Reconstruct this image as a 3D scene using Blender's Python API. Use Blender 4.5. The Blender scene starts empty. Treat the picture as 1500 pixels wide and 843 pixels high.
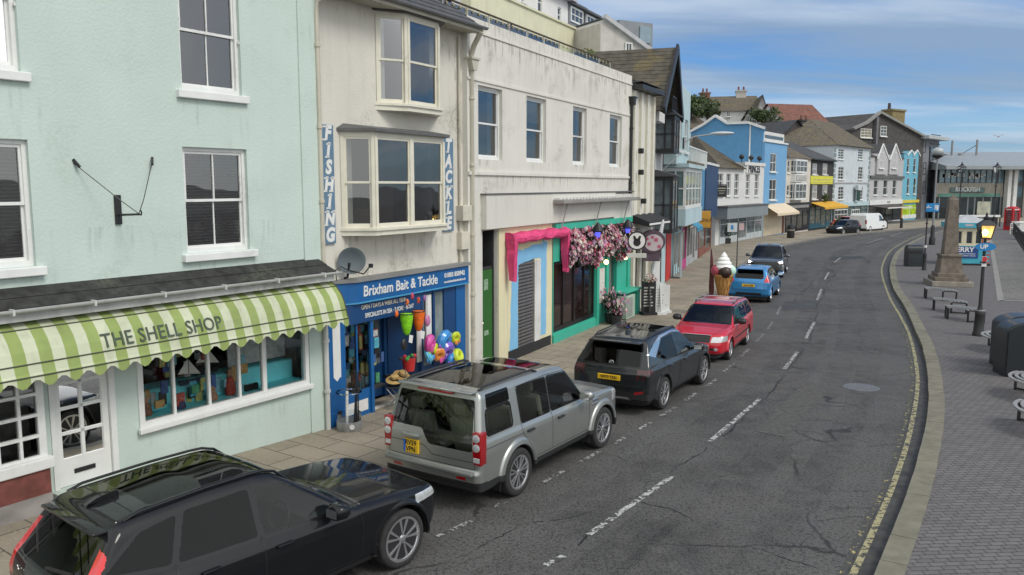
import bpy, bmesh, math, random
import numpy as np
from mathutils import Vector, Matrix
from mathutils.bvhtree import BVHTree
random.seed(7); np.random.seed(7)
SC = bpy.context.scene
COL = SC.collection
PI = math.pi
# -- camera model (28.8 mm, 4.9 m above the road)
FPX, CAMH, CXP, CYP, HZP = 1200.0, 4.9, 750.0, 421.5, 272.0
TILT = math.atan((CYP - HZP) / FPX)
def ray(u, v):
 a = (u - CXP) / FPX; b = (CYP - v) / FPX
 return (a, math.cos(TILT) + b * math.sin(TILT), -math.sin(TILT) + b * math.cos(TILT))
def G(u, v, z0=0.0):
 r = ray(u, v); k = (z0 - CAMH) / r[2]
 return (r[0] * k, r[1] * k)
def AT(u, v, y):
 r = ray(u, v); k = y / r[1]
 return (r[0] * k, y, CAMH + r[2] * k)
class Frame:
 def __init__(s, x, y, vp=None, ang=None, z0=0.0):
  s.x, s.y, s.z0 = x, y, z0
  if vp is not None:
   r = ray(vp, HZP); s.a = math.atan2(r[1], r[0])
  else:
   s.a = math.radians(ang)
  s.d = (math.cos(s.a), math.sin(s.a)); s.n = (-math.sin(s.a), math.cos(s.a))
 def W(s, u, v, o=0.0):
  r = ray(u, v); ox = s.x - s.n[0] * o; oy = s.y - s.n[1] * o
  k = (ox * s.n[0] + oy * s.n[1]) / (r[0] * s.n[0] + r[1] * s.n[1])
  return ((r[0] * k - ox) * s.d[0] + (r[1] * k - oy) * s.d[1], CAMH + r[2] * k - s.z0)
 def S(s, u, o=0.0, v=272):
  return s.W(u, v, o)[0]
 def pt(s, a, o=0.0, z=0.0):
  return Vector((s.x + s.d[0] * a - s.n[0] * o, s.y + s.d[1] * a - s.n[1] * o, s.z0 + z))
# -- tagging
def tag(o, label=None, cat=None, group=None, kind=None):
 if label: o['label'] = label
 if cat: o['category'] = cat
 if group: o['group'] = group
 if kind: o['kind'] = kind
 return o
def thing(name, label, cat, loc=(0, 0, 0), rz=0.0, group=None):
 o = bpy.data.objects.new(name, None); COL.objects.link(o)
 o.empty_display_size = .2
 o.location = loc; o.rotation_euler = (0, 0, rz)
 return tag(o, label, cat, group)
def fthing(name, label, cat, fr, group=None, s=0.0, o=0.0, z=0.0):
 return thing(name, label, cat, fr.pt(s, o, z), fr.a, group)
def copy_tree(o, parent=None):
 c = o.copy(); COL.objects.link(c); c.parent = parent
 for ch in list(o.children): copy_tree(ch, c)
 return c
# -- mesh builder
class MB:
 def __init__(s): s.v = []; s.f = []; s.m = []; s.T = None
 def add(s, vs, fs, m=0):
  b = len(s.v)
  if s.T is not None: vs = [tuple(s.T @ Vector(p)) for p in vs]
  s.v.extend([tuple(p) for p in vs])
  for f in fs: s.f.append([b + i for i in f]); s.m.append(m)
  return s
 def poly(s, pts, m=0): return s.add(pts, [list(range(len(pts)))], m)
 def box(s, x0, x1, y0, y1, z0, z1, m=0):
  vs = [(x0, y0, z0), (x1, y0, z0), (x1, y1, z0), (x0, y1, z0), (x0, y0, z1), (x1, y0, z1), (x1, y1, z1), (x0, y1, z1)]
  return s.add(vs, [(0, 3, 2, 1), (4, 5, 6, 7), (0, 1, 5, 4), (1, 2, 6, 5), (2, 3, 7, 6), (3, 0, 4, 7)], m)
 def cbox(s, x0, x1, y0, y1, z0, z1, c=.01, m=0):
  bm = bmesh.new(); bmesh.ops.create_cube(bm, size=1)
  for v in bm.verts:
   v.co = Vector(((x0 + x1) / 2 + v.co.x * (x1 - x0), (y0 + y1) / 2 + v.co.y * (y1 - y0), (z0 + z1) / 2 + v.co.z * (z1 - z0)))
  bmesh.ops.bevel(bm, geom=bm.edges[:], offset=c, segments=2, affect='EDGES', profile=.5)
  bm.verts.index_update()
  s.add([v.co[:] for v in bm.verts], [[v.index for v in f.verts] for f in bm.faces], m); bm.free(); return s
 def prism(s, pts, a, b, axis='y', m=0):
  n = len(pts)
  mk = {'y': lambda p, t: (p[0], t, p[1]), 'x': lambda p, t: (t, p[0], p[1]), 'z': lambda p, t: (p[0], p[1], t)}[axis]
  vs = [mk(p, a) for p in pts] + [mk(p, b) for p in pts]
  fs = [list(range(n))[::-1], list(range(n, 2 * n))] + [(i, (i + 1) % n, n + (i + 1) % n, n + i) for i in range(n)]
  return s.add(vs, fs, m)
 def beam(s, p, q, w, h=None, m=0):
  p = Vector(p); q = Vector(q); h = h or w
  d = (q - p).normalized(); up = Vector((0, 0, 1)) if abs(d.z) < .95 else Vector((1, 0, 0))
  a = d.cross(up).normalized() * w / 2; b = a.cross(d).normalized() * h / 2
  vs = [p - a - b, p + a - b, p + a + b, p - a + b, q - a - b, q + a - b, q + a + b, q - a + b]
  return s.add(vs, [(0, 3, 2, 1), (4, 5, 6, 7), (0, 1, 5, 4), (1, 2, 6, 5), (2, 3, 7, 6), (3, 0, 4, 7)], m)
 def tube(s, pts, r, n=8, m=0):
  pts = [Vector(p) for p in pts]; k = len(pts); vs = []; fs = []
  rs = r if isinstance(r, (list, tuple)) else [r] * k
  prev = None
  for i, p in enumerate(pts):
   d = (pts[min(i + 1, k - 1)] - pts[max(i - 1, 0)]).normalized()
   if prev is None:
    a = d.cross(Vector((0, 0, 1)) if abs(d.z) < .9 else Vector((1, 0, 0))).normalized()
   else:
    a = (prev - d * prev.dot(d)).normalized()
   prev = a; b = d.cross(a)
   for j in range(n):
    t = 2 * PI * j / n
    vs.append(p + (a * math.cos(t) + b * math.sin(t)) * rs[i])
  for i in range(k - 1):
   for j in range(n):
    fs.append((i * n + j, i * n + (j + 1) % n, (i + 1) * n + (j + 1) % n, (i + 1) * n + j))
  fs.append(list(range(n))[::-1]); fs.append([(k - 1) * n + j for j in range(n)])
  return s.add(vs, fs, m)
 def lathe(s, prof, n=20, o=(0, 0, 0), axis='z', m=0, cap=True):
  vs = []; fs = []; k = len(prof)
  for r, h in prof:
   for j in range(n):
    t = 2 * PI * j / n; c, q = math.cos(t) * r, math.sin(t) * r
    p = {'z': (c, q, h), 'y': (c, h, q), 'x': (h, c, q)}[axis]
    vs.append((p[0] + o[0], p[1] + o[1], p[2] + o[2]))
  for i in range(k - 1):
   for j in range(n):
    fs.append((i * n + j, i * n + (j + 1) % n, (i + 1) * n + (j + 1) % n, (i + 1) * n + j))
  if cap:
   if prof[0][0] > 1e-4: fs.append(list(range(n))[::-1])
   if prof[-1][0] > 1e-4: fs.append([(k - 1) * n + j for j in range(n)])
  return s.add(vs, fs, m)
 def ball(s, o, r, n=10, m=0, sz=(1, 1, 1)):
  prof = [(max(math.sin(PI * i / (n // 2 + 2)), 1e-4) * r, -math.cos(PI * i / (n // 2 + 2)) * r) for i in range(n // 2 + 3)]
  t = s.T; M = Matrix.Translation(o) @ Matrix.Diagonal((*sz, 1)); s.T = t @ M if t is not None else M
  s.lathe(prof, n, m=m); s.T = t; return s
 def build(s, name, mats, parent=None, smooth=False, angle=35, fixn=True):
  me = bpy.data.meshes.new(name); me.from_pydata(s.v, [], s.f)
  if not isinstance(mats, (list, tuple)): mats = [mats]
  for x in mats: me.materials.append(x)
  if len(mats) > 1: me.polygons.foreach_set('material_index', s.m)
  if fixn:
   bm = bmesh.new(); bm.from_mesh(me); bmesh.ops.recalc_face_normals(bm, faces=bm.faces); bm.to_mesh(me); bm.free()
  o = bpy.data.objects.new(name, me); COL.objects.link(o)
  if smooth:
   me.shade_smooth(); me.set_sharp_from_angle(angle=math.radians(angle))
  if parent is not None: o.parent = parent
  return o
def text_mb(txt, size, ext=.004, bold=0.0, shear=0.0, align='CENTER', spacing=1.0, sx=1.0):
 cu = bpy.data.curves.new('t', 'FONT'); cu.body = txt; cu.size = size; cu.extrude = ext
 cu.align_x = align; cu.align_y = 'CENTER'; cu.offset = bold; cu.shear = shear; cu.space_character = spacing
 cu.resolution_u = 3; cu.space_line = .9
 ob = bpy.data.objects.new('t', cu); COL.objects.link(ob)
 dg = bpy.context.evaluated_depsgraph_get(); me = bpy.data.meshes.new_from_object(ob.evaluated_get(dg))
 vs = [(v.co.x * sx, v.co.y, v.co.z) for v in me.vertices]; fs = [list(p.vertices) for p in me.polygons]
 bpy.data.objects.remove(ob); bpy.data.curves.remove(cu); bpy.data.meshes.remove(me)
 return vs, fs
def lettering(parent, txt, x, y, z, size, m, rz=0.0, tilt=0.0, name='lettering', **kw):
 vs, fs = text_mb(txt, size, **kw)
 M = Matrix.Translation((x, y, z)) @ Matrix.Rotation(rz, 4, 'Z') @ Matrix.Rotation(PI / 2 + tilt, 4, 'X')
 mb = MB(); mb.T = M; mb.add(vs, fs)
 return mb.build(name, m, parent, fixn=False)
# -- materials
_mats = {}
def PM(name, col, rough=.7, metal=0.0, var=.12, vs=1.5, bump=.0, bs=60, coat=0.0, streak=0.0, spec=.5, stain=None, emit=None, es=0, grime=0.0, alpha=None):
 if name in _mats: return _mats[name]
 m = bpy.data.materials.new(name); m.use_nodes = True; _mats[name] = m
 nt = m.node_tree; N = nt.nodes; L = nt.links; b = N['Principled BSDF']
 b.inputs['Roughness'].default_value = rough; b.inputs['Metallic'].default_value = metal
 b.inputs['Coat Weight'].default_value = coat; b.inputs['Coat Roughness'].default_value = .04
 b.inputs['Specular IOR Level'].default_value = spec
 c = (*col, 1)
 tc = N.new('ShaderNodeTexCoord')
 last = None
 def mix(fac, a, bcol, mode='MIX'):
  x = N.new('ShaderNodeMix'); x.data_type = 'RGBA'; x.blend_type = mode
  if isinstance(fac, float): x.inputs[0].default_value = fac
  else: L.new(fac, x.inputs[0])
  for sock, val in ((x.inputs[6], a), (x.inputs[7], bcol)):
   if isinstance(val, tuple): sock.default_value = val
   else: L.new(val, sock)
  return x.outputs[2]
 def noise(scale, detail=5, mp=None, dist=0):
  n = N.new('ShaderNodeTexNoise'); n.inputs['Scale'].default_value = scale; n.inputs['Detail'].default_value = detail
  n.inputs['Distortion'].default_value = dist
  if mp:
   k = N.new('ShaderNodeMapping'); k.inputs['Scale'].default_value = mp; L.new(tc.outputs['Object'], k.inputs[0]); L.new(k.outputs[0], n.inputs['Vector'])
  else: L.new(tc.outputs['Object'], n.inputs['Vector'])
  return n.outputs['Fac']
 def ramp(src, a, bb):
  r = N.new('ShaderNodeMapRange'); r.inputs[1].default_value = a; r.inputs[2].default_value = bb; L.new(src, r.inputs[0]); return r.outputs[0]
 if var > 0:
  lo = tuple(max(0, x * (1 - var)) for x in col) + (1,); hi = tuple(min(1, x * (1 + var)) for x in col) + (1,)
  last = mix(ramp(noise(vs, 8), .3, .7), lo, hi)
 if streak > 0:
  f = ramp(noise(1, 6, (5, 5, .35)), .52, .75)
  mm = N.new('ShaderNodeMath'); mm.operation = 'MULTIPLY'; L.new(f, mm.inputs[0]); mm.inputs[1].default_value = streak
  last = mix(mm.outputs[0], last or c, tuple(x * .45 for x in col) + (1,))
 if grime > 0:
  f = ramp(noise(.9, 9, None, .6), .55, .72)
  f2 = ramp(noise(14, 4), .35, .6)
  mm = N.new('ShaderNodeMath'); mm.operation = 'MULTIPLY'; L.new(f, mm.inputs[0]); L.new(f2, mm.inputs[1])
  m2 = N.new('ShaderNodeMath'); m2.operation = 'MULTIPLY'; L.new(mm.outputs[0], m2.inputs[0]); m2.inputs[1].default_value = grime
  last = mix(m2.outputs[0], last or c, (stain or (.13, .12, .09)) + (1,))
 if last is None: b.inputs['Base Color'].default_value = c
 else: L.new(last, b.inputs['Base Color'])
 if bump > 0:
  bp = N.new('ShaderNodeBump'); bp.inputs['Strength'].default_value = 1; bp.inputs['Distance'].default_value = bump
  L.new(noise(bs, 4), bp.inputs['Height']); L.new(bp.outputs[0], b.inputs['Normal'])
 if emit:
  b.inputs['Emission Color'].default_value = (*emit, 1); b.inputs['Emission Strength'].default_value = es
 return m
def glassmat(name, tint=(.5, .55, .55), refl=1.0, ior=1.5, rough=.01):
 if name in _mats: return _mats[name]
 m = bpy.data.materials.new(name); m.use_nodes = True; _mats[name] = m
 N = m.node_tree.nodes; L = m.node_tree.links; N.remove(N['Principled BSDF'])
 t = N.new('ShaderNodeBsdfTransparent'); t.inputs[0].default_value = (*tint, 1)
 g = N.new('ShaderNodeBsdfGlossy'); g.inputs['Roughness'].default_value = rough; g.inputs[0].default_value = (refl, refl, refl, 1)
 fr = N.new('ShaderNodeFresnel'); fr.inputs[0].default_value = ior
 tc = N.new('ShaderNodeTexCoord'); nz = N.new('ShaderNodeTexNoise'); nz.inputs['Scale'].default_value = .9
 L.new(tc.outputs['Object'], nz.inputs['Vector'])
 bp = N.new('ShaderNodeBump'); bp.inputs['Distance'].default_value = .012; bp.inputs['Strength'].default_value = .5
 L.new(nz.outputs['Fac'], bp.inputs['Height']); L.new(bp.outputs[0], g.inputs['Normal'])
 x = N.new('ShaderNodeMixShader'); L.new(fr.outputs[0], x.inputs[0]); L.new(t.outputs[0], x.inputs[1]); L.new(g.outputs[0], x.inputs[2])
 L.new(x.outputs[0], N['Material Output'].inputs[0])
 return m
def shade_graph(name):
 m = bpy.data.materials.new(name); m.use_nodes = True
 return m, m.node_tree.nodes, m.node_tree.links, m.node_tree.nodes['Principled BSDF']
# == CARS
def curve(pts, sm=.05):
 pts = sorted(pts); xs = np.array([p[0] for p in pts], float); ys = np.array([p[1] for p in pts], float)
 a, b = xs[0] - .5, xs[-1] + .5; n = 1200; g = np.linspace(a, b, n); y = np.interp(g, xs, ys)
 if sm > 0:
  w = max(int(sm / ((b - a) / n)), 1); k = np.exp(-np.linspace(-2, 2, 2 * w + 1) ** 2); k /= k.sum()
  y = np.convolve(np.pad(y, w, mode='edge'), k, mode='valid')
 return lambda q: np.interp(q, g, y)
def smax(a, b, k):
 h = np.maximum(k - np.abs(a - b), 0) / k
 return np.maximum(a, b) + h * h * k * .25
def smin(a, b, k): return -smax(-a, -b, k)
def poly_sd(px, pz, poly):
 P = np.array(poly, float); n = len(P)
 best = np.full(px.shape, 1e9); nx = np.zeros_like(px); nz = np.zeros_like(px); inside = np.zeros(px.shape, bool)
 for i in range(n):
  a = P[i]; b = P[(i + 1) % n]; d = b - a
  t = np.clip(((px - a[0]) * d[0] + (pz - a[1]) * d[1]) / (d @ d + 1e-12), 0, 1)
  qx = a[0] + t * d[0]; qz = a[1] + t * d[1]; dd = np.hypot(px - qx, pz - qz)
  m = dd < best; best = np.where(m, dd, best); nx = np.where(m, qx, nx); nz = np.where(m, qz, nz)
  c = ((a[1] > pz) != (b[1] > pz)) & (px < (b[0] - a[0]) * (pz - a[1]) / (b[1] - a[1] + 1e-12) + a[0])
  inside ^= c
 return np.where(inside, -best, best), nx, nz
def round_poly(pts, r, n=4):
 out = []; k = len(pts)
 for i in range(k):
  p = np.array(pts[i], float); a = np.array(pts[i - 1], float) - p; b = np.array(pts[(i + 1) % k], float) - p
  la, lb = np.hypot(*a), np.hypot(*b); q = min(r, la * .45, lb * .45)
  p0 = p + a / la * q; p1 = p + b / lb * q
  for j in range(n + 1):
   t = j / n; out.append(tuple((1 - t) ** 2 * p0 + 2 * t * (1 - t) * p + t * t * p1))
 return out
def surface_nets(fn, lo, hi, h):
 ax = [np.arange(lo[i], hi[i] + h, h) for i in range(3)]
 F = fn(ax[0][:, None, None], ax[1][None, :, None], ax[2][None, None, :]).astype(np.float32)
 S = F < 0; nx, ny, nz = F.shape
 cnt = np.zeros((nx - 1, ny - 1, nz - 1), np.int8)
 for i in (0, 1):
  for j in (0, 1):
   for k in (0, 1): cnt += S[i:nx - 1 + i, j:ny - 1 + j, k:nz - 1 + k]
 act = (cnt > 0) & (cnt < 8); I, J, K = np.nonzero(act); n = len(I)
 idx = np.full(act.shape, -1, np.int32); idx[I, J, K] = np.arange(n)
 cor = {(i, j, k): F[I + i, J + j, K + k] for i in (0, 1) for j in (0, 1) for k in (0, 1)}
 acc = np.zeros((n, 3)); num = np.zeros(n)
 for a in range(3):
  o = [q for q in range(3) if q != a]
  for u in (0, 1):
   for w in (0, 1):
    c0 = [0, 0, 0]; c0[o[0]] = u; c0[o[1]] = w; c1 = list(c0); c1[a] = 1
    f0 = cor[tuple(c0)]; f1 = cor[tuple(c1)]; m = (f0 < 0) != (f1 < 0)
    t = np.where(m, f0 / np.where(m, f0 - f1, 1), 0); p = np.zeros((n, 3)); p[:, o[0]] = u; p[:, o[1]] = w; p[:, a] = t
    acc += p * m[:, None]; num += m
 V = acc / num[:, None] + np.stack([I, J, K], 1); V = V * h + np.array([ax[0][0], ax[1][0], ax[2][0]])
 Q = []
 for a in range(3):
  o = [(a + 1) % 3, (a + 2) % 3]
  sl0 = [slice(None)] * 3; sl1 = [slice(None)] * 3; sl0[a] = slice(0, -1); sl1[a] = slice(1, None)
  D = S[tuple(sl0)] != S[tuple(sl1)]; E = np.array(np.nonzero(D)).T
  ok = (E[:, o[0]] > 0) & (E[:, o[1]] > 0) & (E[:, o[0]] < F.shape[o[0]] - 1) & (E[:, o[1]] < F.shape[o[1]] - 1); E = E[ok]
  q = []
  for du, dw in ((1, 1), (0, 1), (0, 0), (1, 0)):
   c = E.copy(); c[:, o[0]] -= du; c[:, o[1]] -= dw; q.append(idx[c[:, 0], c[:, 1], c[:, 2]])
  q = np.stack(q, 1); flip = ~S[E[:, 0], E[:, 1], E[:, 2]]; q[flip] = q[flip][:, ::-1]; Q.append(q)
 return V, np.concatenate(Q)
def np_mesh(name, V, Q, m, parent, smooth=True, normals=None):
 used = np.unique(Q); mp = np.full(len(V), -1, np.int64); mp[used] = np.arange(len(used)); Qm = mp[Q].astype(np.int32)
 me = bpy.data.meshes.new(name); nv, nf = len(used), len(Qm); k = Qm.shape[1]
 me.vertices.add(nv); me.vertices.foreach_set('co', V[used].astype(np.float32).ravel())
 me.loops.add(nf * k); me.loops.foreach_set('vertex_index', Qm.ravel())
 me.polygons.add(nf); me.polygons.foreach_set('loop_start', np.arange(0, nf * k, k, dtype=np.int32)); me.polygons.foreach_set('loop_total', np.full(nf, k, np.int32))
 me.update(calc_edges=True); me.validate()
 me.materials.append(m)
 if smooth: me.shade_smooth()
 if normals is not None:
  me.normals_split_custom_set_from_vertices(normals[used].tolist())
 o = bpy.data.objects.new(name, me); COL.objects.link(o)
 if parent is not None: o.parent = parent
 return o
def paint(name, col, metal=.0, rough=.35, coat=1.0, spec=.5):
 m = PM(name, col, rough=rough, metal=metal, var=.04, vs=3, coat=coat, spec=spec)
 nt = m.node_tree; N = nt.nodes; L = nt.links; b = N['Principled BSDF']
 b.inputs['Coat IOR'].default_value = 1.38
 g = N.new('ShaderNodeNewGeometry'); x = N.new('ShaderNodeMix'); x.data_type = 'RGBA'
 src = b.inputs['Base Color'].links[0].from_socket
 L.new(g.outputs['Backfacing'], x.inputs[0]); L.new(src, x.inputs[6]); x.inputs[7].default_value = (.03, .03, .03, 1); L.new(x.outputs[2], b.inputs['Base Color'])
 return m
PLASTIC = PM('black_plastic', (.018, .018, .019), rough=.5, var=.1)
GLOSSBLACK = PM('gloss_black_trim', (.008, .008, .009), rough=.12, var=0)
RUBBER = PM('tyre_rubber', (.022, .022, .022), rough=.85, var=.25, vs=12)
ALLOY = PM('alloy_silver', (.62, .62, .63), rough=.28, metal=.9, var=.04)
ALLOYDK = PM('dark_alloy', (.05, .05, .055), rough=.4, metal=.6, var=0)
CHROME = PM('chrome', (.75, .76, .77), rough=.12, metal=1, var=0)
REDLAMP = PM('red_lamp_lens', (.30, .006, .01), rough=.12, var=.1, coat=1)
REDGLOW = PM('red_tail_lamp', (.62, .015, .02), rough=.15, var=.08, coat=1)
CLEARLAMP = PM('clear_lamp_lens', (.62, .64, .65), rough=.1, metal=.35, var=.15, vs=20, coat=1)
LITLAMP = PM('lit_headlamp', (.8, .8, .75), rough=.2, var=0, emit=(1, .93, .78), es=3.0)
CARGLASS = glassmat('car_glass', (.68, .74, .71))
TINTGLASS = glassmat('privacy_glass', (.06, .065, .07), refl=.7)
SMOKEGLASS = glassmat('smoked_car_glass', (.40, .45, .43))
SEAT = PM('seat_fabric', (.05, .05, .05), rough=.8)
SEATBEIGE = PM('beige_leather', (.50, .47, .38), rough=.6)
YPLATE = PM('yellow_plate', (.75, .46, .02), rough=.4, var=.04)
WPLATE = PM('white_plate', (.75, .75, .72), rough=.4, var=.04)
INK = PM('black_ink', (.01, .01, .01), rough=.5, var=0)
def wheel(parent, x, y, R, w, style, side, rk=.68):
 root = MB()
 rr = R * rk
 root.lathe([(rr * .97, -w * .42), (rr * .97, w * .25), (.02, w * .22)], 28, axis='y')     # brake drum / inner well
 root.lathe([(.001, -w * .3), (rr * .72, -w * .3), (rr * .72, -w * .26), (.001, -w * .26)], 28, axis='y')
 o = root.build('wheel', ALLOYDK, parent, smooth=True)
 o.location = (x, y, R)
 if side > 0: o.rotation_euler = (0, 0, PI)
 t = MB()
 pr = [(rr, -w * .46), (rr * 1.06, -w * .5), (R * .9, -w * .5), (R * .965, -w * .46), (R, -w * .36), (R, w * .36), (R * .965, w * .46), (R * .9, w * .5), (rr * 1.02, w * .5), (rr, w * .45)]
 t.lathe(pr, 48, axis='y', cap=False)
 t.build('tyre', RUBBER, o, smooth=True, angle=60)
 rm = MB()
 rm.lathe([(rr * 1.03, -w * .49), (rr * 1.03, -w * .45), (rr * .95, -w * .36), (rr * .90, -w * .40), (rr * .93, -w * .485), (rr * 1.03, -w * .49)], 44, axis='y', cap=False, m=0)
 rm.lathe([(.001, -w * .47), (rr * .13, -w * .47), (rr * .2, -w * .43), (rr * .2, -w * .3)], 20, axis='y', m=0)
 kind, n = style
 for i in range(n):
  a0 = 2 * PI * i / n + .2
  def P(a, r, yy): return (math.cos(a) * r, yy, math.sin(a) * r)
  def spoke(da0, da1, w0, w1, m=0, y0=-.45, y1=-.46):
   r0, r1 = rr * .16, rr * .95
   vs = []
   for (r, da, ww, yy) in ((r0, da0, w0, y0), (r1, da1, w1, y1)):
    h = ww / r / 2
    vs += [P(a0 + da - h, r, w * (yy + .08)), P(a0 + da - h * .7, r, w * yy), P(a0 + da + h * .7, r, w * yy), P(a0 + da + h, r, w * (yy + .08))]
   rm.add(vs, [(0, 1, 5, 4), (1, 2, 6, 5), (2, 3, 7, 6), (3, 0, 4, 7), (0, 3, 2, 1), (4, 5, 6, 7)], m)
  if kind == 'single': spoke(0, 0, .05, .06)
  if kind == 'twin':
   spoke(-.05, -.17, .022, .034); spoke(.05, .17, .022, .034)
  if kind == 'vee':
   spoke(-.03, -.25, .03, .03); spoke(.03, .25, .03, .03)
  if kind == 'diamond':
   spoke(-.04, -.24, .02, .05); spoke(.04, .24, .02, .05); spoke(0, 0, .03, .02, 1, -.43, -.43)
 rm.build('rim', [ALLOY, ALLOYDK], o, smooth=True, angle=30)
 return o
def seat(parent, x, y, m, back=True, z=.45):
 b = MB()
 b.cbox(x - .25, x + .27, y - .25, y + .25, z, z + .18, .05)
 t = b.T; b.T = Matrix.Translation((x - .24, y, z + .12)) @ Matrix.Rotation(math.radians(-17), 4, 'Y')
 b.cbox(-.09, .07, -.24, .24, 0, .58, .05)
 b.cbox(-.06, .06, -.14, .14, .64, .83, .045); b.beam((0, -.06, .55), (0, -.06, .68), .015); b.beam((0, .06, .55), (0, .06, .68), .015)
 b.T = t
 return b.build('seat', m, parent, smooth=True)
def make_car(name, label, cat, loc, heading, sp, group=None):
 root = thing(name, label, cat, (loc[0], loc[1], loc[2] if len(loc) > 2 else 0), heading, group)
 L2, W2, h = sp['L'] / 2, sp['W'] / 2, sp['h']
 deck = curve(sp['deck'], sp.get('dsm', .06)); roof = curve(sp['roof'], .10)
 front = curve(sp['front'], .04); rear = curve(sp['rear'], .04)
 ws = curve(sp['ws'], .05); rg = curve(sp['rg'], .05); gh = curve(sp['gh'], .05)
 wz = curve(sp['wz'], .035); plan = curve(sp['plan'], .10)
 zs = sp['zs']; R = sp['R']; Ra = R + sp.get('archgap', .055); axx = sp['axles']; flare = sp.get('flare', 0)
 cf, cr = sp.get('cf', .16), sp.get('cr', .10)
 def fn(X, Y, Z):
  A = np.abs(Y)
  side = A - (W2 + plan(X) + wz(Z))
  q = (A / W2) ** 3
  fr = (X - front(Z) + cf * q) * .93; re = (rear(Z) - X + cr * q) * .95
  low = smax(side, Z - deck(X) + sp.get('crown', .035) * (A / W2) ** 2, sp.get('kd', .10))
  low = smax(low, smax(fr, re, .05), sp.get('kf', .10))
  zc = np.minimum(Z, 3)
  s2 = (A - gh(Z) - sp.get('ghplan', 0) * 0 * X) * .97
  wsl = (X - ws(Z) + sp.get('wc', .10) * (A / W2) ** 2) * .62; rgl = (rg(Z) - X + sp.get('rc', .06) * (A / W2) ** 2) * sp.get('rgk', .85)
  up = smax(s2, Z - roof(X) + sp.get('rcrown', .04) * (A / W2) ** 2, sp.get('kr', .12))
  up = smax(up, smax(wsl, rgl, .04), sp.get('kp', .06))
  up = np.maximum(up, .35 - Z)
  f = smin(low, up, sp.get('ku', .05))
  if flare:
   for xa in axx:
    d = np.hypot(X - xa, Z - R)
    rw = sp.get('flw', .085)
    fl = smax(smax(Ra - .01 - d, d - Ra - rw, .03), A - (W2 + flare + wz(.7) - np.maximum(d - Ra, 0) * .22), .03)
    fl = np.maximum(np.maximum(fl, W2 - .25 - A), .30 - Z)
    f = smin(f, fl, .02)
  for xa in axx:
   d = np.hypot(X - xa, Z - R)
   f = smax(f, np.minimum(Ra - d, A - (W2 - .32)), .012)
  return smax(f, zs - Z + np.maximum(np.abs(X) - L2 + .55, 0) * -.18, .04)
 V, Q = surface_nets(fn, (-L2 - .08, -W2 - .12, zs - .12), (L2 + .08, W2 + .12, sp['H'] + .08), h)
 def grad(P):
  e = h * .25; g = np.zeros_like(P)
  for a in range(3):
   d = np.zeros(3); d[a] = e
   g[:, a] = fn(*(P + d).T) - fn(*(P - d).T)
  return g / (2 * e)
 for _ in range(2):
  g = grad(V); f = fn(*V.T); V = V - np.clip(f / np.maximum((g * g).sum(1), .05), -h, h)[:, None] * g
 def unit(g): return g / np.maximum(np.linalg.norm(g, axis=1), 1e-6)[:, None]
 Nn = unit(grad(V))
 def view(P, Nr, vw, xl=.6):
  if vw == 'side': return P[:, 0], P[:, 2], np.abs(Nr[:, 1]) > .3
  if vw == 'rear': return P[:, 1], P[:, 2], Nr[:, 0] < -.22
  if vw == 'front': return P[:, 1], P[:, 2], Nr[:, 0] > .2
  if vw == 'frontall': return P[:, 1], P[:, 2], (P[:, 0] > L2 - xl) & (Nr[:, 2] < .8)
  if vw == 'rearall': return P[:, 1], P[:, 2], (P[:, 0] < -L2 + xl) & (Nr[:, 2] < .8)
  if vw == 'sideall': return P[:, 0], P[:, 2], Nr[:, 2] < .75
  return P[:, 0], P[:, 1], Nr[:, 2] > .55
 pans = []
 for p in sp['panels']:
  pans.append(p)
 for p in pans:
  a, b, ok = view(V, Nn, p[1], *p[5:]); d, qx, qz = poly_sd(a, b, p[2])
  for off in ([0, p[4]] if p[4] else [0]):
   if off:
    t = (np.abs(d - off) < h * .5) & ok; s = np.where(np.abs(d) > 1e-6, (off / np.where(np.abs(d) > 1e-6, d, 1)), 0)
    na = qx + (a - qx) * s; nb = qz + (b - qz) * s
   else: t = (np.abs(d) < h * .55) & ok; na, nb = qx, qz
   i0, i1 = {'side': (0, 2), 'sideall': (0, 2), 'top': (0, 1)}.get(p[1], (1, 2))
   V[t, i0] = na[t]; V[t, i1] = nb[t]
 g = grad(V); f = fn(*V.T); V2 = V - np.clip(f / np.maximum((g * g).sum(1), .05), -h, h)[:, None] * g
 V = V2
 C = V[Q].mean(1); Nc = unit(grad(C)); Nv = unit(grad(V))
 owner = np.full(len(Q), -1); trim = np.zeros(len(Q), bool)
 for i, p in enumerate(pans):
  a, b, ok = view(C, Nc, p[1], *p[5:]); d, _, _ = poly_sd(a, b, p[2])
  t = (d < 0) & ok & (owner < 0) & ~trim; owner[t] = i
  if p[4]:
   t = (d >= 0) & (d < p[4]) & ok & (owner < 0); trim[t] = True
 A = np.abs(C[:, 1]); well = np.zeros(len(Q), bool)
 for xa in axx:
  d = np.hypot(C[:, 0] - xa, C[:, 2] - R); well |= (d < Ra + .02) & (A < W2 + flare - .035 + min(0, 0)) & (Nc[:, 1] * np.sign(C[:, 1]) < .45)
 under = (Nc[:, 2] < -.75) & (C[:, 2] < zs + .1)
 blk = (well | under) & (owner < 0)
 clad = np.zeros(len(Q), bool)
 if 'clad' in sp:
  clad = C[:, 2] < curve(sp['clad'], .02)(C[:, 0])
  if sp.get('archclad'):
   for xa in axx: clad |= (np.hypot(C[:, 0] - xa, C[:, 2] - R) < Ra + sp['archclad']) & (np.abs(Nc[:, 1]) > .2)
 clad &= owner < 0
 np_mesh('underbody', V, Q[blk], PLASTIC, root, True, Nv)
 cl = clad & ~blk & ~trim
 if cl.any(): np_mesh('lower_cladding', V, Q[cl], sp.get('cladmat', PLASTIC), root, True, Nv)
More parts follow.
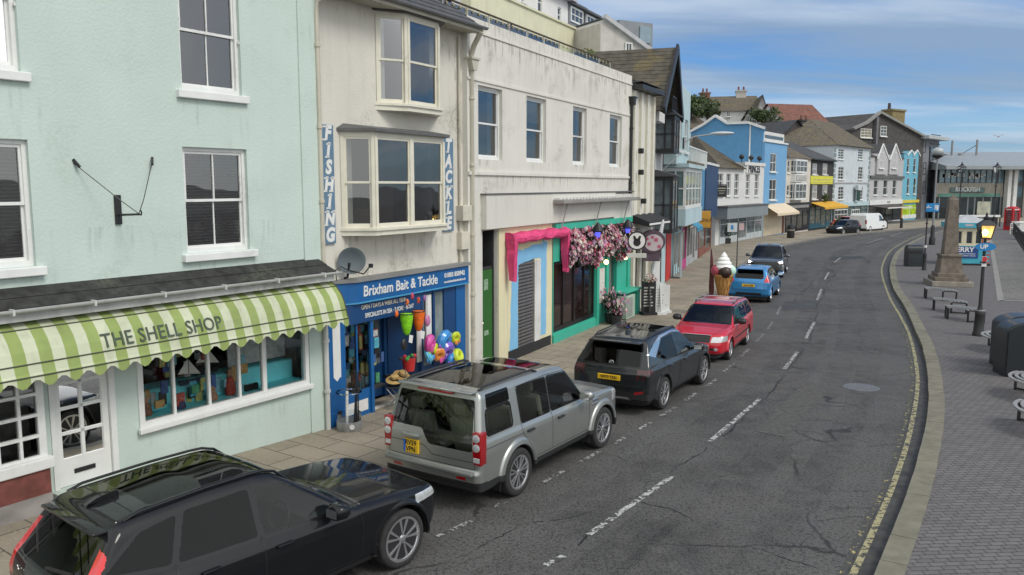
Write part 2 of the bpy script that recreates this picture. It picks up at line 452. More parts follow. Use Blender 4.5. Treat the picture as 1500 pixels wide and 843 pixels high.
 if (trim & ~blk).any(): np_mesh('window_trim', V, Q[trim & ~blk & ~cl], GLOSSBLACK, root, True, Nv)
 body = np_mesh('body', V, Q[(owner < 0) & ~trim & ~blk & ~cl], sp['paint'], root, True, Nv)
 parts = {}
 for i, p in enumerate(pans):
  for sgn in ((1, -1) if p[1] in ('side', 'sideall') else (0,)):
   t = owner == i
   if sgn: t &= (C[:, 1] * sgn > 0)
   if t.any():
    o = np_mesh(p[0], V, Q[t], p[3], root, True, Nv); parts.setdefault(p[0], []).append(o)
 bvh = BVHTree.FromPolygons(V.tolist(), Q.tolist())
 def side_y(x, z, s):
  r = bvh.ray_cast(Vector((x, s * 3, z)), Vector((0, -s, 0))); return r[0].y if r[0] else s * W2
 def end_x(y, z, s):
  r = bvh.ray_cast(Vector((s * 4, y, z)), Vector((-s, 0, 0))); return r[0].x if r[0] else s * L2
 def top_z(x, y):
  r = bvh.ray_cast(Vector((x, y, 4)), Vector((0, 0, -1))); return r[0].z if r[0] else 1
 fit = dict(root=root, sy=side_y, ex=end_x, tz=top_z, parts=parts, body=body, sp=sp, axx=axx)
 def strip(pl, fnp, w=.009, up=.0025):
  mb = MB(); pts = []
  for a, b in zip(pl[:-1], pl[1:]):
   n = max(2, int(math.hypot(a[0] - b[0], a[1] - b[1]) / .03))
   for k in range(n): pts.append((a[0] + (b[0] - a[0]) * k / n, a[1] + (b[1] - a[1]) * k / n))
  pts.append(pl[-1])
  for i in range(len(pts) - 1):
   p, q = pts[i], pts[i + 1]; d = Vector((q[0] - p[0], q[1] - p[1])).normalized(); nrm = Vector((-d.y, d.x)) * w / 2
   mb.poly([fnp(p[0] + nrm.x, p[1] + nrm.y, up), fnp(q[0] + nrm.x, q[1] + nrm.y, up), fnp(q[0] - nrm.x, q[1] - nrm.y, up), fnp(p[0] - nrm.x, p[1] - nrm.y, up)])
  return mb
 fit['strip'] = strip
 for s in (1, -1):
  mb = MB()
  for pl in sp.get('seams', []):
   m2 = strip(pl, lambda x, z, u: (x, side_y(x, z, s) + s * u, z)); mb.add(m2.v, m2.f)
  if mb.v: mb.build('panel_gap', INK, root, fixn=False)
 mb = MB()
 for pl in sp.get('rearseams', []):
  m2 = strip(pl, lambda y, z, u: (end_x(y, z, -1) - u, y, z)); mb.add(m2.v, m2.f)
 if mb.v: mb.build('tailgate_gap', INK, root, fixn=False)
 mb = MB()
 for pl in sp.get('hoodseams', []):
  m2 = strip(pl, lambda x, y, u: (x, y, top_z(x, y) + u)); mb.add(m2.v, m2.f)
 if mb.v: mb.build('bonnet_gap', INK, root, fixn=False)
 for xa in axx:
  for s in (1, -1): wheel(root, xa, s * (W2 + sp.get('wout', -.02) - sp['tw'] / 2), R, sp['tw'], sp['rim'], s, sp.get('rk', .68))
 for (x, z) in sp.get('handles', []):
  for s in (1, -1):
   y = side_y(x, z, s); b = MB(); b.cbox(x - .10, x + .10, y - .012, y + .03 * s + .012, z - .016, z + .016, .01) if s > 0 else b.cbox(x - .10, x + .10, y - .03 - .012, y + .012, z - .016, z + .016, .01)
   b.build('door_handle', sp.get('handlemat', sp['paint']), root, smooth=True)
 mx, mz = sp['mirror']
 for s in (1, -1):
  y = side_y(mx, mz - .06, s); b = MB()
  pts = [(-.10, -.07), (-.09, .05), (-.05, .085), (.05, .075), (.11, .02), (.1, -.05), (.03, -.085)]
  b.T = Matrix.Translation((mx, y + s * .16, mz + .04)) @ Matrix.Rotation(PI / 2 * (1), 4, 'Z')
  rings = []
  for t, sc in ((-.115, .55), (-.09, .85), (-.03, 1), (.05, 1), (.1, .85), (.125, .5)):
   rings.append([(t * s * 1.0, -q[0] * sc, q[1] * sc + .0) for q in pts])
  b.T = Matrix.Translation((mx, y + s * .16, mz + .04))
  vs = []; fs = []; k = len(pts)
  for t, sc in ((-.115, .55), (-.09, .88), (-.03, 1), (.05, 1), (.1, .88), (.125, .5)):
   vs += [(q[0] * sc, t * s, q[1] * sc) for q in pts]
  for i in range(5):
   for j in range(k): fs.append((i * k + j, i * k + (j + 1) % k, (i + 1) * k + (j + 1) % k, (i + 1) * k + j))
  fs += [list(range(k)), [5 * k + j for j in range(k)]]
  b.add(vs, fs); b.T = None
  mo = b.build('door_mirror', sp.get('mirrormat', sp['paint']), root, smooth=True, angle=50)
  b = MB(); b.beam((mx + .02, y - s * .02, mz - .03), (mx + .02, y + s * .1, mz), .05, .05); b.build('mirror_arm', PLASTIC, mo)
  b = MB(); b.poly([(mx - .103, y + s * .07, mz - .02), (mx - .103, y + s * .25, mz - .01), (mx - .098, y + s * .25, mz + .08), (mx - .098, y + s * .07, mz + .08)]); b.build('mirror_glass', CHROME, mo)
 sm = sp.get('seatmat', SEAT); bz = sp.get('seatz', .45)
 b = MB(); b.box(-L2 * .8, sp['cowl'] - .05, -W2 + .18, W2 - .18, zs + .02, zs + .1); b.build('cabin_floor', PLASTIC, root)
 b = MB(); b.cbox(sp['cowl'] - .62, sp['cowl'] - .12, -W2 + .17, W2 - .17, .62, sp['beltz'] - .03, .06); b.build('dashboard', PLASTIC, root, smooth=True)
 for (x, yy) in sp['seats']: seat(root, x, yy, sm, z=bz)
 b = MB(); pts = [(sp['cowl'] - .72 + .05 * math.cos(2 * PI * i / 20), -.36 * -1 * (-1) + .18 * math.sin(2 * PI * i / 20), sp['beltz'] - .06 + .15 * math.cos(2 * PI * i / 20)) for i in range(21)]
 b.tube(pts, .016, 6); b.build('steering_wheel', PLASTIC, root)
 if sp.get('rear_plate'):
  tx, y0, z0, pw, ph, two = sp['rear_plate']; x = end_x(y0, z0, -1)
  b = MB(); b.cbox(x - .03, x + .03, y0 - pw / 2, y0 + pw / 2, z0 - ph / 2, z0 + ph / 2, .004); po = b.build('number_plate', YPLATE, root)
  vs, fs = text_mb(tx, .088 if not two else .115, ext=.002, bold=.002, sx=.88)
  mb = MB(); mb.T = Matrix.Translation((x - .032, y0, z0)) @ Matrix.Rotation(-PI / 2, 4, 'Z') @ Matrix.Rotation(PI / 2, 4, 'X'); mb.add(vs, fs); mb.build('lettering', INK, po, fixn=False)
  if two:
   b = MB(); b.box(x - .0335, x - .031, y0 + pw / 2 - .045, y0 + pw / 2 - .004, z0 - ph / 2 + .006, z0 + ph / 2 - .006); b.build('blue_band', PM('plate_blue', (.02, .12, .45), var=0), po)
 if sp.get('front_plate'):
  z0 = sp['front_plate']; x = end_x(0, z0, 1)
  b = MB(); b.cbox(x - .02, x + .02, -.26, .26, z0 - .055, z0 + .055, .004); b.build('number_plate', WPLATE, root)
 return fit
def sym(poly): return poly + [(-a, b) for a, b in reversed(poly)]
def mir(poly): return [(-a, b) for a, b in poly]
# == the cars in the street
BLACKPAINT = paint('black_car_paint', (.004, .0045, .006), rough=.5, spec=.15)
SILVERPAINT = paint('silver_green_paint', (.36, .375, .355), metal=.75, rough=.36)
GREYPAINT = paint('dark_grey_paint', (.020, .024, .025), metal=.45, rough=.25)
REDPAINT = paint('red_car_paint', (.50, .012, .028), rough=.3)
BLUEPAINT = paint('bright_blue_paint', (.03, .22, .50), metal=.35, rough=.3)
GUNPAINT = paint('gunmetal_paint', (.10, .105, .11), metal=.6, rough=.3)
WHITEPAINT = paint('white_van_paint', (.72, .73, .72), rough=.35)
rp = round_poly
SMOKEDLAMP = PM('smoked_lamp', (.06, .006, .008), rough=.12, var=.1, coat=1)
def estate_spec():
 L2 = 2.345
 return dict(L=4.69, W=1.90, H=1.66, h=.0165, R=.365, tw=.235, axles=(-1.39, 1.475), zs=.24, paint=BLACKPAINT, rim=('diamond', 5), rk=.75, wout=.0,
  deck=[(-2.4, 1.00), (-2.1, 1.06), (-1.2, 1.06), (0, 1.01), (.7, 1.0), (.88, 1.02), (1.5, .985), (2.05, .92), (2.28, .80), (2.36, .70)],
  roof=[(-2.35, 1.50), (-2.1, 1.545), (-1.6, 1.61), (-.9, 1.65), (-.35, 1.655), (.1, 1.615), (.4, 1.55)],
  front=[(.2, 2.18), (.35, 2.30), (.5, 2.345), (.75, 2.335), (.95, 2.26)], rear=[(.2, -2.18), (.4, -2.33), (.6, -2.345), (.85, -2.30), (1.1, -2.24)],
  ws=[(.9, .96), (1.0, .80), (1.6, -.10), (1.7, -.28)], rg=[(.9, -2.30), (1.05, -2.25), (1.48, -1.93), (1.7, -1.78)], rgk=.8,
  gh=[(.9, .90), (1.05, .865), (1.5, .70), (1.7, .62)], wz=[(.2, -.10), (.35, -.03), (.55, -.005), (.8, 0), (.92, -.012), (.98, -.03), (1.1, -.07)],
  plan=[(-2.4, -.13), (-2.1, -.05), (-1.4, 0), (0, -.01), (1.4, 0), (1.9, -.05), (2.15, -.12), (2.4, -.24)],
  kd=.09, ku=.05, kr=.13, crown=.05, cf=.22, cr=.14, flare=.012, flw=.06,
  beltz=1.02, cowl=.83, mirror=(.42, 1.05), handles=[(-.22, .90), (-1.08, .93)], mirrormat=BLACKPAINT, seatz=.52,
  seats=[(-.05, .40), (-.05, -.40), (-.95, .45), (-.95, -.45), (-.95, 0)],
  clad=[(-2.4, .34), (-1.8, .36), (-1, .33), (1, .33), (1.9, .33), (2.4, .36)], archclad=0,
  panels=[
   ('rear_window', 'rear', rp([(-.62, 1.08), (.62, 1.08), (.54, 1.43), (-.54, 1.43)], .06), TINTGLASS, 0),
   ('windscreen', 'front', rp([(-.80, .99), (.80, .99), (.64, 1.555), (-.64, 1.555)], .05), CARGLASS, .02),
   ('front_side_window', 'side', rp([(-.42, 1.045), (.62, 1.03), (.30, 1.27), (-.04, 1.47), (-.42, 1.525)], .05), CARGLASS, .04),
   ('rear_side_window', 'side', rp([(-1.36, 1.085), (-.49, 1.05), (-.49, 1.53), (-1.20, 1.52)], .04), TINTGLASS, .04),
   ('quarter_window', 'side', rp([(-2.05, 1.19), (-1.43, 1.09), (-1.28, 1.51), (-1.66, 1.455)], .05), TINTGLASS, .04),
   ('roof_glass', 'top', rp([(-1.45, -.50), (-.05, -.52), (-.05, .52), (-1.45, .50)], .06), TINTGLASS, 0),
   ('tail_light', 'rearall', rp([(.70, .83), (1.0, .80), (1.0, 1.12), (.80, 1.22), (.68, 1.47), (.60, 1.47), (.66, 1.18), (.74, 1.0)], .03), REDGLOW, 0, .36),
   ('tail_light', 'rearall', mir(rp([(.70, .83), (1.0, .80), (1.0, 1.12), (.80, 1.22), (.68, 1.47), (.60, 1.47), (.66, 1.18), (.74, 1.0)], .03)), REDGLOW, 0, .36),
   ('headlight', 'frontall', rp([(.52, .72), (.95, .74), (.95, .86), (.52, .80)], .03), CLEARLAMP, 0, .62),
   ('headlight', 'frontall', mir(rp([(.52, .72), (.95, .74), (.95, .86), (.52, .80)], .03)), CLEARLAMP, 0, .62),
   ('grille', 'front', rp([(-.42, .50), (.42, .50), (.45, .76), (-.45, .76)], .04), GLOSSBLACK, 0),
  ],
  seams=[[(-.455, 1.02), (-.455, .55), (-.44, .36)], [(.80, .97), (.86, .75), (.84, .50), (.80, .36)], [(-1.38, 1.06), (-1.40, .95), (-1.10, .78), (-.93, .60), (-.90, .40)], [(-.9, .40), (.8, .36)]],
  rearseams=[[(-.72, .62), (.72, .62)], [(-.72, .62), (-.78, .85)], [(.72, .62), (.78, .85)]],
  hoodseams=[[(.8, -.80), (1.5, -.82), (2.0, -.72), (2.2, -.5)], [(.8, .80), (1.5, .82), (2.0, .72), (2.2, .5)], [(.84, -.8), (.88, 0), (.84, .8)], [(-1.62, -.52), (-1.62, .52)]])
def boxy_spec():
 return dict(L=4.83, W=1.92, H=1.87, h=.0165, R=.385, tw=.255, axles=(-1.33, 1.555), zs=.36, paint=SILVERPAINT, rim=('twin', 7), rk=.70, wout=.02,
  deck=[(-2.45, 1.13), (-1, 1.13), (.5, 1.10), (1.0, 1.12), (1.7, 1.105), (2.15, 1.06), (2.34, .96), (2.45, .85)],
  roof=[(-2.4, 1.80), (-2.1, 1.835), (-1.2, 1.85), (-.55, 1.845), (-.35, 1.815), (.2, 1.80), (.6, 1.75), (.8, 1.70)],
  front=[(.3, 2.22), (.45, 2.38), (.7, 2.41), (1.0, 2.37), (1.1, 2.3)], rear=[(.3, -2.28), (.46, -2.40), (.62, -2.415), (.68, -2.37), (1.1, -2.345), (1.2, -2.34)],
  ws=[(1.0, 1.10), (1.12, 1.0), (1.75, .42), (1.9, .28)], rg=[(1.0, -2.36), (1.15, -2.335), (1.8, -2.16), (1.9, -2.12)], rgk=.95,
  gh=[(.9, .95), (1.12, .915), (1.75, .79), (1.9, .75)], wz=[(.3, -.08), (.42, -.02), (.6, 0), (.98, 0), (1.05, -.012), (1.14, -.04)],
  plan=[(-2.45, -.06), (-2.25, -.02), (-1, 0), (1.4, 0), (2.0, -.03), (2.25, -.09), (2.45, -.18)],
  kd=.05, ku=.03, kr=.11, kf=.07, crown=.03, rcrown=.03, cf=.10, cr=.035, wc=.10, rc=.035, flare=.045, flw=.10, kp=.06,
  beltz=1.12, cowl=1.0, mirror=(.70, 1.17), handles=[(-.02, .98), (-.98, .99)], mirrormat=SILVERPAINT, handlemat=PLASTIC, seatmat=SEATBEIGE, seatz=.68,
  seats=[(.15, .42), (.15, -.42), (-.72, .46), (-.72, -.46), (-.72, 0), (-1.65, .42), (-1.65, -.42)],
  clad=[(-2.45, .50), (-2.0, .48), (-1, .47), (1, .47), (1.9, .47), (2.45, .50)],
  panels=[
   ('rear_window', 'rear', rp([(-.80, 1.14), (-.12, 1.14), (.03, .97), (.80, .97), (.72, 1.70), (-.72, 1.70)][::-1] if False else rp([(.80, 1.17), (.18, 1.17), (.02, .95), (-.80, .95), (-.72, 1.70), (.72, 1.70)], .05), .0, 1), SMOKEGLASS, 0),
   ('windscreen', 'front', rp([(-.84, 1.13), (.84, 1.13), (.74, 1.72), (-.74, 1.72)], .05), CARGLASS, .02),
   ('front_side_window', 'side', rp([(-.25, 1.135), (.84, 1.13), (.42, 1.66), (-.25, 1.70)], .04), CARGLASS, .02),
   ('rear_side_window', 'side', rp([(-1.16, 1.14), (-.31, 1.135), (-.31, 1.70), (-1.16, 1.70)], .04), SMOKEGLASS, .02),
   ('quarter_window', 'side', rp([(-2.10, 1.18), (-1.42, 1.18), (-1.42, 1.52), (-2.05, 1.52)], .05), CARGLASS, .035),
   ('alpine_window', 'side', rp([(-2.03, 1.56), (-1.40, 1.56), (-1.40, 1.76), (-2.0, 1.76)], .03), TINTGLASS, 0),
   ('roof_glass', 'top', rp([(-1.95, -.62), (-.42, -.62), (-.42, .62), (-1.95, .62)], .05), TINTGLASS, 0),
   ('roof_glass', 'top', rp([(-.28, -.60), (.32, -.60), (.32, .60), (-.28, .60)], .05), TINTGLASS, 0),
   ('headlight', 'frontall', rp([(.62, .82), (1.0, .82), (1.0, 1.03), (.62, 1.0)], .03), CLEARLAMP, 0, .45),
   ('headlight', 'frontall', mir(rp([(.62, .82), (1.0, .82), (1.0, 1.03), (.62, 1.0)], .03)), CLEARLAMP, 0, .45),
   ('grille', 'front', rp([(-.55, .78), (.55, .78), (.55, .98), (-.55, .98)], .03), PLASTIC, 0),
  ],
  seams=[[(-.28, 1.10), (-.28, .50)], [(1.02, 1.10), (1.02, .70), (.95, .50)], [(-1.19, 1.72), (-1.19, 1.0), (-1.05, .83), (-.90, .60), (-.88, .50)], [(-.88, .50), (.95, .50)], [(-1.19, 1.72), (-.30, 1.735), (.36, 1.70), (.88, 1.13)], [(-.28, 1.10), (-.28, 1.73)],
   [(-2.3, .985), (-1.19, .985)]],
  rearseams=[[(-.82, .70), (.82, .70)], [(-.84, .70), (-.83, 1.1), (-.72, 1.68)], [(.84, .70), (.83, 1.1), (.72, 1.68)], [(.83, .92), (.12, .92), (-.06, .80), (-.83, .80)]],
  hoodseams=[[(1.0, -.84), (1.6, -.84), (2.2, -.78)], [(1.0, .84), (1.6, .84), (2.2, .78)]],
  rear_plate=('RV59\nVPN', .36, .86, .30, .215, True))
def crossover_spec():
 return dict(L=4.50, W=1.865, H=1.66, h=.022, R=.36, tw=.235, axles=(-1.30, 1.38), zs=.26, paint=GREYPAINT, rim=('vee', 5), rk=.72, wout=-.005,
  deck=[(-2.3, 1.06), (-1.2, 1.07), (0, 1.02), (.8, 1.01), (1.05, 1.03), (1.6, 1.0), (2.0, .93), (2.2, .80), (2.3, .7)],
  roof=[(-2.3, 1.52), (-2.05, 1.56), (-1.5, 1.615), (-.8, 1.65), (-.1, 1.65), (.3, 1.61), (.6, 1.55)],
  front=[(.2, 2.1), (.4, 2.22), (.6, 2.25), (.85, 2.22), (1.0, 2.12)], rear=[(.2, -2.08), (.35, -2.20), (.6, -2.25), (.8, -2.22), (.95, -2.17), (1.1, -2.16)],
  ws=[(.9, 1.16), (1.0, 1.02), (1.6, .10), (1.7, -.05)], rg=[(.9, -2.22), (1.08, -2.14), (1.48, -1.84), (1.7, -1.70)], rgk=.82,
  gh=[(.9, .90), (1.08, .86), (1.5, .70), (1.7, .62)], wz=[(.2, -.10), (.35, -.03), (.55, -.01), (.8, 0), (.95, -.015), (1.1, -.06)],
  plan=[(-2.3, -.10), (-2.0, -.04), (-1.3, .0), (-.4, -.015), (.5, -.015), (1.3, 0), (1.8, -.05), (2.1, -.12), (2.3, -.22)],
  kd=.08, ku=.04, kr=.12, crown=.05, cf=.20, cr=.12, flare=.015, flw=.09,
  beltz=1.03, cowl=1.03, mirror=(.60, 1.06), handles=[(.05, .90), (-.95, .93)], seatz=.52, seats=[(.15, .40), (.15, -.40), (-.78, .44), (-.78, -.44)],
  clad=[(-2.3, .52), (-2.0, .50), (-1.7, .40), (-1, .40), (1, .38), (1.9, .42), (2.3, .45)], archclad=.05,
  panels=[
   ('rear_window', 'rear', rp([(-.66, 1.06), (.66, 1.06), (.58, 1.46), (-.58, 1.46)], .05), TINTGLASS, .03),
   ('light_bar', 'rear', rp([(-.62, .925), (.62, .925), (.62, 1.005), (-.62, 1.005)], .01), GLOSSBLACK, 0),
   ('tail_light', 'rearall', rp([(.62, .92), (1.0, .92), (1.0, 1.02), (.62, 1.01)], .02), SMOKEDLAMP, 0, .30),
   ('tail_light', 'rearall', mir(rp([(.62, .92), (1.0, .92), (1.0, 1.02), (.62, 1.01)], .02)), SMOKEDLAMP, 0, .30),
   ('light_claw', 'rearall', [(.64, .92), (.70, .92), (.64, .78), (.60, .78)], SMOKEDLAMP, 0, .3), ('light_claw', 'rearall', [(.78, .92), (.84, .92), (.76, .78), (.72, .78)], SMOKEDLAMP, 0, .3),
   ('light_claw', 'rearall', mir([(.64, .92), (.70, .92), (.64, .78), (.60, .78)]), SMOKEDLAMP, 0, .3), ('light_claw', 'rearall', mir([(.78, .92), (.84, .92), (.76, .78), (.72, .78)]), SMOKEDLAMP, 0, .3),
   ('fog_reflector', 'rearall', [(.58, .46), (.78, .52), (.78, .56), (.58, .53)], REDLAMP, 0, .4), ('fog_reflector', 'rearall', mir([(.58, .46), (.78, .52), (.78, .56), (.58, .53)]), REDLAMP, 0, .4),
   ('silver_diffuser', 'rear', [(-.50, .33), (.50, .33), (.42, .40), (-.42, .40)], ALLOY, 0),
   ('windscreen', 'front', rp([(-.80, 1.0), (.80, 1.0), (.64, 1.55), (-.64, 1.55)], .05), CARGLASS, .02),
   ('front_side_window', 'side', rp([(-.30, 1.055), (.80, 1.04), (.48, 1.27), (.15, 1.46), (-.30, 1.52)], .05), CARGLASS, .02),
   ('rear_side_window', 'side', rp([(-1.55, 1.20), (-1.20, 1.10), (-.36, 1.06), (-.36, 1.525), (-1.0, 1.50)], .05), TINTGLASS, .02),
   ('chrome_trim', 'side', [(-1.95, 1.30), (-1.62, 1.20), (-1.02, 1.53), (-.3, 1.565), (.2, 1.49), (.2, 1.52), (-.3, 1.60), (-1.05, 1.575), (-1.5, 1.47)], CHROME, 0),
   ('roof_glass', 'top', rp([(-.95, -.46), (.15, -.48), (.15, .48), (-.95, .46)], .05), TINTGLASS, 0),
   ('grille', 'front', rp([(-.70, .60), (.70, .60), (.75, .86), (-.75, .86)], .04), GLOSSBLACK, 0)],
  seams=[[(-.33, 1.04), (-.33, .42)], [(.95, 1.0), (.98, .75), (.90, .42)], [(-1.28, 1.08), (-1.05, .80), (-.90, .60), (-.88, .42)]],
  rearseams=[[(-.70, .66), (.70, .66)]], rear_plate=('WF73 TXN', 0, .80, .52, .11, False))
def small_estate_spec():
 return dict(L=4.24, W=1.65, H=1.46, h=.024, R=.30, tw=.19, axles=(-1.18, 1.28), zs=.20, paint=REDPAINT, rim=('single', 7), wout=-.02,
  deck=[(-2.2, .96), (-1, .95), (0, .93), (.7, .93), (.95, .95), (1.5, .91), (1.9, .82), (2.08, .70), (2.15, .6)],
  roof=[(-2.2, 1.36), (-1.9, 1.405), (-1.2, 1.44), (-.4, 1.45), (.2, 1.41), (.5, 1.34)],
  front=[(.2, 2.04), (.35, 2.11), (.5, 2.12), (.75, 2.06), (.9, 1.98)], rear=[(.2, -2.05), (.4, -2.12), (.55, -2.12), (.9, -2.07)],
  ws=[(.85, 1.08), (.95, .95), (1.4, .22), (1.5, .08)], rg=[(.85, -2.10), (.98, -2.06), (1.38, -1.86), (1.5, -1.80)],
  gh=[(.85, .80), (.96, .765), (1.38, .63), (1.5, .58)], wz=[(.2, -.08), (.32, -.02), (.5, 0), (.75, 0), (.88, -.02), (.98, -.05)],
  plan=[(-2.2, -.09), (-1.9, -.03), (-1, 0), (1.2, 0), (1.7, -.05), (1.95, -.11), (2.15, -.20)], cf=.15, cr=.08, flare=.01, flw=.05,
  beltz=.94, cowl=.95, mirror=(.60, .97), handles=[(-.02, .83), (-.95, .85)], mirrormat=PLASTIC, seatz=.38, seats=[(.1, .36), (.1, -.36), (-.75, .38), (-.75, -.38)],
  clad=[(-2.2, .27), (2.2, .27)],
  panels=[('rear_window', 'rear', rp([(-.58, .98), (.58, .98), (.52, 1.33), (-.52, 1.33)], .05), TINTGLASS, .02),
   ('windscreen', 'front', rp([(-.70, .93), (.70, .93), (.58, 1.355), (-.58, 1.355)], .05), CARGLASS, .025),
   ('front_side_window', 'side', rp([(-.24, .96), (.78, .95), (.26, 1.34), (-.24, 1.36)], .03), CARGLASS, .02),
   ('rear_side_window', 'side', rp([(-1.05, .965), (-.30, .96), (-.30, 1.36), (-1.02, 1.35)], .03), CARGLASS, .02),
   ('quarter_window', 'side', rp([(-1.90, 1.0), (-1.12, .97), (-1.10, 1.35), (-1.70, 1.33)], .04), TINTGLASS, .02),
   ('headlight', 'frontall', rp([(.40, .58), (.80, .60), (.80, .745), (.44, .73)], .03), CLEARLAMP, 0, .5), ('headlight', 'frontall', mir(rp([(.40, .58), (.80, .60), (.80, .745), (.44, .73)], .03)), CLEARLAMP, 0, .5),
   ('grille', 'front', rp([(-.36, .60), (.36, .60), (.37, .76), (-.37, .76)], .04), GLOSSBLACK, .022),
   ('lower_grille', 'front', rp([(-.50, .36), (.50, .36), (.50, .44), (-.50, .44)], .02), PLASTIC, 0),
   ('side_moulding', 'side', [(-.88, .52), (.9, .52), (.9, .57), (-.88, .57)], PLASTIC, 0)],
  seams=[[(-.27, .94), (-.27, .28)], [(.88, .92), (.85, .28)], [(-1.08, .95), (-.9, .6), (-.8, .28)]],
  hoodseams=[[(.98, -.66), (1.5, -.64), (1.98, -.45)], [(.98, .66), (1.5, .64), (1.98, .45)]])
def hatch_spec(p=None, h=.028):
 return dict(L=3.97, W=1.74, H=1.49, h=h, R=.31, tw=.2, axles=(-1.33, 1.16), zs=.2, paint=p or BLUEPAINT, rim=('single', 8), wout=-.02,
  deck=[(-2.0, .98), (-1, 1.0), (0, .95), (.6, .93), (.9, .95), (1.4, .90), (1.75, .80), (1.95, .66), (2.0, .6)],
  roof=[(-2.0, 1.38), (-1.7, 1.42), (-1, 1.465), (-.4, 1.48), (.1, 1.44), (.4, 1.37)],
  front=[(.2, 1.88), (.35, 1.97), (.5, 1.985), (.75, 1.92), (.9, 1.84)], rear=[(.2, -1.88), (.4, -1.97), (.6, -1.985), (.9, -1.93), (1.0, -1.90)],
  ws=[(.85, 1.12), (.95, .98), (1.42, .18), (1.5, .05)], rg=[(.85, -1.94), (1.0, -1.88), (1.38, -1.62), (1.5, -1.54)],
  gh=[(.85, .84), (.98, .79), (1.4, .64), (1.5, .60)], wz=[(.2, -.09), (.32, -.02), (.5, 0), (.78, .0), (.9, -.02), (1.0, -.06)],
  plan=[(-2.0, -.12), (-1.7, -.04), (-1.2, 0), (1.1, 0), (1.5, -.05), (1.8, -.12), (2.0, -.22)], cf=.18, cr=.12, flare=.02, flw=.07,
  beltz=.96, cowl=.95, mirror=(.60, 1.0), handles=[(-.1, .85), (-1.0, .88)], seatz=.38, seats=[(.0, .36), (.0, -.36), (-.8, .38), (-.8, -.38)],
  clad=[(-2, .3), (-1.6, .27), (1.6, .25), (2, .25)],
  panels=[('rear_window', 'rear', rp([(-.58, 1.03), (.58, 1.03), (.52, 1.35), (-.52, 1.35)], .07), TINTGLASS, .02),
   ('windscreen', 'front', rp([(-.74, .94), (.74, .94), (.60, 1.39), (-.60, 1.39)], .05), CARGLASS, .02),
   ('front_side_window', 'side', rp([(-.36, .985), (.74, .96), (.2, 1.34), (-.36, 1.38)], .03), CARGLASS, .02),
   ('rear_side_window', 'side', rp([(-1.38, 1.06), (-.42, .99), (-.42, 1.38), (-1.15, 1.34)], .05), TINTGLASS, .02),
   ('tail_light', 'rearall', rp([(.60, .88), (.95, .88), (.90, 1.16), (.72, 1.18)], .03), REDGLOW, 0, .36), ('tail_light', 'rearall', mir(rp([(.60, .88), (.95, .88), (.90, 1.16), (.72, 1.18)], .03)), REDGLOW, 0, .36),
   ('headlight', 'frontall', rp([(.48, .62), (.9, .66), (.9, .82), (.6, .78)], .03), CLEARLAMP, 0, .6), ('headlight', 'frontall', mir(rp([(.48, .62), (.9, .66), (.9, .82), (.6, .78)], .03)), CLEARLAMP, 0, .6),
   ('grille', 'front', rp([(-.45, .38), (.45, .38), (.40, .58), (-.40, .58)], .03), GLOSSBLACK, 0),
   ('bumper_insert', 'rear', rp([(-.55, .32), (.55, .32), (.50, .44), (-.50, .44)], .03), PLASTIC, 0)],
  seams=[[(-.39, .96), (-.39, .3)], [(.85, .92), (.82, .3)], [(-1.3, 1.0), (-1.0, .6), (-.85, .3)]], rearseams=[[(-.66, .56), (.66, .56)], [(-.66, .56), (-.62, 1.0)], [(.66, .56), (.62, 1.0)]],
  rear_plate=('WA12 KXB', 0, .74, .52, .11, False) if h == .028 else None)
def suv_spec(p=None):
 s = crossover_spec(); s.update(h=.032, paint=p or GUNPAINT)
 del s['rear_plate']
 s['panels'] = [q for q in s['panels'] if q[0] in ('windscreen', 'front_side_window', 'rear_side_window', 'rear_window', 'grille')] + [
  ('headlight', 'frontall', rp([(.50, .78), (.98, .80), (.98, .92), (.55, .89)], .03), LITLAMP, 0, .5), ('headlight', 'frontall', mir(rp([(.50, .78), (.98, .80), (.98, .92), (.55, .89)], .03)), LITLAMP, 0, .5),
  ('lower_grille', 'front', rp([(-.6, .36), (.6, .36), (.65, .48), (-.65, .48)], .02), PLASTIC, 0)]
 return s
def rails(f, x0, x1, y, m, r=.017, lift=.045, name='roof_rail'):
 for s in (1, -1):
  pts = []
  for k in range(13):
   x = x0 + (x1 - x0) * k / 12; e = min(k, 12 - k)
   pts.append((x, s * y, f['tz'](x, s * y) + (lift if e > 0 else .0)))
  b = MB(); b.tube(pts, r, 8); b.build(name, m, f['root'], smooth=True)
def axle_pose(front_px, rear_px, sp, z0=0.0, side=-1):
 f = G(*front_px, z0); r = G(*rear_px, z0); a = math.atan2(f[1] - r[1], f[0] - r[0])
 off = sp['W'] / 2 - .02; mid = (sp['axles'][0] + sp['axles'][1]) / 2
 cx, cy = (f[0] + r[0]) / 2, (f[1] + r[1]) / 2
 lx, ly = -math.sin(a), math.cos(a)
 cx -= side * off * lx; cy -= side * off * ly
 return (cx - math.cos(a) * mid, cy - math.sin(a) * mid, z0), a
sp = estate_spec(); a = math.radians(50.8); fx, fy = G(590, 831)
off = (sp['W'] / 2 - .02) * 1.045; xa = sp['axles'][1] * 1.045
loc = (fx - math.cos(a) * xa - math.sin(a) * off, fy - math.sin(a) * xa + math.cos(a) * off, 0)
f = make_car('estate_car', 'glossy black estate car with panoramic glass roof, closest to the camera', 'car', loc, a, sp, 'cars parked along the shops')
f['root'].scale = (1.045, 1.045, 1.045)
rails(f, -1.75, .05, .60, GLOSSBLACK, .016, .03)
b = MB(); x0 = -1.62; pts = [(-.22, 0), (-.1, .05), (.06, .075), (.1, .06), (.11, 0)]; b.prism([(x0 + p[0], f['tz'](x0, 0) - .01 + p[1]) for p in pts], -.03, .03); b.build('shark_fin_aerial', BLACKPAINT, f['root'], smooth=True)
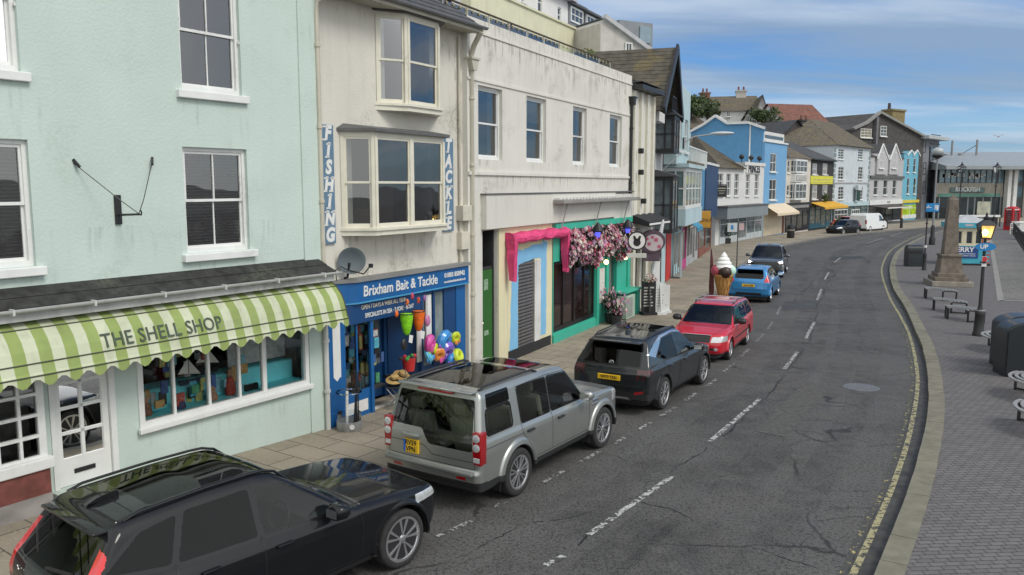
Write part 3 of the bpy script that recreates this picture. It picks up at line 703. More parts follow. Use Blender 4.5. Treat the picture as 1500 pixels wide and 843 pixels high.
b = MB(); b.cbox(-2.02, -1.84, -.58, .58, 1.485, 1.515, .012); b.build('roof_spoiler', BLACKPAINT, f['root'], smooth=True)
b = MB(); b.beam((f['ex'](.0, 1.12, -1) - .02, 0, 1.10), (f['ex'](-.42, 1.16, -1) - .02, -.45, 1.15), .03, .02); b.build('rear_wiper', PLASTIC, f['root'])
lettering(f['root'], 'X C 6 0', f['ex'](.45, .98, -1) - .004, .45, .95, .075, CHROME, rz=-PI / 2, name='badge_lettering')
sp = boxy_spec(); loc, a = axle_pose((882, 655), (757, 726), sp)
f = make_car('off_road_car', 'silver green boxy off-roader with glass roof panels and stepped tailgate', 'car', loc, a, sp, 'cars parked along the shops')
R = f['root']
rails(f, -2.05, -.42, .70, PLASTIC, .022, .035)
b = MB(); b.cbox(-2.24, -2.12, -.34, .34, 1.745, 1.80, .02); b.build('high_brake_light', REDLAMP, R, smooth=True)
b = MB(); b.cbox(-2.28, -2.08, -.72, .72, 1.80, 1.83, .012); b.build('roof_spoiler', SILVERPAINT, R, smooth=True)
for s in (1, -1):
 b = MB(); x = f['ex'](s * .87, 1.0, -1); y = f['sy'](-2.25, 1.0, s)
 b.cbox(x - .012, x + .15, min(s * .80, y + s * .012), max(s * .80, y + s * .012), .76, 1.26, .015); to = b.build('tail_light', REDLAMP, R, smooth=True)
 for zz in (1.175, 1.03):
  b = MB(); b.lathe([(.062, 0), (.062, -.012), (.03, -.02), (.001, -.02)], 18, o=(x - .008, s * .875, zz), axis='x'); b.build('lamp_roundel', CLEARLAMP, to, smooth=True)
 b = MB(); b.cbox(x - .016, x + .02, s * .875 - .06, s * .875 + .06, .80, .88, .01); b.build('reversing_lens', CLEARLAMP, to)
 b = MB(); x2 = f['ex'](s * .7, .5, -1); b.box(x2 - .012, x2 + .02, s * .62 - .09, s * .62 + .09, .52, .565); b.build('reflector', REDLAMP, R)
b = MB(); x = f['ex'](0.3, 1.0, -1); b.cbox(x - .05, x + .01, .20, .54, 1.0, 1.065, .015); b.build('tailgate_handle', SILVERPAINT, R, smooth=True)
b = MB(); b.cbox(-2.46, -2.30, -.86, .86, .60, .66, .02); b.build('bumper_step', PM('bumper_grey', (.2, .205, .195), rough=.45, metal=.4), R, smooth=True)
b = MB(); y = f['sy'](1.22, .93, -1)
for k in range(2): b.cbox(1.12, 1.34, y - .012, y + .02, .90 + k * .07, .95 + k * .07, .008)
b.build('side_vent', CHROME, R)
for xa in (-1.33, 1.555):
 for s in (1, -1):
  b = MB(); b.box(xa - .50, xa - .485, min(s * .72, s * .95), max(s * .72, s * .95), .22, .52); b.build('mud_flap', PLASTIC, R)
sp = crossover_spec(); loc, a = axle_pose((1030, 563), (973, 599), sp)
f = make_car('crossover_car', 'dark grey crossover with chrome window line and yellow rear plate', 'car', loc, a, sp, 'cars parked along the shops')
R = f['root']
rails(f, -1.7, .1, .60, ALLOYDK, .018, .035)
b = MB(); b.cbox(-2.02, -1.78, -.60, .60, 1.515, 1.55, .015); b.build('roof_spoiler', GREYPAINT, R, smooth=True)
b = MB(); b.lathe([(.001, -.012), (.055, -.01), (.06, 0)], 20, o=(f['ex'](0, 1.10, -1), 0, 1.10), axis='x'); b.build('badge', CHROME, R)
b = MB(); b.prism([(-1.35, 1.60), (-1.12, 1.615), (-1.25, 1.69), (-1.32, 1.70)], -.03, .03); b.build('shark_fin_aerial', GREYPAINT, R)
sp = small_estate_spec(); loc, a = axle_pose((1070, 527), (1095, 505), sp, side=1)
f = make_car('small_estate_car', 'red estate car with roof bars, nose towards the camera', 'car', loc, a, sp, 'cars parked along the shops')
R = f['root']; rails(f, -1.8, .05, .56, PLASTIC, .016, .05)
for x in (-.15, -1.0):
 z = f['tz'](x, .56) + .06; b = MB(); b.cbox(x - .03, x + .03, -.62, .62, z, z + .028, .008)
 for s in (1, -1): b.box(x - .05, x + .05, s * .56 - .03, s * .56 + .03, z - .06, z)
 b.build('roof_bar', ALLOY, R)
b = MB(); x = f['ex'](0, .765, 1); b.cbox(x - .03, x + .012, -.40, .40, .755, .785, .008); b.build('grille_chrome', CHROME, R)
b = MB()
for s in (1, -1): b.lathe([(.05, -.02), (.05, .012), (.001, .02)], 14, o=(f['ex'](s * .55, .40, 1), s * .55, .40), axis='x')
b.build('fog_lamp', CLEARLAMP, R)
sp = hatch_spec(); loc, a = (10.75, 35.9, 0), math.radians(65)
f = make_car('hatchback_car', 'bright blue hatchback seen from behind, beyond the red car', 'car', loc, a, sp, 'cars parked along the shops')
b = MB(); b.cbox(-1.83, -1.58, -.54, .54, 1.395, 1.425, .012); b.build('roof_spoiler', BLUEPAINT, f['root'], smooth=True)
f = make_car('crossover_car', 'gunmetal crossover facing the camera with lit headlamps', 'car', (14.25, 45.4, 0), math.radians(-112), suv_spec(), 'cars parked along the shops')
rails(f, -1.7, .1, .60, ALLOY, .018, .035)
f = make_car('hatchback_car', 'small black hatchback parked behind the white van, far along the street', 'car', (33.5, 83.0, 0), math.radians(-145), hatch_spec(BLACKPAINT, .05))
# == building kit
GLASS = glassmat('window_glass', (.55, .58, .58), ior=2.35)
GLASSFAR = PM('far_window_glass', (.035, .045, .055), rough=.06, var=.25, vs=.6, spec=.8)
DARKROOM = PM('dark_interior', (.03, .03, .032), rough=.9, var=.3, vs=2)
WHITEP = PM('white_gloss_paint', (.70, .71, .69), rough=.4, var=.05, vs=4, grime=.35, bump=.002, bs=30)
CREAMP = PM('cream_joinery', (.66, .635, .53), rough=.45, var=.06, vs=4, grime=.3)
MINT = PM('mint_render', (.50, .595, .545), rough=.85, var=.05, vs=.8, bump=.006, bs=22, streak=.04, grime=.16)
CREAMR = PM('cream_render', (.61, .585, .52), rough=.9, var=.06, vs=.7, bump=.006, bs=25, streak=.13, grime=.6, stain=(.22, .20, .15))
CREAMR2 = PM('grey_cream_render', (.63, .615, .56), rough=.9, var=.06, vs=.6, bump=.005, bs=25, streak=.10, grime=.75, stain=(.27, .255, .215))
FASCIAW = PM('off_white_fascia_board', (.62, .605, .545), rough=.6, var=.04, vs=.6, streak=.15)
SLATE = PM('slate', (.065, .066, .07), rough=.75, var=.35, vs=5, bump=.01, bs=9, grime=.3, stain=(.12, .115, .09))
SLATEMOSS = PM('mossy_slate', (.115, .098, .072), rough=.9, var=.35, vs=3, bump=.02, bs=9, grime=1.0, stain=(.20, .15, .05))
LEADC = PM('lead_flashing', (.10, .10, .10), rough=.6, var=.2)
ROOFFELT = PM('mossy_black_felt', (.028, .029, .027), rough=.95, var=.5, vs=7, bump=.012, bs=25, grime=.5, stain=(.10, .11, .07))
PVCGREY = PM('grey_white_gutter', (.52, .53, .52), rough=.5, var=.06, streak=.3, grime=.3)
PIPECREAM = PM('cream_downpipe', (.50, .47, .385), rough=.55, var=.08, streak=.4, grime=.5)
BLACKIRON = PM('black_iron', (.016, .016, .018), rough=.45, var=.15)
BAITBLUE = PM('shopfront_blue', (.006, .10, .30), rough=.45, var=.08, vs=2, streak=.25)
BAITDARK = PM('shopfront_dark_blue', (.006, .05, .16), rough=.45, var=.1)
SIGNBLUE = PM('faded_sign_blue', (.105, .19, .28), rough=.7, var=.12, vs=4, grime=.5, stain=(.3, .35, .4))
SIGNWHITE = PM('sign_white', (.68, .68, .66), rough=.55, var=.05, vs=5)
AQUA = PM('aqua_green_paint', (.045, .42, .30), rough=.5, var=.06, streak=.12)
GREENP = PM('green_door_paint', (.022, .115, .018), rough=.5, var=.1)
SKYBLUEP = PM('sky_blue_paint', (.20, .46, .70), rough=.7, var=.05)
PINKP = PM('pink_canvas', (.62, .05, .17), rough=.7, var=.2, vs=6, grime=.5, stain=(.68, .30, .38))
SHUTTER = PM('steel_shutter', (.15, .147, .15), rough=.5, metal=.3, var=.12, streak=.4)
TURQ = PM('turquoise_board', (.20, .78, .84), rough=.6, var=.05)
BRICKM = PM('painted_brick', (.17, .045, .035), rough=.8, var=.3, vs=4, grime=.6, stain=(.10, .09, .085))
def wall_holes(mb, s0, s1, z0, z1, holes, y=0.0, rev=.12, m=0, mrev=None):
 S = sorted({s0, s1, *[h[0] for h in holes], *[h[1] for h in holes]}); Z = sorted({z0, z1, *[h[2] for h in holes], *[h[3] for h in holes]})
 S = [q for q in S if s0 <= q <= s1]; Z = [q for q in Z if z0 <= q <= z1]
 for a, b in zip(S[:-1], S[1:]):
  run = None
  for c, d in zip(Z[:-1], Z[1:]):
   cx, cz = (a + b) / 2, (c + d) / 2
   if any(h[0] < cx < h[1] and h[2] < cz < h[3] for h in holes): continue
   mb.poly([(a, y, c), (b, y, c), (b, y, d), (a, y, d)], m)
 for h in holes:
  a, b, c, d = h[:4]; a, b, c, d = max(a, s0), min(b, s1), max(c, z0), min(d, z1); q = y + rev; k = m if mrev is None else mrev
  mb.poly([(a, y, c), (a, y, d), (a, q, d), (a, q, c)], k); mb.poly([(b, y, c), (b, q, c), (b, q, d), (b, y, d)], k)
  mb.poly([(a, y, d), (b, y, d), (b, q, d), (a, q, d)], k); mb.poly([(a, y, c), (a, q, c), (b, q, c), (b, y, c)], k)
 return mb
def shell(mb, s0, s1, z0, z1, y0, y1, m=0, top=True):
 mb.poly([(s0, y0, z0), (s0, y0, z1), (s0, y1, z1), (s0, y1, z0)], m); mb.poly([(s1, y0, z0), (s1, y1, z0), (s1, y1, z1), (s1, y0, z1)], m)
 mb.poly([(s0, y1, z0), (s0, y1, z1), (s1, y1, z1), (s1, y1, z0)], m)
 if top: mb.poly([(s0, y0, z1), (s1, y0, z1), (s1, y1, z1), (s0, y1, z1)], m)
 return mb
def sash(parent, s0, s1, z0, z1, y=.12, m=None, cols=2, rows=(1, 1), fw=.06, sill=True, blind=None, glass=None, sillm=None, horns=False, meet=.5, sillw=.10, mt=.045, room=True, sillp=.08):
 m = m or WHITEP; glass = glass or GLASS
 f = MB(); d = .07
 f.box(s0, s0 + fw, y - d * .5, y + d, z0, z1); f.box(s1 - fw, s1, y - d * .5, y + d, z0, z1)
 f.box(s0 + fw, s1 - fw, y - d * .5, y + d, z1 - fw, z1); f.box(s0 + fw, s1 - fw, y - d * .5, y + d, z0, z0 + fw * 1.3)
 zm = z0 + (z1 - z0) * meet
 a, b = s0 + fw, s1 - fw
 iw = .035
 for (lo, hi, yy, rw) in ((zm - mt / 2, z1 - fw, y - .012, rows[0]), (z0 + fw * 1.3, zm + mt / 2, y + .02, rows[1])):
  f.box(a, a + iw, yy, yy + .035, lo, hi); f.box(b - iw, b, yy, yy + .035, lo, hi)
  f.box(a + iw, b - iw, yy, yy + .035, hi - mt, hi); f.box(a + iw, b - iw, yy, yy + .035, lo, lo + mt)
  for k in range(1, cols):
   x = a + (b - a) * k / cols; f.box(x - .011, x + .011, yy + .004, yy + .031, lo + mt, hi - mt)
  for k in range(1, rw):
   zz = lo + (hi - lo) * k / rw; f.box(a + iw, b - iw, yy + .006, yy + .029, zz - .011, zz + .011)
 if horns:
  for x in (s0 - .03, s1 - .02):
   f.box(x, x + .05, y - .09, y - .036, zm - .10, zm - .06)
   f.beam((x + .025, y - .06, zm - .1), (x + .06, y - .08, zm + .14), .03)
 w = f.build('window', m, parent)
 g = MB(); g.poly([(a, y + .015, zm), (b, y + .015, zm), (b, y + .015, z1 - fw), (a, y + .015, z1 - fw)]); g.poly([(a, y + .04, z0 + fw), (b, y + .04, z0 + fw), (b, y + .04, zm), (a, y + .04, zm)])
 g.build('pane', glass, w)
 if sill:
  q = MB(); q.cbox(s0 - sillw, s1 + sillw, y - .12 - sillp, y - .03, z0 - .13, z0 - .004, .012); q.build('sill', sillm or m, w)
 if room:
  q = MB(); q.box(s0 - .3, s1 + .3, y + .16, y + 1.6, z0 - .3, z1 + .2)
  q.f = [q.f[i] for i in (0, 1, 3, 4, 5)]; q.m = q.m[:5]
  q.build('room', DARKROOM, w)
 if blind == 'slats':
  q = MB(); n = int((z1 - z0) / .055)
  for k in range(n):
   zz = z0 + fw + (z1 - z0 - 2 * fw) * (k + .5) / n; q.box(a + .02, b - .02, y + .075, y + .105, zz - .006, zz + .006)
  q.build('blind', PM('blind_slats', (.50, .51, .51), rough=.5, var=.1), w)
 if blind == 'curtain':
  q = MB()
  for (p0, p1) in ((a, a + (b - a) * .28), (b - (b - a) * .30, b)):
   n = 9; top = [];
   for k in range(n): top.append((p0 + (p1 - p0) * k / (n - 1), y + .10 + .03 * (k % 2)))
   for k in range(n - 1):
    q.poly([(top[k][0], top[k][1], z0 + fw), (top[k + 1][0], top[k + 1][1], z0 + fw), (top[k + 1][0], top[k + 1][1], z1 - fw), (top[k][0], top[k][1], z1 - fw)])
  q.build('curtain', PM('net_curtain', (.5, .52, .53), rough=.9, var=.15), w)
 if blind == 'roller':
  q = MB(); q.box(a + .02, b - .02, y + .08, y + .085, z0 + (z1 - z0) * .62, z1 - fw); q.build('blind', PM('roller_blind', (.55, .55, .52), rough=.8), w)
 return w
def far_win(mbf, mbg, s0, s1, z0, z1, y=.0, fw=.07, bars=1, vb=0, arch=0):
 mbf.box(s0, s0 + fw, y - .03, y + .06, z0, z1); mbf.box(s1 - fw, s1, y - .03, y + .06, z0, z1)
 mbf.box(s0 + fw, s1 - fw, y - .03, y + .06, z1 - fw, z1); mbf.box(s0 + fw, s1 - fw, y - .03, y + .06, z0, z0 + fw)
 for k in range(bars):
  zz = z0 + (z1 - z0) * (k + 1) / (bars + 1); mbf.box(s0 + fw, s1 - fw, y - .02, y + .05, zz - .03, zz + .03)
 for k in range(vb):
  x = s0 + (s1 - s0) * (k + 1) / (vb + 1); mbf.box(x - .02, x + .02, y - .02, y + .05, z0 + fw, z1 - fw)
 mbg.poly([(s0 + .02, y + .03, z0 + .02), (s1 - .02, y + .03, z0 + .02), (s1 - .02, y + .03, z1 - .02), (s0 + .02, y + .03, z1 - .02)])
def fwin(parent, s0, s1, z0, z1, y=.10, m=None, bars=1, vb=0, sill=True, fw=.07, sillm=None, glass=None):
 f = MB(); g = MB(); far_win(f, g, s0, s1, z0, z1, y, fw, bars, vb)
 w = f.build('window', m or WHITEP, parent); g.build('pane', glass or GLASSFAR, w)
 if sill:
  q = MB(); q.box(s0 - .08, s1 + .08, y - .2, y - .03, z0 - .12, z0 - .002); q.build('sill', sillm or m or WHITEP, w)
 return w
def slates(mb, A, B, C, D, course=.28, step=.014, m=0):
 A, B, C, D = map(Vector, (A, B, C, D)); n = max(1, int((D - A).length / course)); nr = (B - A).cross(D - A).normalized()
 for k in range(n):
  t0, t1 = k / n, (k + 1) / n
  p, q = A.lerp(D, t0), B.lerp(C, t0); r, u = B.lerp(C, t1), A.lerp(D, t1)
  mb.poly([p + nr * step, q + nr * step, r, u], m); mb.poly([p, q, q + nr * step, p + nr * step], m)
def rain_pipe(parent, pts, r=.05, m=None, clips=(), hopper=None):
 b = MB(); b.tube(pts, r, 10)
 for z in clips:
  p = pts[-1]; b.lathe([(r * 1.35, z - .03), (r * 1.35, z + .03)], 10, o=(p[0], p[1], 0))
 if hopper:
  x, y, z = hopper; b.prism([(x - .16, z), (x + .16, z), (x + .08, z - .25), (x - .08, z - .25)], y - .12, y + .06)
  b.box(x - .19, x + .19, y - .15, y + .08, z, z + .05)
 return b.build('rain_pipe', m or PIPECREAM, parent, smooth=True)
def stain_mat(name, col, amt, lo=.50):
 m = bpy.data.materials.new(name); m.use_nodes = True; N = m.node_tree.nodes; L = m.node_tree.links; b = N['Principled BSDF']; b.inputs['Base Color'].default_value = (*col, 1); b.inputs['Roughness'].default_value = .95; b.inputs['Specular IOR Level'].default_value = .1
 tc = N.new('ShaderNodeTexCoord'); sp = N.new('ShaderNodeSeparateXYZ'); L.new(tc.outputs['Generated'], sp.inputs[0])
 def nz(sc, d, src):
  k = N.new('ShaderNodeMapping'); k.inputs['Scale'].default_value = sc; L.new(tc.outputs[src], k.inputs[0]); n = N.new('ShaderNodeTexNoise'); n.inputs['Scale'].default_value = 1; n.inputs['Detail'].default_value = d; L.new(k.outputs[0], n.inputs['Vector']); return n.outputs['Fac']
 def rg(a, x, y):
  r = N.new('ShaderNodeMapRange'); r.interpolation_type = 'SMOOTHSTEP'; r.inputs[1].default_value = x; r.inputs[2].default_value = y; L.new(a, r.inputs[0]); return r.outputs[0]
 def mu(a, c):
  x = N.new('ShaderNodeMath'); x.operation = 'MULTIPLY'; L.new(a, x.inputs[0])
  if isinstance(c, float): x.inputs[1].default_value = c
  else: L.new(c, x.inputs[1])
  return x.outputs[0]
 f = mu(rg(nz((9, 9, .8), 6, 'Object'), lo, lo + .32), rg(nz((3, 3, 3), 8, 'Object'), .36, .62)); f = mu(f, rg(sp.outputs[2], .0, .85)); e = mu(rg(sp.outputs[0], 0, .06), rg(sp.outputs[0], 1, .94)); f = mu(mu(f, e), amt)
 t = N.new('ShaderNodeBsdfTransparent'); x = N.new('ShaderNodeMixShader'); L.new(f, x.inputs[0]); L.new(t.outputs[0], x.inputs[1]); L.new(b.outputs[0], x.inputs[2]); L.new(x.outputs[0], N['Material Output'].inputs[0]); return m
STAIN = stain_mat('grey_green_rain_stain', (.22, .235, .20), .26); STAIN2 = stain_mat('brown_grey_rain_stain', (.26, .245, .20), .42, .42)
def stain(T, s0, s1, z0, z1, y=-.003, m=None):
 return MB().poly([(s0, y, z0), (s1, y, z0), (s1, y, z1), (s0, y, z1)]).build('rain_stain', m or STAIN, T, fixn=False)
# == near row
R0 = G(478, 628, .12)
FM = Frame(*R0, vp=1550)       # mint house with the shell shop
FB = Frame(*R0, vp=1450)       # bait shop house
FC = Frame(*G(755, 525, .12), vp=1360)   # long cream block
H1 = fthing('mint_house', 'pale mint green rendered house with striped awning and sash windows, nearest on the left', 'house', FM)
pw = .09
win = {}
w1 = FM.S(262, 0, 100) + .03, FM.S(353, 0, 100)
w2 = FM.S(271, 0, 300) + .0, FM.S(364, 0, 300)
wl = (-6.55, FM.S(47, 0, 300))
zu0, zu1 = 6.42, 8.35; zl0, zl1 = 3.79, 5.52
shop_z = 0.0
door = (-5.28, -4.30, .52, 2.62); swin = (-3.93, -.42, 1.10, 2.55); bay = (-8.2, -5.42, 1.10, 2.75)
mb = MB()
holes = [(w1[0], w1[1], zu0, zu1), (w2[0], w2[1], zl0, zl1), (wl[0], wl[1] - .02, zu0, zu1), (wl[0], wl[1], zl0, zl1), door, swin, bay]
wall_holes(mb, -9.5, 0, -.1, 10.4, holes, rev=.13); shell(mb, -9.5, 0, -.1, 10.4, 0, 8)
mb.build('wall', MINT, H1)
mb = MB(); mb.cbox(-.44, 0.0, -.035, .06, 3.42, 10.4, .012); mb.box(-.40, 0, -.03, .03, -.1, 2.6); mb.build('corner_pilaster', MINT, H1)
sash(H1, w1[0], w1[1], zu0, zu1, y=.10, cols=2, horns=True, sillp=.06)
sash(H1, w2[0], w2[1], zl0, zl1, y=.10, cols=2, blind='slats')
sash(H1, wl[0], wl[1] - .02, zu0, zu1, y=.10, cols=2, horns=True, blind='curtain', sillp=.06)
sash(H1, wl[0], wl[1], zl0, zl1, y=.10, cols=2, blind='slats')
mb = MB()
slates(mb, (-9.5, -.40, 3.27), (-.0, -.40, 3.27), (-.12, 0, 3.52), (-9.5, 0, 3.52), course=.17, step=.012)
mb.poly([(0, -.40, 3.26), (-.12, 0, 3.52), (0, 0, 3.2)]); mb.poly([(-9.5, -.40, 3.26), (0, -.40, 3.26), (0, 0, 3.2), (-9.5, 0, 3.2)])
mb.build('lean_to_roof', ROOFFELT, H1)
mb = MB(); mb.box(-9.5, -.05, -.385, -.34, 3.10, 3.255); mb.build('fascia_board', PM('worn_white_board', (.45, .46, .44), rough=.7, var=.2, vs=3, grime=.9, streak=.5), H1)
mb = MB()
n = 10; ring = []
for k in range(n + 1):
 t = PI + PI * k / n; ring.append((-.445 + .06 * math.cos(t), 3.275 + .055 * math.sin(t)))
pts = ring + [(-.385 + -.006, 3.275), (-.391 - .0, 3.272)] + [(-.445 + .052 * math.cos(2 * PI - PI * k / n), 3.275 + .047 * math.sin(2 * PI - PI * k / n)) for k in range(1, n)]
mb.prism(pts, -9.5, .05, 'x')
for k in range(9): mb.box(-9.2 + k * 1.1, -9.17 + k * 1.1, -.51, -.385, 3.205, 3.285)
mb.build('gutter', PVCGREY, H1, smooth=True)
CG = PM('awning_green', (.25, .32, .10), rough=.85, var=.12, vs=2, streak=.3, grime=.35, stain=(.2, .24, .12))
CW = PM('awning_cream', (.50, .53, .385), rough=.85, var=.08, vs=2, streak=.4, grime=.4, stain=(.3, .34, .2))
prof = [(.08, 3.10), (.22, 3.07), (.38, 2.99), (.51, 2.85), (.585, 2.71), (.63, 2.56), (.665, 2.44), (.69, 2.40)]
mb = MB(); per = .345; s = -9.45; k = 0; m = 0
stripes = []
while s < -.001:
 e = min(s + per / 2, 0.0); stripes.append((s, e, k % 2)); s = e; k += 1
sub = 3
for (a, b, c) in stripes:
 for q in range(sub):
  x0 = a + (b - a) * q / sub; x1 = a + (b - a) * (q + 1) / sub
  for i in range(len(prof) - 1):
   (o0, z0), (o1, z1) = prof[i], prof[i + 1]
   sag = lambda o, z, i: z
   mb.poly([(x0, -o0, z0), (x1, -o0, z0), (x1, -o1, z1), (x0, -o1, z1)], c)
  zz = lambda x: 2.40 - .10 - .055 * math.cos(2 * PI * (x + .06) / per)
  mb.poly([(x0, -.69, 2.40), (x1, -.69, 2.40), (x1, -.70, zz(x1)), (x0, -.70, zz(x0))], c)
mb.poly([(0, -o, z) for o, z in prof] + [(0, -.08, 2.40)], 0)
AW = mb.build('awning', [CG, CW], H1)
mb = MB()
for i in (2, 5, 7):
 o, z = prof[i]; mb.tube([(-9.45, -o - .004, z), (.0, -o - .004, z)], .011, 6)
for i in range(len(prof) - 1): mb.beam((-.005, -prof[i][0], prof[i][1]), (-.005, -prof[i + 1][0], prof[i + 1][1]), .02)
mb.build('awning_rib', PM('rib_dark_green', (.05, .06, .035), rough=.6), AW)
o0, z0 = prof[5]; o1, z1 = prof[3]
tl = math.atan2(o0 - o1, z1 - z0)
sa, sb = FM.S(140.6, .6, 504), FM.S(336.5, .6, 487)
lettering(AW, 'THE SHELL SHOP', (sa + sb) / 2 - .03, -.60, 2.695, .30, PM('awning_letters', (.06, .085, .06), rough=.8), tilt=-tl, ext=.004, bold=.001, sx=(sb - sa) / 2.63, spacing=1.05)
W = MB(); a, b, c, d = swin
W.box(a, b, -.03, .09, c, c + .10); W.box(a, a + .09, -.03, .09, c + .10, d); W.box(b - .09, b, -.03, .09, c + .10, d); W.box(a + .09, b - .09, -.03, .09, d - .08, d)
mul = [FM.S(254.5, 0, 560), FM.S(306, 0, 550), FM.S(350.6, 0, 540), FM.S(387, 0, 530)]
for k, x in enumerate(mul):
 h = .045 if k < 3 else .085; W.box(x - h / 2, x + h / 2, -.01, .07, c + .10, d - .08)
shopw = W.build('shop_window', WHITEP, H1)
W = MB(); W.poly([(a + .09, .03, c + .1), (b - .09, .03, c + .1), (b - .09, .03, d - .08), (a + .09, .03, d - .08)]); W.build('pane', glassmat('shop_glass', (.95, .96, .96)), shopw)
W = MB(); W.cbox(a - .04, b + .05, -.10, -.028, c - .07, c + .02, .012); W.build('sill', WHITEP, shopw)
W = MB(); W.box(a, b, .10, .95, c + .06, c + .10); W.box(a, b, .46, .50, c + .10, c + .44); W.box(a, b, .50, .95, c + .42, c + .45)
W.build('display_shelf', TURQ, shopw)
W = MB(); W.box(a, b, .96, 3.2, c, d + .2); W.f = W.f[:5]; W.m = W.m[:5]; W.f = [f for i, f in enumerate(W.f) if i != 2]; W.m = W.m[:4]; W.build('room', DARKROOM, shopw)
W = MB(); W.box(b - 1.35, b - .02, .62, .64, c + .5, d); W.build('display_backboard', PM('paper_board', (.45, .47, .45), var=.3, vs=8), shopw)
D = MB(); a, b, c, d = door
D.box(a, a + .07, -.02, .12, c, d); D.box(b - .09, b, -.02, .12, c, d); D.box(a + .07, b - .09, -.02, .12, d - .07, d)
for (x0, x1, z0, z1) in ((a + .075, a + .17, c + .01, d - .08), (b - .19, b - .095, c + .01, d - .08), (a + .17, b - .19, c + .01, c + .42), (a + .17, b - .19, d - .19, d - .08)): D.box(x0, x1, .03, .08, z0, z1)
mx = (a + b) / 2 - .01; D.box(mx - .025, mx + .025, .035, .075, c + .42, d - .19)
for k in range(1, 4):
 zz = c + .42 + (d - c - .61) * k / 4; D.box(a + .17, b - .19, .035, .075, zz - .022, zz + .022)
dr = D.build('door', WHITEP, H1)
D = MB(); D.poly([(a + .15, .055, c + .4), (b - .17, .055, c + .4), (b - .17, .055, d - .17), (a + .15, .055, d - .17)]); D.build('pane', GLASS, dr)
D = MB(); D.cbox(mx - .17, mx + .15, .015, .034, c + .17, c + .24, .008); D.build('letter_plate', BLACKIRON, dr)
D = MB(); D.box(a - .05, b + .08, -.20, .03, .0, c - .004); D.build('door_step', PM('door_step_mint', (.43, .50, .44), grime=.6), dr)
D = MB(); D.box(mx + .04, b - .20, .062, .066, d - .55, d - .22); D.build('notice', PM('pale_blue_notice', (.42, .58, .62), var=.3, vs=14), dr)
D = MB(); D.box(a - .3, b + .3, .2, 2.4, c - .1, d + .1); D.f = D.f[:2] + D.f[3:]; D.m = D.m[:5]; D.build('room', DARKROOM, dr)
Bw = MB(); a, b, c, d = bay; yb = -.12
for k in range(10): x = b - .04 - k * .29; Bw.box(x - (.05 if k == 0 else .02), x + (.05 if k == 0 else .02), yb - .02, yb + .05, c, d)
for k in range(6): zz = c + .03 + k * .30; Bw.box(a, b - .09, yb - .018, yb + .045, zz - .022, zz + .022)
Bw.cbox(a, b + .06, yb - .12, yb + .16, c - .14, c + .02, .015)
bw = Bw.build('bow_window', WHITEP, H1)
Bw = MB(); Bw.poly([(a, yb + .02, c), (b, yb + .02, c), (b, yb + .02, d), (a, yb + .02, d)]); Bw.build('pane', GLASS, bw)
Bw = MB(); Bw.box(a, b, .30, .33, c, d - .7); Bw.box(a, b, -.05, .3, c, c + .03); Bw.build('display_back', PM('pinkish_display', (.46, .40, .38), var=.45, vs=5), bw)
Bw = MB(); Bw.box(a, b + .0, -.20, .05, -.1, c - .14)
Bw.build('brick_base', None or PM('stained_brick_base', (.155, .05, .04), rough=.85, var=.35, vs=5, grime=1.0, stain=(.16, .15, .145), bump=.004, bs=18), H1)
Bw = MB(); Bw.box(a, b + .008, -.208, .04, -.1, .60); Bw.build('plaster_base', PM('stained_grey_plaster', (.24, .225, .21), rough=.9, var=.35, vs=3, grime=1.0, stain=(.09, .085, .08), bump=.006, bs=14), H1)
Bw = MB(); Bw.box(FM.S(177, 0), FM.S(177, 0) + .36, -.012, .004, 2.28, 2.44); pl = Bw.build('number_plaque', PM('slate_plaque', (.16, .17, .16)), H1)
lettering(pl, 'No.8', FM.S(177, 0) + .18, -.016, 2.36, .13, SIGNWHITE)
rain_pipe(H1, [(-.03, -.09, .12), (-.03, -.09, 2.6)], .05, PM('white_downpipe', (.55, .56, .53), streak=.5, grime=.5), clips=(.9, 1.9))
mb = MB(); mb.tube([(.06, -.05, .2), (.06, -.05, 2.5)], .018, 6); mb.build('cable', BLACKIRON, H1)
T = fthing('sign_bracket', 'empty black iron sign bracket with two stay wires on the mint wall', 'bracket', FM, s=-4.08, o=0, z=4.3)
b = MB(); b.box(-.05, .05, -.03, 0, 0.02, .46); b.build('wall_plate', BLACKIRON, T)
b = MB(); b.tube([(0, -.03, .16), (0, -.55, .18)], .017, 8); b.tube([(0, -.55, .18), (.0, -.60, .17), (0, -.62, .21), (0, -.59, .24)], .012, 6); b.build('arm', BLACKIRON, T)
for (x, z) in ((-.62, .92), (.62, .98)):
 b = MB(); b.tube([(x, 0, z), (x * .3, -.4, .18 + (z - .18) * .28), (0, -.55, .19)], .007, 5); b.beam((x, 0, z + .05), (x + (.05 if x < 0 else -.05), -.07, z - .06), .035); b.build('stay_wire', BLACKIRON, T)
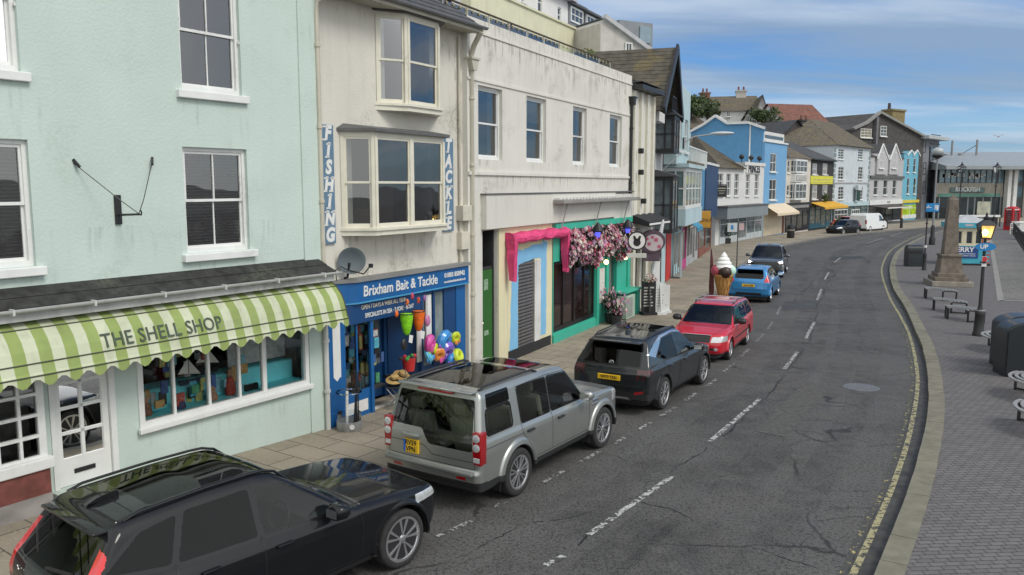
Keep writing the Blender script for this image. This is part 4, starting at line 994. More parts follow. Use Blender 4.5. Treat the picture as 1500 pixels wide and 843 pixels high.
def model_boat(x, y, z, sc, hull, label):
 T = fthing('model_boat', label, 'model boat', FM, s=x, o=-y, z=z, group='ornaments in the shell shop window')
 b = MB(); b.T = Matrix.Scale(sc, 4)
 b.add([(-.5, -.09, .2), (-.5, .09, .2), (.2, .13, .16), (.2, -.13, .16), (.62, 0, .24), (-.42, 0, 0), (.42, 0, 0)], [(0, 5, 6, 3), (3, 6, 4), (1, 2, 6, 5), (2, 4, 6), (0, 1, 5), (0, 3, 4, 2, 1)]); b.build('hull', hull, T)
 b = MB(); b.T = Matrix.Scale(sc, 4); b.tube([(0, 0, .15), (0, 0, 1.1)], .015, 6); b.tube([(-.5, 0, .42), (.0, 0, .40)], .012, 6); b.build('mast', PM('varnished_wood', (.22, .12, .05)), T)
 b = MB(); b.T = Matrix.Scale(sc, 4); b.poly([(-.03, .01, .46), (-.48, .04, .48), (-.03, .01, 1.05)]); b.poly([(.03, .01, 1.0), (.03, .03, .42), (.55, .01, .34)]); b.build('sail', PM('sail_cloth', (.62, .60, .54)), T)
model_boat(-2.80, .30, 1.55, .42, PM('navy_hull', (.02, .03, .07)), 'white sailed model boat with a navy hull, second pane of the shop window')
model_boat(-2.20, .62, 1.58, .46, PM('black_hull', (.02, .02, .02)), 'larger model yacht with a black hull, third pane of the shop window')
for i, (x, y, h, c, lb) in enumerate(((-3.62, .3, .30, (.22, .10, .06), 'brown ornament in the first pane of the shop window'), (-3.05, .22, .20, (.05, .05, .10), 'small dark ornament at the front of the second pane'), (-2.42, .22, .24, (.35, .20, .12), 'orange brown ornament beside the third mullion'), (-2.0, .28, .46, (.40, .06, .04), 'tall red fisherman ornament in the third pane'))):
 T = fthing('ornament', lb, 'ornament', FM, s=x, o=-y, z=1.20, group='ornaments in the shell shop window')
 b = MB(); b.lathe([(.09, 0), (.10, h * .2), (.075, h * .55), (.05, h * .7)], 12); b.build('torso', PM('orn%d' % i, c, var=.4, vs=20), T, smooth=True)
 b = MB(); b.ball((0, 0, h * .82), .055, 10); b.lathe([(.07, h * .86), (.03, h), (.001, h * 1.04)], 10); b.build('head', PM('ornament_head', (.4, .25, .15), var=.3, vs=20), T, smooth=True)
b = MB()
for k in range(3): b.cbox(-1.72 + k * .1, -1.64 + k * .1, .20, .27, 1.20, 1.32, .01)
T = b.build('mug_row', INK, None); T.location = FM.pt(0, 0, 0); T.rotation_euler = (0, 0, FM.a); tag(T, 'short row of black mugs at the front of the fourth pane', 'mugs', 'ornaments in the shell shop window')
# == bait shop house
H2 = fthing('cream_house', 'narrow cream rendered house with two bay windows over a blue shop front', 'house', FB)
yw = .05; SE = 5.05
mb = MB(); FL = (.48, 4.62, .15, 2.55)
wall_holes(mb, 0, SE, -.1, 8.62, [FL, (1.0, 3.6, 4.1, 5.9), (2.1, 3.7, 6.7, 8.35)], y=yw, rev=.1)
shell(mb, 0, SE, -.1, 8.62, yw, 8); mb.build('wall', CREAMR, H2)
mb = MB(); slates(mb, (-.05, -.48, 8.60), (SE + .12, -.48, 8.60), (SE + .12, 3.6, 11.4), (-.05, 3.6, 11.4)); mb.poly([(-.05, -.48, 8.58), (SE + .12, -.48, 8.58), (SE + .12, 3.6, 11.38), (-.05, 3.6, 11.38)]); mb.build('roof', SLATE, H2)
mb = MB(); mb.box(0, SE + .08, -.46, .04, 8.50, 8.545); mb.box(0, SE + .10, -.49, -.455, 8.47, 8.60); mb.build('soffit', PM('soffit_cream', (.42, .40, .33), grime=.6), H2)
mb = MB(); pts = [(-.55 + .06 * math.cos(PI + PI * k / 10), 8.60 + .06 * math.sin(PI + PI * k / 10)) for k in range(11)] + [(-.55 + .05 * math.cos(2 * PI - PI * k / 10), 8.60 + .05 * math.sin(2 * PI - PI * k / 10)) for k in range(11)]
mb.prism(pts, -.05, SE + .15, 'x'); mb.build('gutter', PM('grey_gutter', (.16, .17, .18), rough=.5), H2, smooth=True)
def canted_bay(name, parent, s0, s1, cl, crr, o, zb, z0, z1, zt, lights, m, roofm, sillh=.12):
 path = [(s0 - cl, yw), (s0, yw - o), (s1, yw - o), (s1 + crr, yw)]
 f = MB()
 def band(za, zb_, out=0.0, th=.06):
  p = [];
  for (x, y) in path: p.append((x, y))
  off = [(path[0][0] - out, yw), (path[1][0] - out * .5, path[1][1] - out), (path[2][0] + out * .5, path[2][1] - out), (path[3][0] + out, yw)]
  f.prism(off, za, zb_, 'z')
 band(zb, z0, .04);
 root = None
 band(z1, zt - .10, .0)
 bm_ = f.build(name, m, parent)
 r = MB(); off = [(path[0][0] - .10, yw), (path[1][0] - .06, path[1][1] - .11), (path[2][0] + .08, path[2][1] - .11), (path[3][0] + .12, yw)]
 r.prism(off, zt - .10, zt - .04, 'z');
 mid = zt + .06; r.add([(x, y, zt - .04) for x, y in off] + [(off[0][0] + .2, yw, mid), (off[3][0] - .2, yw, mid)], [(0, 1, 4), (1, 2, 5, 4), (2, 3, 5)])
 r.build('bay_roof', roofm, bm_)
 s_ = MB(); off = [(path[0][0] - .07, yw), (path[1][0] - .04, path[1][1] - .08), (path[2][0] + .04, path[2][1] - .08), (path[3][0] + .07, yw)]
 s_.prism(off, z0 - .06, z0 - .01, 'z'); s_.build('sill', m, bm_)
 gl = MB(); fr = MB()
 for i in range(3):
  p, q = Vector(path[i]), Vector(path[i + 1]); d = (q - p); L = d.length; d.normalize(); n = Vector((-d.y, d.x))
  T = Matrix(((d.x, n.x, 0, p.x), (d.y, n.y, 0, p.y), (0, 0, 1, 0), (0, 0, 0, 1)))
  fr.T = T; gl.T = T; k = lights[i]
  fr.box(0, .07, -.02, .08, z0, z1); fr.box(L - .07, L, -.02, .08, z0, z1)
  for j in range(k):
   a = .07 + (L - .14) * j / k; b = .07 + (L - .14) * (j + 1) / k
   if j: fr.box(a - .06, a + .06, -.015, .08, z0, z1)
   a += .055 if j else .0; b -= .055 if j < k - 1 else 0
   zm = (z0 + z1) / 2
   for (lo, hi, yy) in ((zm - .02, z1, .01), (z0, zm + .02, .035)):
    fr.box(a, a + .045, yy, yy + .03, lo, hi); fr.box(b - .045, b, yy, yy + .03, lo, hi); fr.box(a + .045, b - .045, yy, yy + .03, hi - .045, hi); fr.box(a + .045, b - .045, yy, yy + .03, lo, lo + (.08 if lo == z0 else .045))
   gl.poly([(a, .03, zm), (b, .03, zm), (b, .03, z1), (a, .03, z1)]); gl.poly([(a, .05, z0), (b, .05, z0), (b, .05, zm), (a, .05, zm)])
 fr.build('sash_frame', m, bm_); gl.build('pane', GLASS, bm_)
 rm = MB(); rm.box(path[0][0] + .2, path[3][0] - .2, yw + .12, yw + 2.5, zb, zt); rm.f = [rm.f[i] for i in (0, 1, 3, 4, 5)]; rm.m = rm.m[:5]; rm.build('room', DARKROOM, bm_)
 return bm_, path
by, path = canted_bay('bay_window', H2, 1.09, 3.50, .42, .42, .52, 3.90, 4.06, 5.86, 6.06, (1, 2, 1), CREAMP, LEADC)
mb = MB(); mb.box(2.4, 2.9, .5, .55, 4.1, 5.0); mb.cbox(1.4, 1.75, .15, .5, 4.1, 4.42, .02); mb.build('furniture', PM('bay_furniture', (.16, .09, .05)), by)
by2, path = canted_bay('oriel_window', H2, 2.42, 3.58, .60, .40, .36, 6.46, 6.62, 8.38, 8.56, (1, 1, 1), CREAMP, LEADC)
rain_pipe(H2, [(.25, -.42, 8.50), (.02, -.06, 8.30), (.0, -.05, 8.1), (.0, -.05, 3.3)], .045, clips=(7.5, 6.0, 4.6))
rain_pipe(H2, [(SE - .02, -.5, 8.50), (SE + .12, -.2, 8.2), (SE + .18, -.09, 7.95), (SE + .18, -.09, .2)], .062, clips=(7.0, 5.4, 3.7, 2.2, 1.1), hopper=(SE + .18, -.09, 7.9))
mb = MB(); mb.tube([(SE - .22, .0, 8.4), (SE - .22, .0, 3.0)], .03, 8); mb.build('soil_pipe', PIPECREAM, H2, smooth=True)
mb = MB(); mb.cbox(SE - .32, SE + .08, -.16, .06, 4.05, 4.42, .01); mb.build('meter_box', PM('painted_box', (.56, .53, .44), grime=.4), H2); mb = MB(); mb.cbox(SE - .30, SE + .06, -.10, .06, 3.35, 3.78, .01); mb.build('meter_box', PM('painted_box', (.56, .53, .44), grime=.4), H2)
f = MB(); f.prism([(.30, .05), (.84, -.16), (SE - .10, -.16), (SE - .10, .05)], 2.52, 2.96, 'z'); fas = f.build('shop_fascia', BAITBLUE, H2)
f = MB(); f.prism([(.24, .05), (.82, -.21), (SE - .05, -.21), (SE - .05, .05)], 2.962, 3.0, 'z'); f.prism([(.24, .05), (.82, -.19), (SE - .05, -.19), (SE - .05, .05)], 3.0, 3.035, 'z'); f.build('fascia_cap', PM('lead_cap', (.22, .22, .215), grime=.5), fas)
f = MB(); f.prism([(.31, .05), (.845, -.175), (SE - .09, -.175), (SE - .09, .05)], 2.515, 2.545, 'z'); f.build('fascia_bead', PM('light_blue_bead', (.05, .27, .48)), fas)
xa, xb = FB.S(531, .16, 425), FB.S(641, .16, 408)
lettering(fas, 'Brixham Bait & Tackle', (xa + xb) / 2, -.166, 2.745, .31, SIGNWHITE, bold=.004, shear=.05, sx=(xb - xa) / 2.82, ext=.006)
xa, xb = FB.S(648, .16, 402), FB.S(683, .16, 397)
lettering(fas, '01803 858942', (xa + xb) / 2, -.166, 2.80, .15, SIGNWHITE, bold=.004, sx=(xb - xa) / 1.02)
lettering(fas, 'www.brixhambaitandtackle.co.uk', (xa + xb) / 2, -.166, 2.65, .075, SIGNWHITE, bold=.002, sx=(xb - xa) / 1.12)
f = MB(); f.prism([(.42, .04), (.72, -.10), (3.15, -.10), (3.15, .04)], 2.10, 2.50, 'z'); fs2 = f.build('lower_sign_board', BAITDARK, H2)
lettering(fs2, 'OPEN 7 DAYS A WEEK ALL YEAR', 1.75, -.105, 2.41, .13, PM('gold_letter', (.55, .50, .38)), sx=.78)
lettering(fs2, 'SPECIALISTS IN SEA · SHORE · BOAT', 1.95, -.105, 2.23, .13, SIGNWHITE, sx=.80, bold=.002)
f = MB(); f.cbox(SE - .52, SE - .12, -.07, .10, .12, 2.54, .01); f.cbox(SE - .56, SE - .10, -.10, .08, .12, .42, .01); f.build('shop_pilaster', BAITBLUE, H2)
f = MB(); f.cbox(.06, .50, -.07, .10, .12, 2.56, .01); f.cbox(.04, .54, -.10, .08, .12, .42, .01); pil = f.build('shop_pilaster', BAITBLUE, H2)
f = MB(); f.poly([(.17, -.075, 1.12), (.27, -.075, 1.02), (.36, -.075, 1.1), (.39, -.075, 1.08), (.39, -.075, 2.5), (.17, -.075, 2.5)]); f.build('white_panel', SIGNWHITE, pil)
f = MB(); px = [(.50, -.02), (1.38, -.02), (1.95, .62), (2.45, .62)]
zr = .62
def seg(mb_, p, q, z0, z1, th=.05):
 p = Vector(p); q = Vector(q); d = (q - p).normalized(); n = Vector((-d.y, d.x)) * th
 mb_.prism([tuple(p), tuple(q), tuple(q + n), tuple(p + n)], z0, z1, 'z')
for i in (0, 1): seg(f, px[i], px[i + 1], .12, zr)
for i in (0, 1): seg(f, px[i], px[i + 1], zr - .0, zr + .06, .08); seg(f, px[i], px[i + 1], 2.40, 2.52)
for p in (px[0], px[1], px[2]): f.cbox(p[0] - .045, p[0] + .045, p[1] - .045, p[1] + .045, .12, 2.52, .008)
f.cbox(.92, .96, -.03, .02, zr, 2.45, .005)
sw = f.build('shop_window', BAITBLUE, H2)
f = MB()
for i in (0, 1): p, q = px[i], px[i + 1]; f.poly([(p[0], p[1] + .01, zr + .06), (q[0], q[1] + .01, zr + .06), (q[0], q[1] + .01, 2.4), (p[0], p[1] + .01, 2.4)])
f.build('pane', glassmat('bait_glass', (.9, .92, .92)), sw)
f = MB(); p, q = Vector((.62, -.026)), Vector((1.25, -.026)); f.box(.62, 1.25, -.027, -.021, .22, .46)
d = (Vector(px[2]) - Vector(px[1])).normalized(); a = Vector(px[1]) + d * .15; b2 = Vector(px[1]) + d * .70; n = Vector((d.y, -d.x)) * .006
f.prism([tuple(a + n), tuple(b2 + n), tuple(b2), tuple(a)], .22, .46, 'z'); f.build('white_panel', SIGNWHITE, sw)
f = MB(); f.box(.5, 4.6, 1.3, 1.36, .12, 2.55); f.box(.5, 4.6, .0, 1.3, 2.50, 2.55); f.box(.5, 2.0, .10, 1.3, .55, .60); f.box(2.6, 4.6, .12, 1.3, .55, .60); f.build('shop_interior', DARKROOM, sw)
def stock(x0, x1, y, z0, z1, n, seed):
 r = random.Random(seed); cols = [(.10, .40, .52), (.45, .45, .15), (.40, .08, .06), (.06, .12, .30), (.60, .62, .60), (.08, .30, .15), (.45, .28, .10), (.03, .03, .03), (.25, .52, .60)]
 mats = [PM('packet_%d' % i, c, rough=.4, var=.3, vs=15) for i, c in enumerate(cols)]
 mb_ = MB()
 for k in range(n):
  x = r.uniform(x0, x1); z = r.uniform(z0, z1); w = r.uniform(.04, .09); h = r.uniform(.06, .14); yy = y + r.uniform(0, .35)
  mb_.box(x - w, x + w, yy, yy + .03, z - h, z + h, r.randrange(len(cols)))
 return mb_, mats
mb_, ms = stock(.6, 1.95, .12, .7, 2.3, 150, 3); st = mb_.build('packet_stock', ms, sw); st['kind'] = 'stuff'
mb_, ms = stock(-3.85, -1.6, .16, 1.22, 1.62, 26, 12); st = mb_.build('ornament_stock', ms, shopw); st['kind'] = 'stuff'
mb_, ms = stock(-3.85, -.5, .50, 1.7, 2.35, 34, 14); st = mb_.build('ornament_stock', ms, shopw); st['kind'] = 'stuff'
mb_, ms = stock(2.6, 4.2, .75, .8, 2.2, 40, 5); st = mb_.build('packet_stock', ms, sw); st['kind'] = 'stuff'
f = MB(); f.box(1.98, 2.62, .68, .73, .14, 2.5); f.cbox(1.95, 2.05, .6, .70, .12, 2.52, .01); f.cbox(2.60, 2.70, .6, .70, .12, 2.52, .01); dr = f.build('shop_door', BAITDARK, H2)
f = MB(); f.poly([(2.1, .675, .9), (2.52, .675, .9), (2.52, .675, 2.3), (2.1, .675, 2.3)]); f.build('pane', PM('door_pane_grey', (.16, .19, .20), rough=.1, var=.2), dr)
f = MB(); seg(f, (2.72, .6), (3.15, .0), .12, 2.52, .06); seg(f, (3.15, -.02), (4.55, -.02), .12, .75, .05); f.cbox(3.11, 3.19, -.06, .04, .12, 2.52, .01); f.cbox(3.60, 3.68, -.05, .04, .7, 2.52, .01); f.cbox(4.05, 4.53, -.05, .04, .12, 2.52, .01); f.box(3.15, 4.55, -.03, .03, 2.42, 2.52); f.build('right_shop_front', BAITDARK, H2)
f = MB(); f.poly([(3.19, .0, .75), (4.06, .0, .75), (4.06, .0, 2.42), (3.19, .0, 2.42)]); f.build('shop_pane', PM('pale_shop_pane', (.20, .25, .25), rough=.08, var=.3, vs=2), H2)
f = MB(); f.box(2.96, 3.12, -.06, -.03, .9, 2.45); f.box(3.3, 3.5, -.07, -.04, 1.2, 2.4); f.build('white_notice_board', SIGNWHITE, H2)
SERIF = {'F': ((.15, 0), (.15, 1)), 'I': ((.5, 0), (.5, 1)), 'H': ((.1, 0), (.9, 0), (.1, 1), (.9, 1)), 'N': ((.1, 0), (.1, 1), (.9, 1)), 'T': ((.5, 0),), 'A': ((.0, 0), (1, 0)), 'K': ((.12, 0), (.9, 0), (.12, 1), (.9, 1)), 'L': ((.15, 0), (.15, 1)), 'E': ((.12, 0), (.12, 1))}
def vert_sign(name, text, s0, s1, z0, z1, label, size, o=.02):
 T = fthing(name, label, 'sign', FB)
 f = MB(); f.cbox(s0, s1, -o - .03 + yw, yw - .002, z0, z1, .006); f.build('board', SIGNBLUE, T)
 n = len(text);
 for i, ch in enumerate(text):
  z = z1 - (z1 - z0) * (i + .5) / n
  vs, fs = text_mb(ch, size, ext=.004, bold=.020, shear=.18, sx=.92)
  L = MB(); L.T = Matrix.Translation(((s0 + s1) / 2 - .01, yw - o - .032, z)) @ Matrix.Rotation(PI / 2, 4, 'X'); L.add(vs, fs)
  hh = size * .345; ww = size * .30
  for (fx, top) in SERIF.get(ch, ()):
   cx = (fx - .5) * 2 * ww + (.18 * hh if top else -.18 * hh); zz = hh if top else -hh
   L.add([(cx - .062, zz - .016, .004), (cx + .062, zz - .016, .004), (cx + .066, zz + .016, .004), (cx - .056, zz + .016, .004)], [(0, 1, 2, 3)])
  L.build('lettering', SIGNWHITE, T, fixn=False)
vert_sign('vertical_sign', 'FISHING', .10, .43, 3.77, 6.06, 'tall faded blue sign spelling fishing in white letters, left of the bay', .36)
vert_sign('vertical_sign', 'TACKLE', 4.14, 4.56, 3.82, 6.0, 'tall faded blue sign spelling tackle in white letters, right of the bay', .40)
T = fthing('satellite_dish', 'round grey satellite dish beside the cream wall above the blue fascia', 'satellite dish', FB, s=.62, o=.22, z=3.42)
b = MB(); b.T = Matrix.Rotation(math.radians(-48), 4, 'Z') @ Matrix.Rotation(math.radians(98), 4, 'X')
b.lathe([(.001, -.05), (.1, -.045), (.2, -.02), (.265, .012), (.275, .012), (.2, -.035), (.1, -.06), (.001, -.065)], 30); b.build('dish', PM('dish_grey', (.13, .16, .18), rough=.5, var=.15, grime=.4), T, smooth=True)
b = MB(); b.tube([(0, .06, -.05), (0, .12, -.34), (.0, .2, -.36)], .025, 8); b.tube([(0, .05, -.2), (.06, -.25, -.26), (.10, -.38, -.10)], .014, 6); b.cbox(.07, .13, -.44, -.36, -.13, -.05, .01); b.build('bracket', BLACKIRON, T)
b = MB(); b.tube([(-.02, .06, -.2), (-.22, .1, -.1), (-.34, .12, -.16), (-.3, .14, -.38)], .01, 6); b.build('cable', BLACKIRON, T)
# == long cream block
H3 = fthing('cream_block', 'long cream rendered block with four sash windows and a roof terrace', 'building', FC)
CL, CR = -2.6, 9.65
mb = MB(); wins = []
for (u0, u1) in ((701, 736), (771, 799.5), (838.5, 858.5), (892, 909.5)):
 wins.append((FC.S(u0), FC.S(u1)))
zw0, zw1 = 5.55, 7.36
holes = [(a, b, zw0, zw1) for a, b in wins] + [(-1.88, -1.05, .1, 3.76), (.10, 1.16, .3, 2.9), (2.48, 6.0, .42, 2.6), (7.2, 7.9, .15, 2.7)]
wall_holes(mb, CL, CR, -.1, 8.92, holes, rev=.16); shell(mb, CL, CR, -.1, 8.5, 0, 7.5)
mb.box(CL, CR, .16, .25, 8.4, 8.92); mb.poly([(CL, 0, 8.92), (CR, 0, 8.92), (CR, .25, 8.92), (CL, .25, 8.92)]); mb.box(CR - .2, CR, .25, 7.5, 8.4, 8.92)
mb.build('wall', CREAMR2, H3)
for i, (a, b) in enumerate(wins): sash(H3, a, b, zw0, zw1, y=.13, cols=1, sillp=.0, sillw=.0, blind='curtain' if i % 2 == 0 else 'roller')
mb = MB(); mb.box(CL, CR, -.03, .0, 8.58, 8.63); mb.box(CL, CR, -.03, 0, 7.44, 7.50); mb.box(CL, CR, -.05, 0, 5.16, 5.24); mb.build('string_course', CREAMR2, H3)
mb = MB(); mb.box(-1.95, 7.6, -.16, -.002, 3.80, 4.66); mb.box(7.6, CR, -.12, -.002, 3.72, 4.6); mb.build('shop_fascia', FASCIAW, H3)
mb = MB(); mb.box(-1.98, CR, -.18, -.002, 4.66, 4.70); mb.build('fascia_flashing', LEADC, H3)
rain_pipe(H3, [(CR - .15, -.07, 8.0), (CR - .15, -.07, .3)], .055, BLACKIRON, clips=(7, 5, 3), hopper=(CR - .15, -.07, 8.1))
mb = MB(); a, b = 2.15, CR - .3; mb.cbox(a, b, -.52, -.16, 4.36, 4.48, .02); ca = mb.build('awning_cassette', PM('weathered_cassette', (.25, .245, .225), grime=.7), H3)
mb = MB(); nn = 26
for k in range(nn): x = a + .1 + (b - a - .2) * k / nn; mb.box(x, x + .14, -.36, -.17, 4.485, 4.53)
mb.build('white_slat', SIGNWHITE, ca)
for x in (2.75, 5.6, 8.4):
 mb = MB(); mb.beam((x, -.38, 4.37), (x - .15, -.24, 3.60), .035); mb.build('folding_arm', PM('arm_grey', (.3, .3, .29)), ca)
f = MB(); f.box(-1.88, -1.13, .12, .17, .14, 2.72); dr = f.build('door', GREENP, H3)
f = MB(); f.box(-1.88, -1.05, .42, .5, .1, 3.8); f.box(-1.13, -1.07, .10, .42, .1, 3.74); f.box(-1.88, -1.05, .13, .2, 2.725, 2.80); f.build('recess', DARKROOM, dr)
f = MB(); f.ball((-1.70, .10, 1.35), .035, 10); f.build('door_knob', CHROME, dr, smooth=True)
f = MB(); f.box(-1.60, -1.38, .113, .119, 2.20, 2.48); f.box(-1.60, -1.36, .113, .119, 1.0, 1.13); f.build('door_sign', PM('door_sign_grey', (.22, .33, .22), var=.4, vs=20), dr)
f = MB(); f.box(-1.04, 2.42, -.03, .0, .1, 3.78); f.f = f.f;
g = MB(); wall_holes(g, -1.04, 2.42, .1, 3.78, [(.10, 1.16, .3, 2.9)], y=-.03, rev=.05); g.poly([(-1.04, -.03, .1), (-1.04, -.03, 3.78), (-1.04, 0, 3.78), (-1.04, 0, .1)]); g.build('yellow_wall_panel', PM('pale_yellow_render', (.68, .63, .42), rough=.8, var=.05, streak=.25), H3)
def blob(pts, y, name, m, j=.02, seed=1):
 r = random.Random(seed); out = []
 for i in range(len(pts)):
  p, q = Vector(pts[i]), Vector(pts[(i + 1) % len(pts)]); n = max(1, int((q - p).length / .12))
  for k in range(n):
   t = p.lerp(q, k / n); out.append((t.x + r.uniform(-j, j), t.y + r.uniform(-j, j)))
 f = MB(); f.prism(out, y, y + .004, 'y'); return f.build(name, m, H3)
blob([(-.42, .38), (.08, .38), (.10, 2.72), (1.14, 2.82), (1.6, 2.80), (1.60, .50), (1.98, .5), (2.0, 2.9), (2.06, 3.22), (1.86, 3.26), (1.80, 3.46), (1.72, 3.22), (.9, 3.20), (.3, 3.10), (-.1, 3.22), (-.2, 3.0), (-.28, 2.6)], -.036, 'blue_paint_patch', SKYBLUEP)
f = MB(); f.box(-.50, 2.30, -.06, -.03, .1, .40); f.build('plinth', PM('black_plinth', (.02, .02, .022), rough=.6), H3)
f = MB(); n = 25
for k in range(n): z = .36 + 2.4 * k / n; f.prism([(.03, z), (.03, z + .016), (-.018, z + .024), (-.024, z + .055), (-.018, z + .084), (.03, z + .094), (.05, z + .05)], .12, 1.14, 'x')
f.build('roller_shutter', SHUTTER, H3)
f = MB(); f.box(1.16, 1.58, -.045, .02, .40, 2.76); f.build('white_jamb', PM('white_jamb', (.62, .62, .60), streak=.5, grime=.5), H3)
f = MB(); a, b = FC.S(753, .3, 345), FC.S(834, .3, 340)
r = random.Random(9); pr_ = [(-.04, 3.66), (-.16, 3.645), (-.28, 3.60), (-.34, 3.52), (-.335, 3.43), (-.28, 3.38), (-.04, 3.46)]; n = 16; rows_ = []
for k in range(n + 1):
 x = a + (b - a) * k / n; sg = -.05 * math.sin(PI * ((k * 1.0) % 4) / 4); rows_.append([(x, y + r.uniform(-.02, .02), z + sg * .6 + r.uniform(-.018, .018)) for y, z in pr_])
for p, q in zip(rows_[:-1], rows_[1:]):
 for i in range(len(pr_) - 1): f.poly([p[i], q[i], q[i + 1], p[i + 1]])
f.poly(rows_[0]); f.poly(rows_[-1])
pk = f.build('pink_canopy', PINKP, H3, smooth=True, angle=50)
for (x, h) in ((a, 1.02), (b - .16, 1.10)):
 f = MB(); n = 9; R2 = []
 for k in range(n + 1):
  t = k / n; z = 3.46 - t * (h + .06); w0 = .02 * math.sin(t * 9) + r.uniform(-.01, .01); R2.append([(x - .02 + w0, -.06 - .10 * t, z), (x - .03 + w0, -.34 + .03 * t, z - .03), (x + .15 + w0 * .5, -.34 + .03 * t, z - .04), (x + .16 + w0, -.08 - .10 * t, z)])
 for p, q in zip(R2[:-1], R2[1:]):
  for i in range(4): f.poly([p[i], p[(i + 1) % 4], q[(i + 1) % 4], q[i]])
 f.poly(R2[-1]); f.build('side_drop', PINKP, pk, smooth=True, angle=50)
AQ0 = 2.42
g = MB(); wall_holes(g, AQ0, CR - .1, .1, 3.75, [(2.48, 6.0, .42, 2.6), (7.2, 7.9, .15, 2.7)], y=-.05, rev=.12); g.poly([(CR - .1, -.05, .1), (CR - .1, -.05, 3.75), (CR - .1, 0, 3.75), (CR - .1, 0, .1)]); pub = g.build('aqua_pub_front', AQUA, H3)
f = MB(); f.cbox(6.02, 6.22, -.12, -.05, .12, 2.7, .01); f.cbox(6.95, 7.18, -.12, -.05, .12, 2.7, .01); f.cbox(7.92, 8.12, -.14, -.05, .12, 2.7, .01); f.cbox(CR - .4, CR - .12, -.12, -.05, .12, 2.7, .01); f.box(AQ0, 6.0, -.10, -.05, .1, .36); f.box(AQ0, CR - .1, -.16, -.05, 3.55, 3.74); f.build('aqua_pilaster', AQUA, pub)
f = MB(); n = 4
for k in range(n + 1): x = 2.48 + 3.52 * k / n; f.box(x - .035, x + .035, .0, .07, .42, 2.6)
f.box(2.48, 6.0, .0, .07, 2.5, 2.6); f.box(2.48, 6.0, .0, .07, .42, .56); fd = f.build('folding_door', PM('black_door_frame', (.012, .012, .013), rough=.35), H3)
f = MB(); f.poly([(2.48, .04, .5), (6, .04, .5), (6, .04, 2.55), (2.48, .04, 2.55)]); f.build('pane', PM('dark_red_pane', (.022, .012, .012), rough=.07, var=.5, vs=1.2), fd)
f = MB(); f.box(7.2, 7.9, .3, .35, .1, 2.8); f.build('dark_doorway', DARKROOM, pub)
f = MB(); f.cbox(6.36, 6.84, -.075, -.052, .85, 2.05, .006); mnu = f.build('menu_poster', PM('menu_paper', (.62, .60, .56), var=.2, vs=14), pub)
f = MB(); f.cbox(7.6, 9.5, -.62, -.05, 1.05, 1.11, .01); f.cbox(9.1, 9.45, -.55, -.08, .12, 1.05, .02); f.build('aqua_counter', AQUA, pub)
for x in (6.3, 8.35):
 T = fthing('globe_wall_lamp', 'small lit globe lamp on the aqua pub front, %s' % ('beside the menu poster' if x < 7 else 'above the counter'), 'wall lamp', FC, s=x + .2, o=.05, z=2.28, group='globe lamps on the aqua front')
 b = MB(); b.lathe([(.05, 0), (.05, -.02), (.02, -.03), (.015, -.14)], 12, axis='y'); b.build('bracket', PM('brass', (.5, .3, .08), metal=.9, rough=.3), T)
 b = MB(); b.ball((0, -.2, 0), .085, 14); b.build('globe', PM('lit_globe', (.8, .6, .35), emit=(1, .62, .28), es=2.6, var=0), T, smooth=True)
for (a, b, z) in ((w1[0], w1[1], zu0), (w2[0], w2[1], zl0), (wl[0], wl[1], zu0), (wl[0], wl[1], zl0)): stain(H1, a - .25, b + .3, z - 1.35, z - .12)
stain(H1, -9, -.45, 3.5, 4.3, m=STAIN); stain(H1, -4.0, -.4, .25, 1.03); stain(H1, -.44, 0, 6.0, 10.3, y=-.039)
stain(H2, .3, 4.9, 5.95, 8.4, y=yw - .004, m=STAIN); stain(H2, .6, 4.7, 3.05, 3.95, y=yw - .004, m=STAIN2); stain(H2, SE - .6, SE, 4.4, 8.3, y=yw - .004, m=STAIN2)
stain(H3, CL + .3, CR - .2, 7.55, 8.58, y=-.004, m=STAIN2); stain(H3, CL + .3, CR - .2, 8.0, 8.92, y=-.004, m=STAIN2); stain(H3, CL + .6, CR - .3, 4.72, 5.16, y=-.004, m=STAIN2); stain(H3, CL + .6, CR - .3, 6.3, 7.44, y=-.004); stain(H3, -1.9, 7.5, 3.85, 4.65, y=-.164)
for a, b in wins: stain(H3, a - .1, b + .25, 5.25, 5.55, y=-.0045, m=STAIN2)
# == ground, road, pavements
def smooth_line(pts, n=8):
 P = [Vector(p) for p in pts]; out = []
 for i in range(len(P) - 1):
  p0, p1, p2, p3 = P[max(i - 1, 0)], P[i], P[i + 1], P[min(i + 2, len(P) - 1)]
  for k in range(n):
   t = k / n; out.append(.5 * ((2 * p1) + (p2 - p0) * t + (2 * p0 - 5 * p1 + 4 * p2 - p3) * t * t + (-p0 + 3 * p1 - 3 * p2 + p3) * t ** 3))
 out.append(P[-1]); return out
def resample(P, step):
 out = [P[0]]; acc = 0
 for a, b in zip(P[:-1], P[1:]):
  L = (b - a).length; d = step - acc
  while d <= L: out.append(a.lerp(b, d / L)); d += step
  acc = L - (d - step)
 return out
def ribbon(P, w0, w1, z=0.0, zf=None):
 mb = MB(); L = [];
 for i, p in enumerate(P):
  d = (P[min(i + 1, len(P) - 1)] - P[max(i - 1, 0)]).normalized(); n = Vector((-d.y, d.x)); L.append((p + n * w0, p + n * w1))
 for i in range(len(P) - 1):
  a, b = L[i], L[i + 1]; mb.poly([(a[0].x, a[0].y, z), (b[0].x, b[0].y, z), (b[1].x, b[1].y, z), (a[1].x, a[1].y, z)])
 return mb
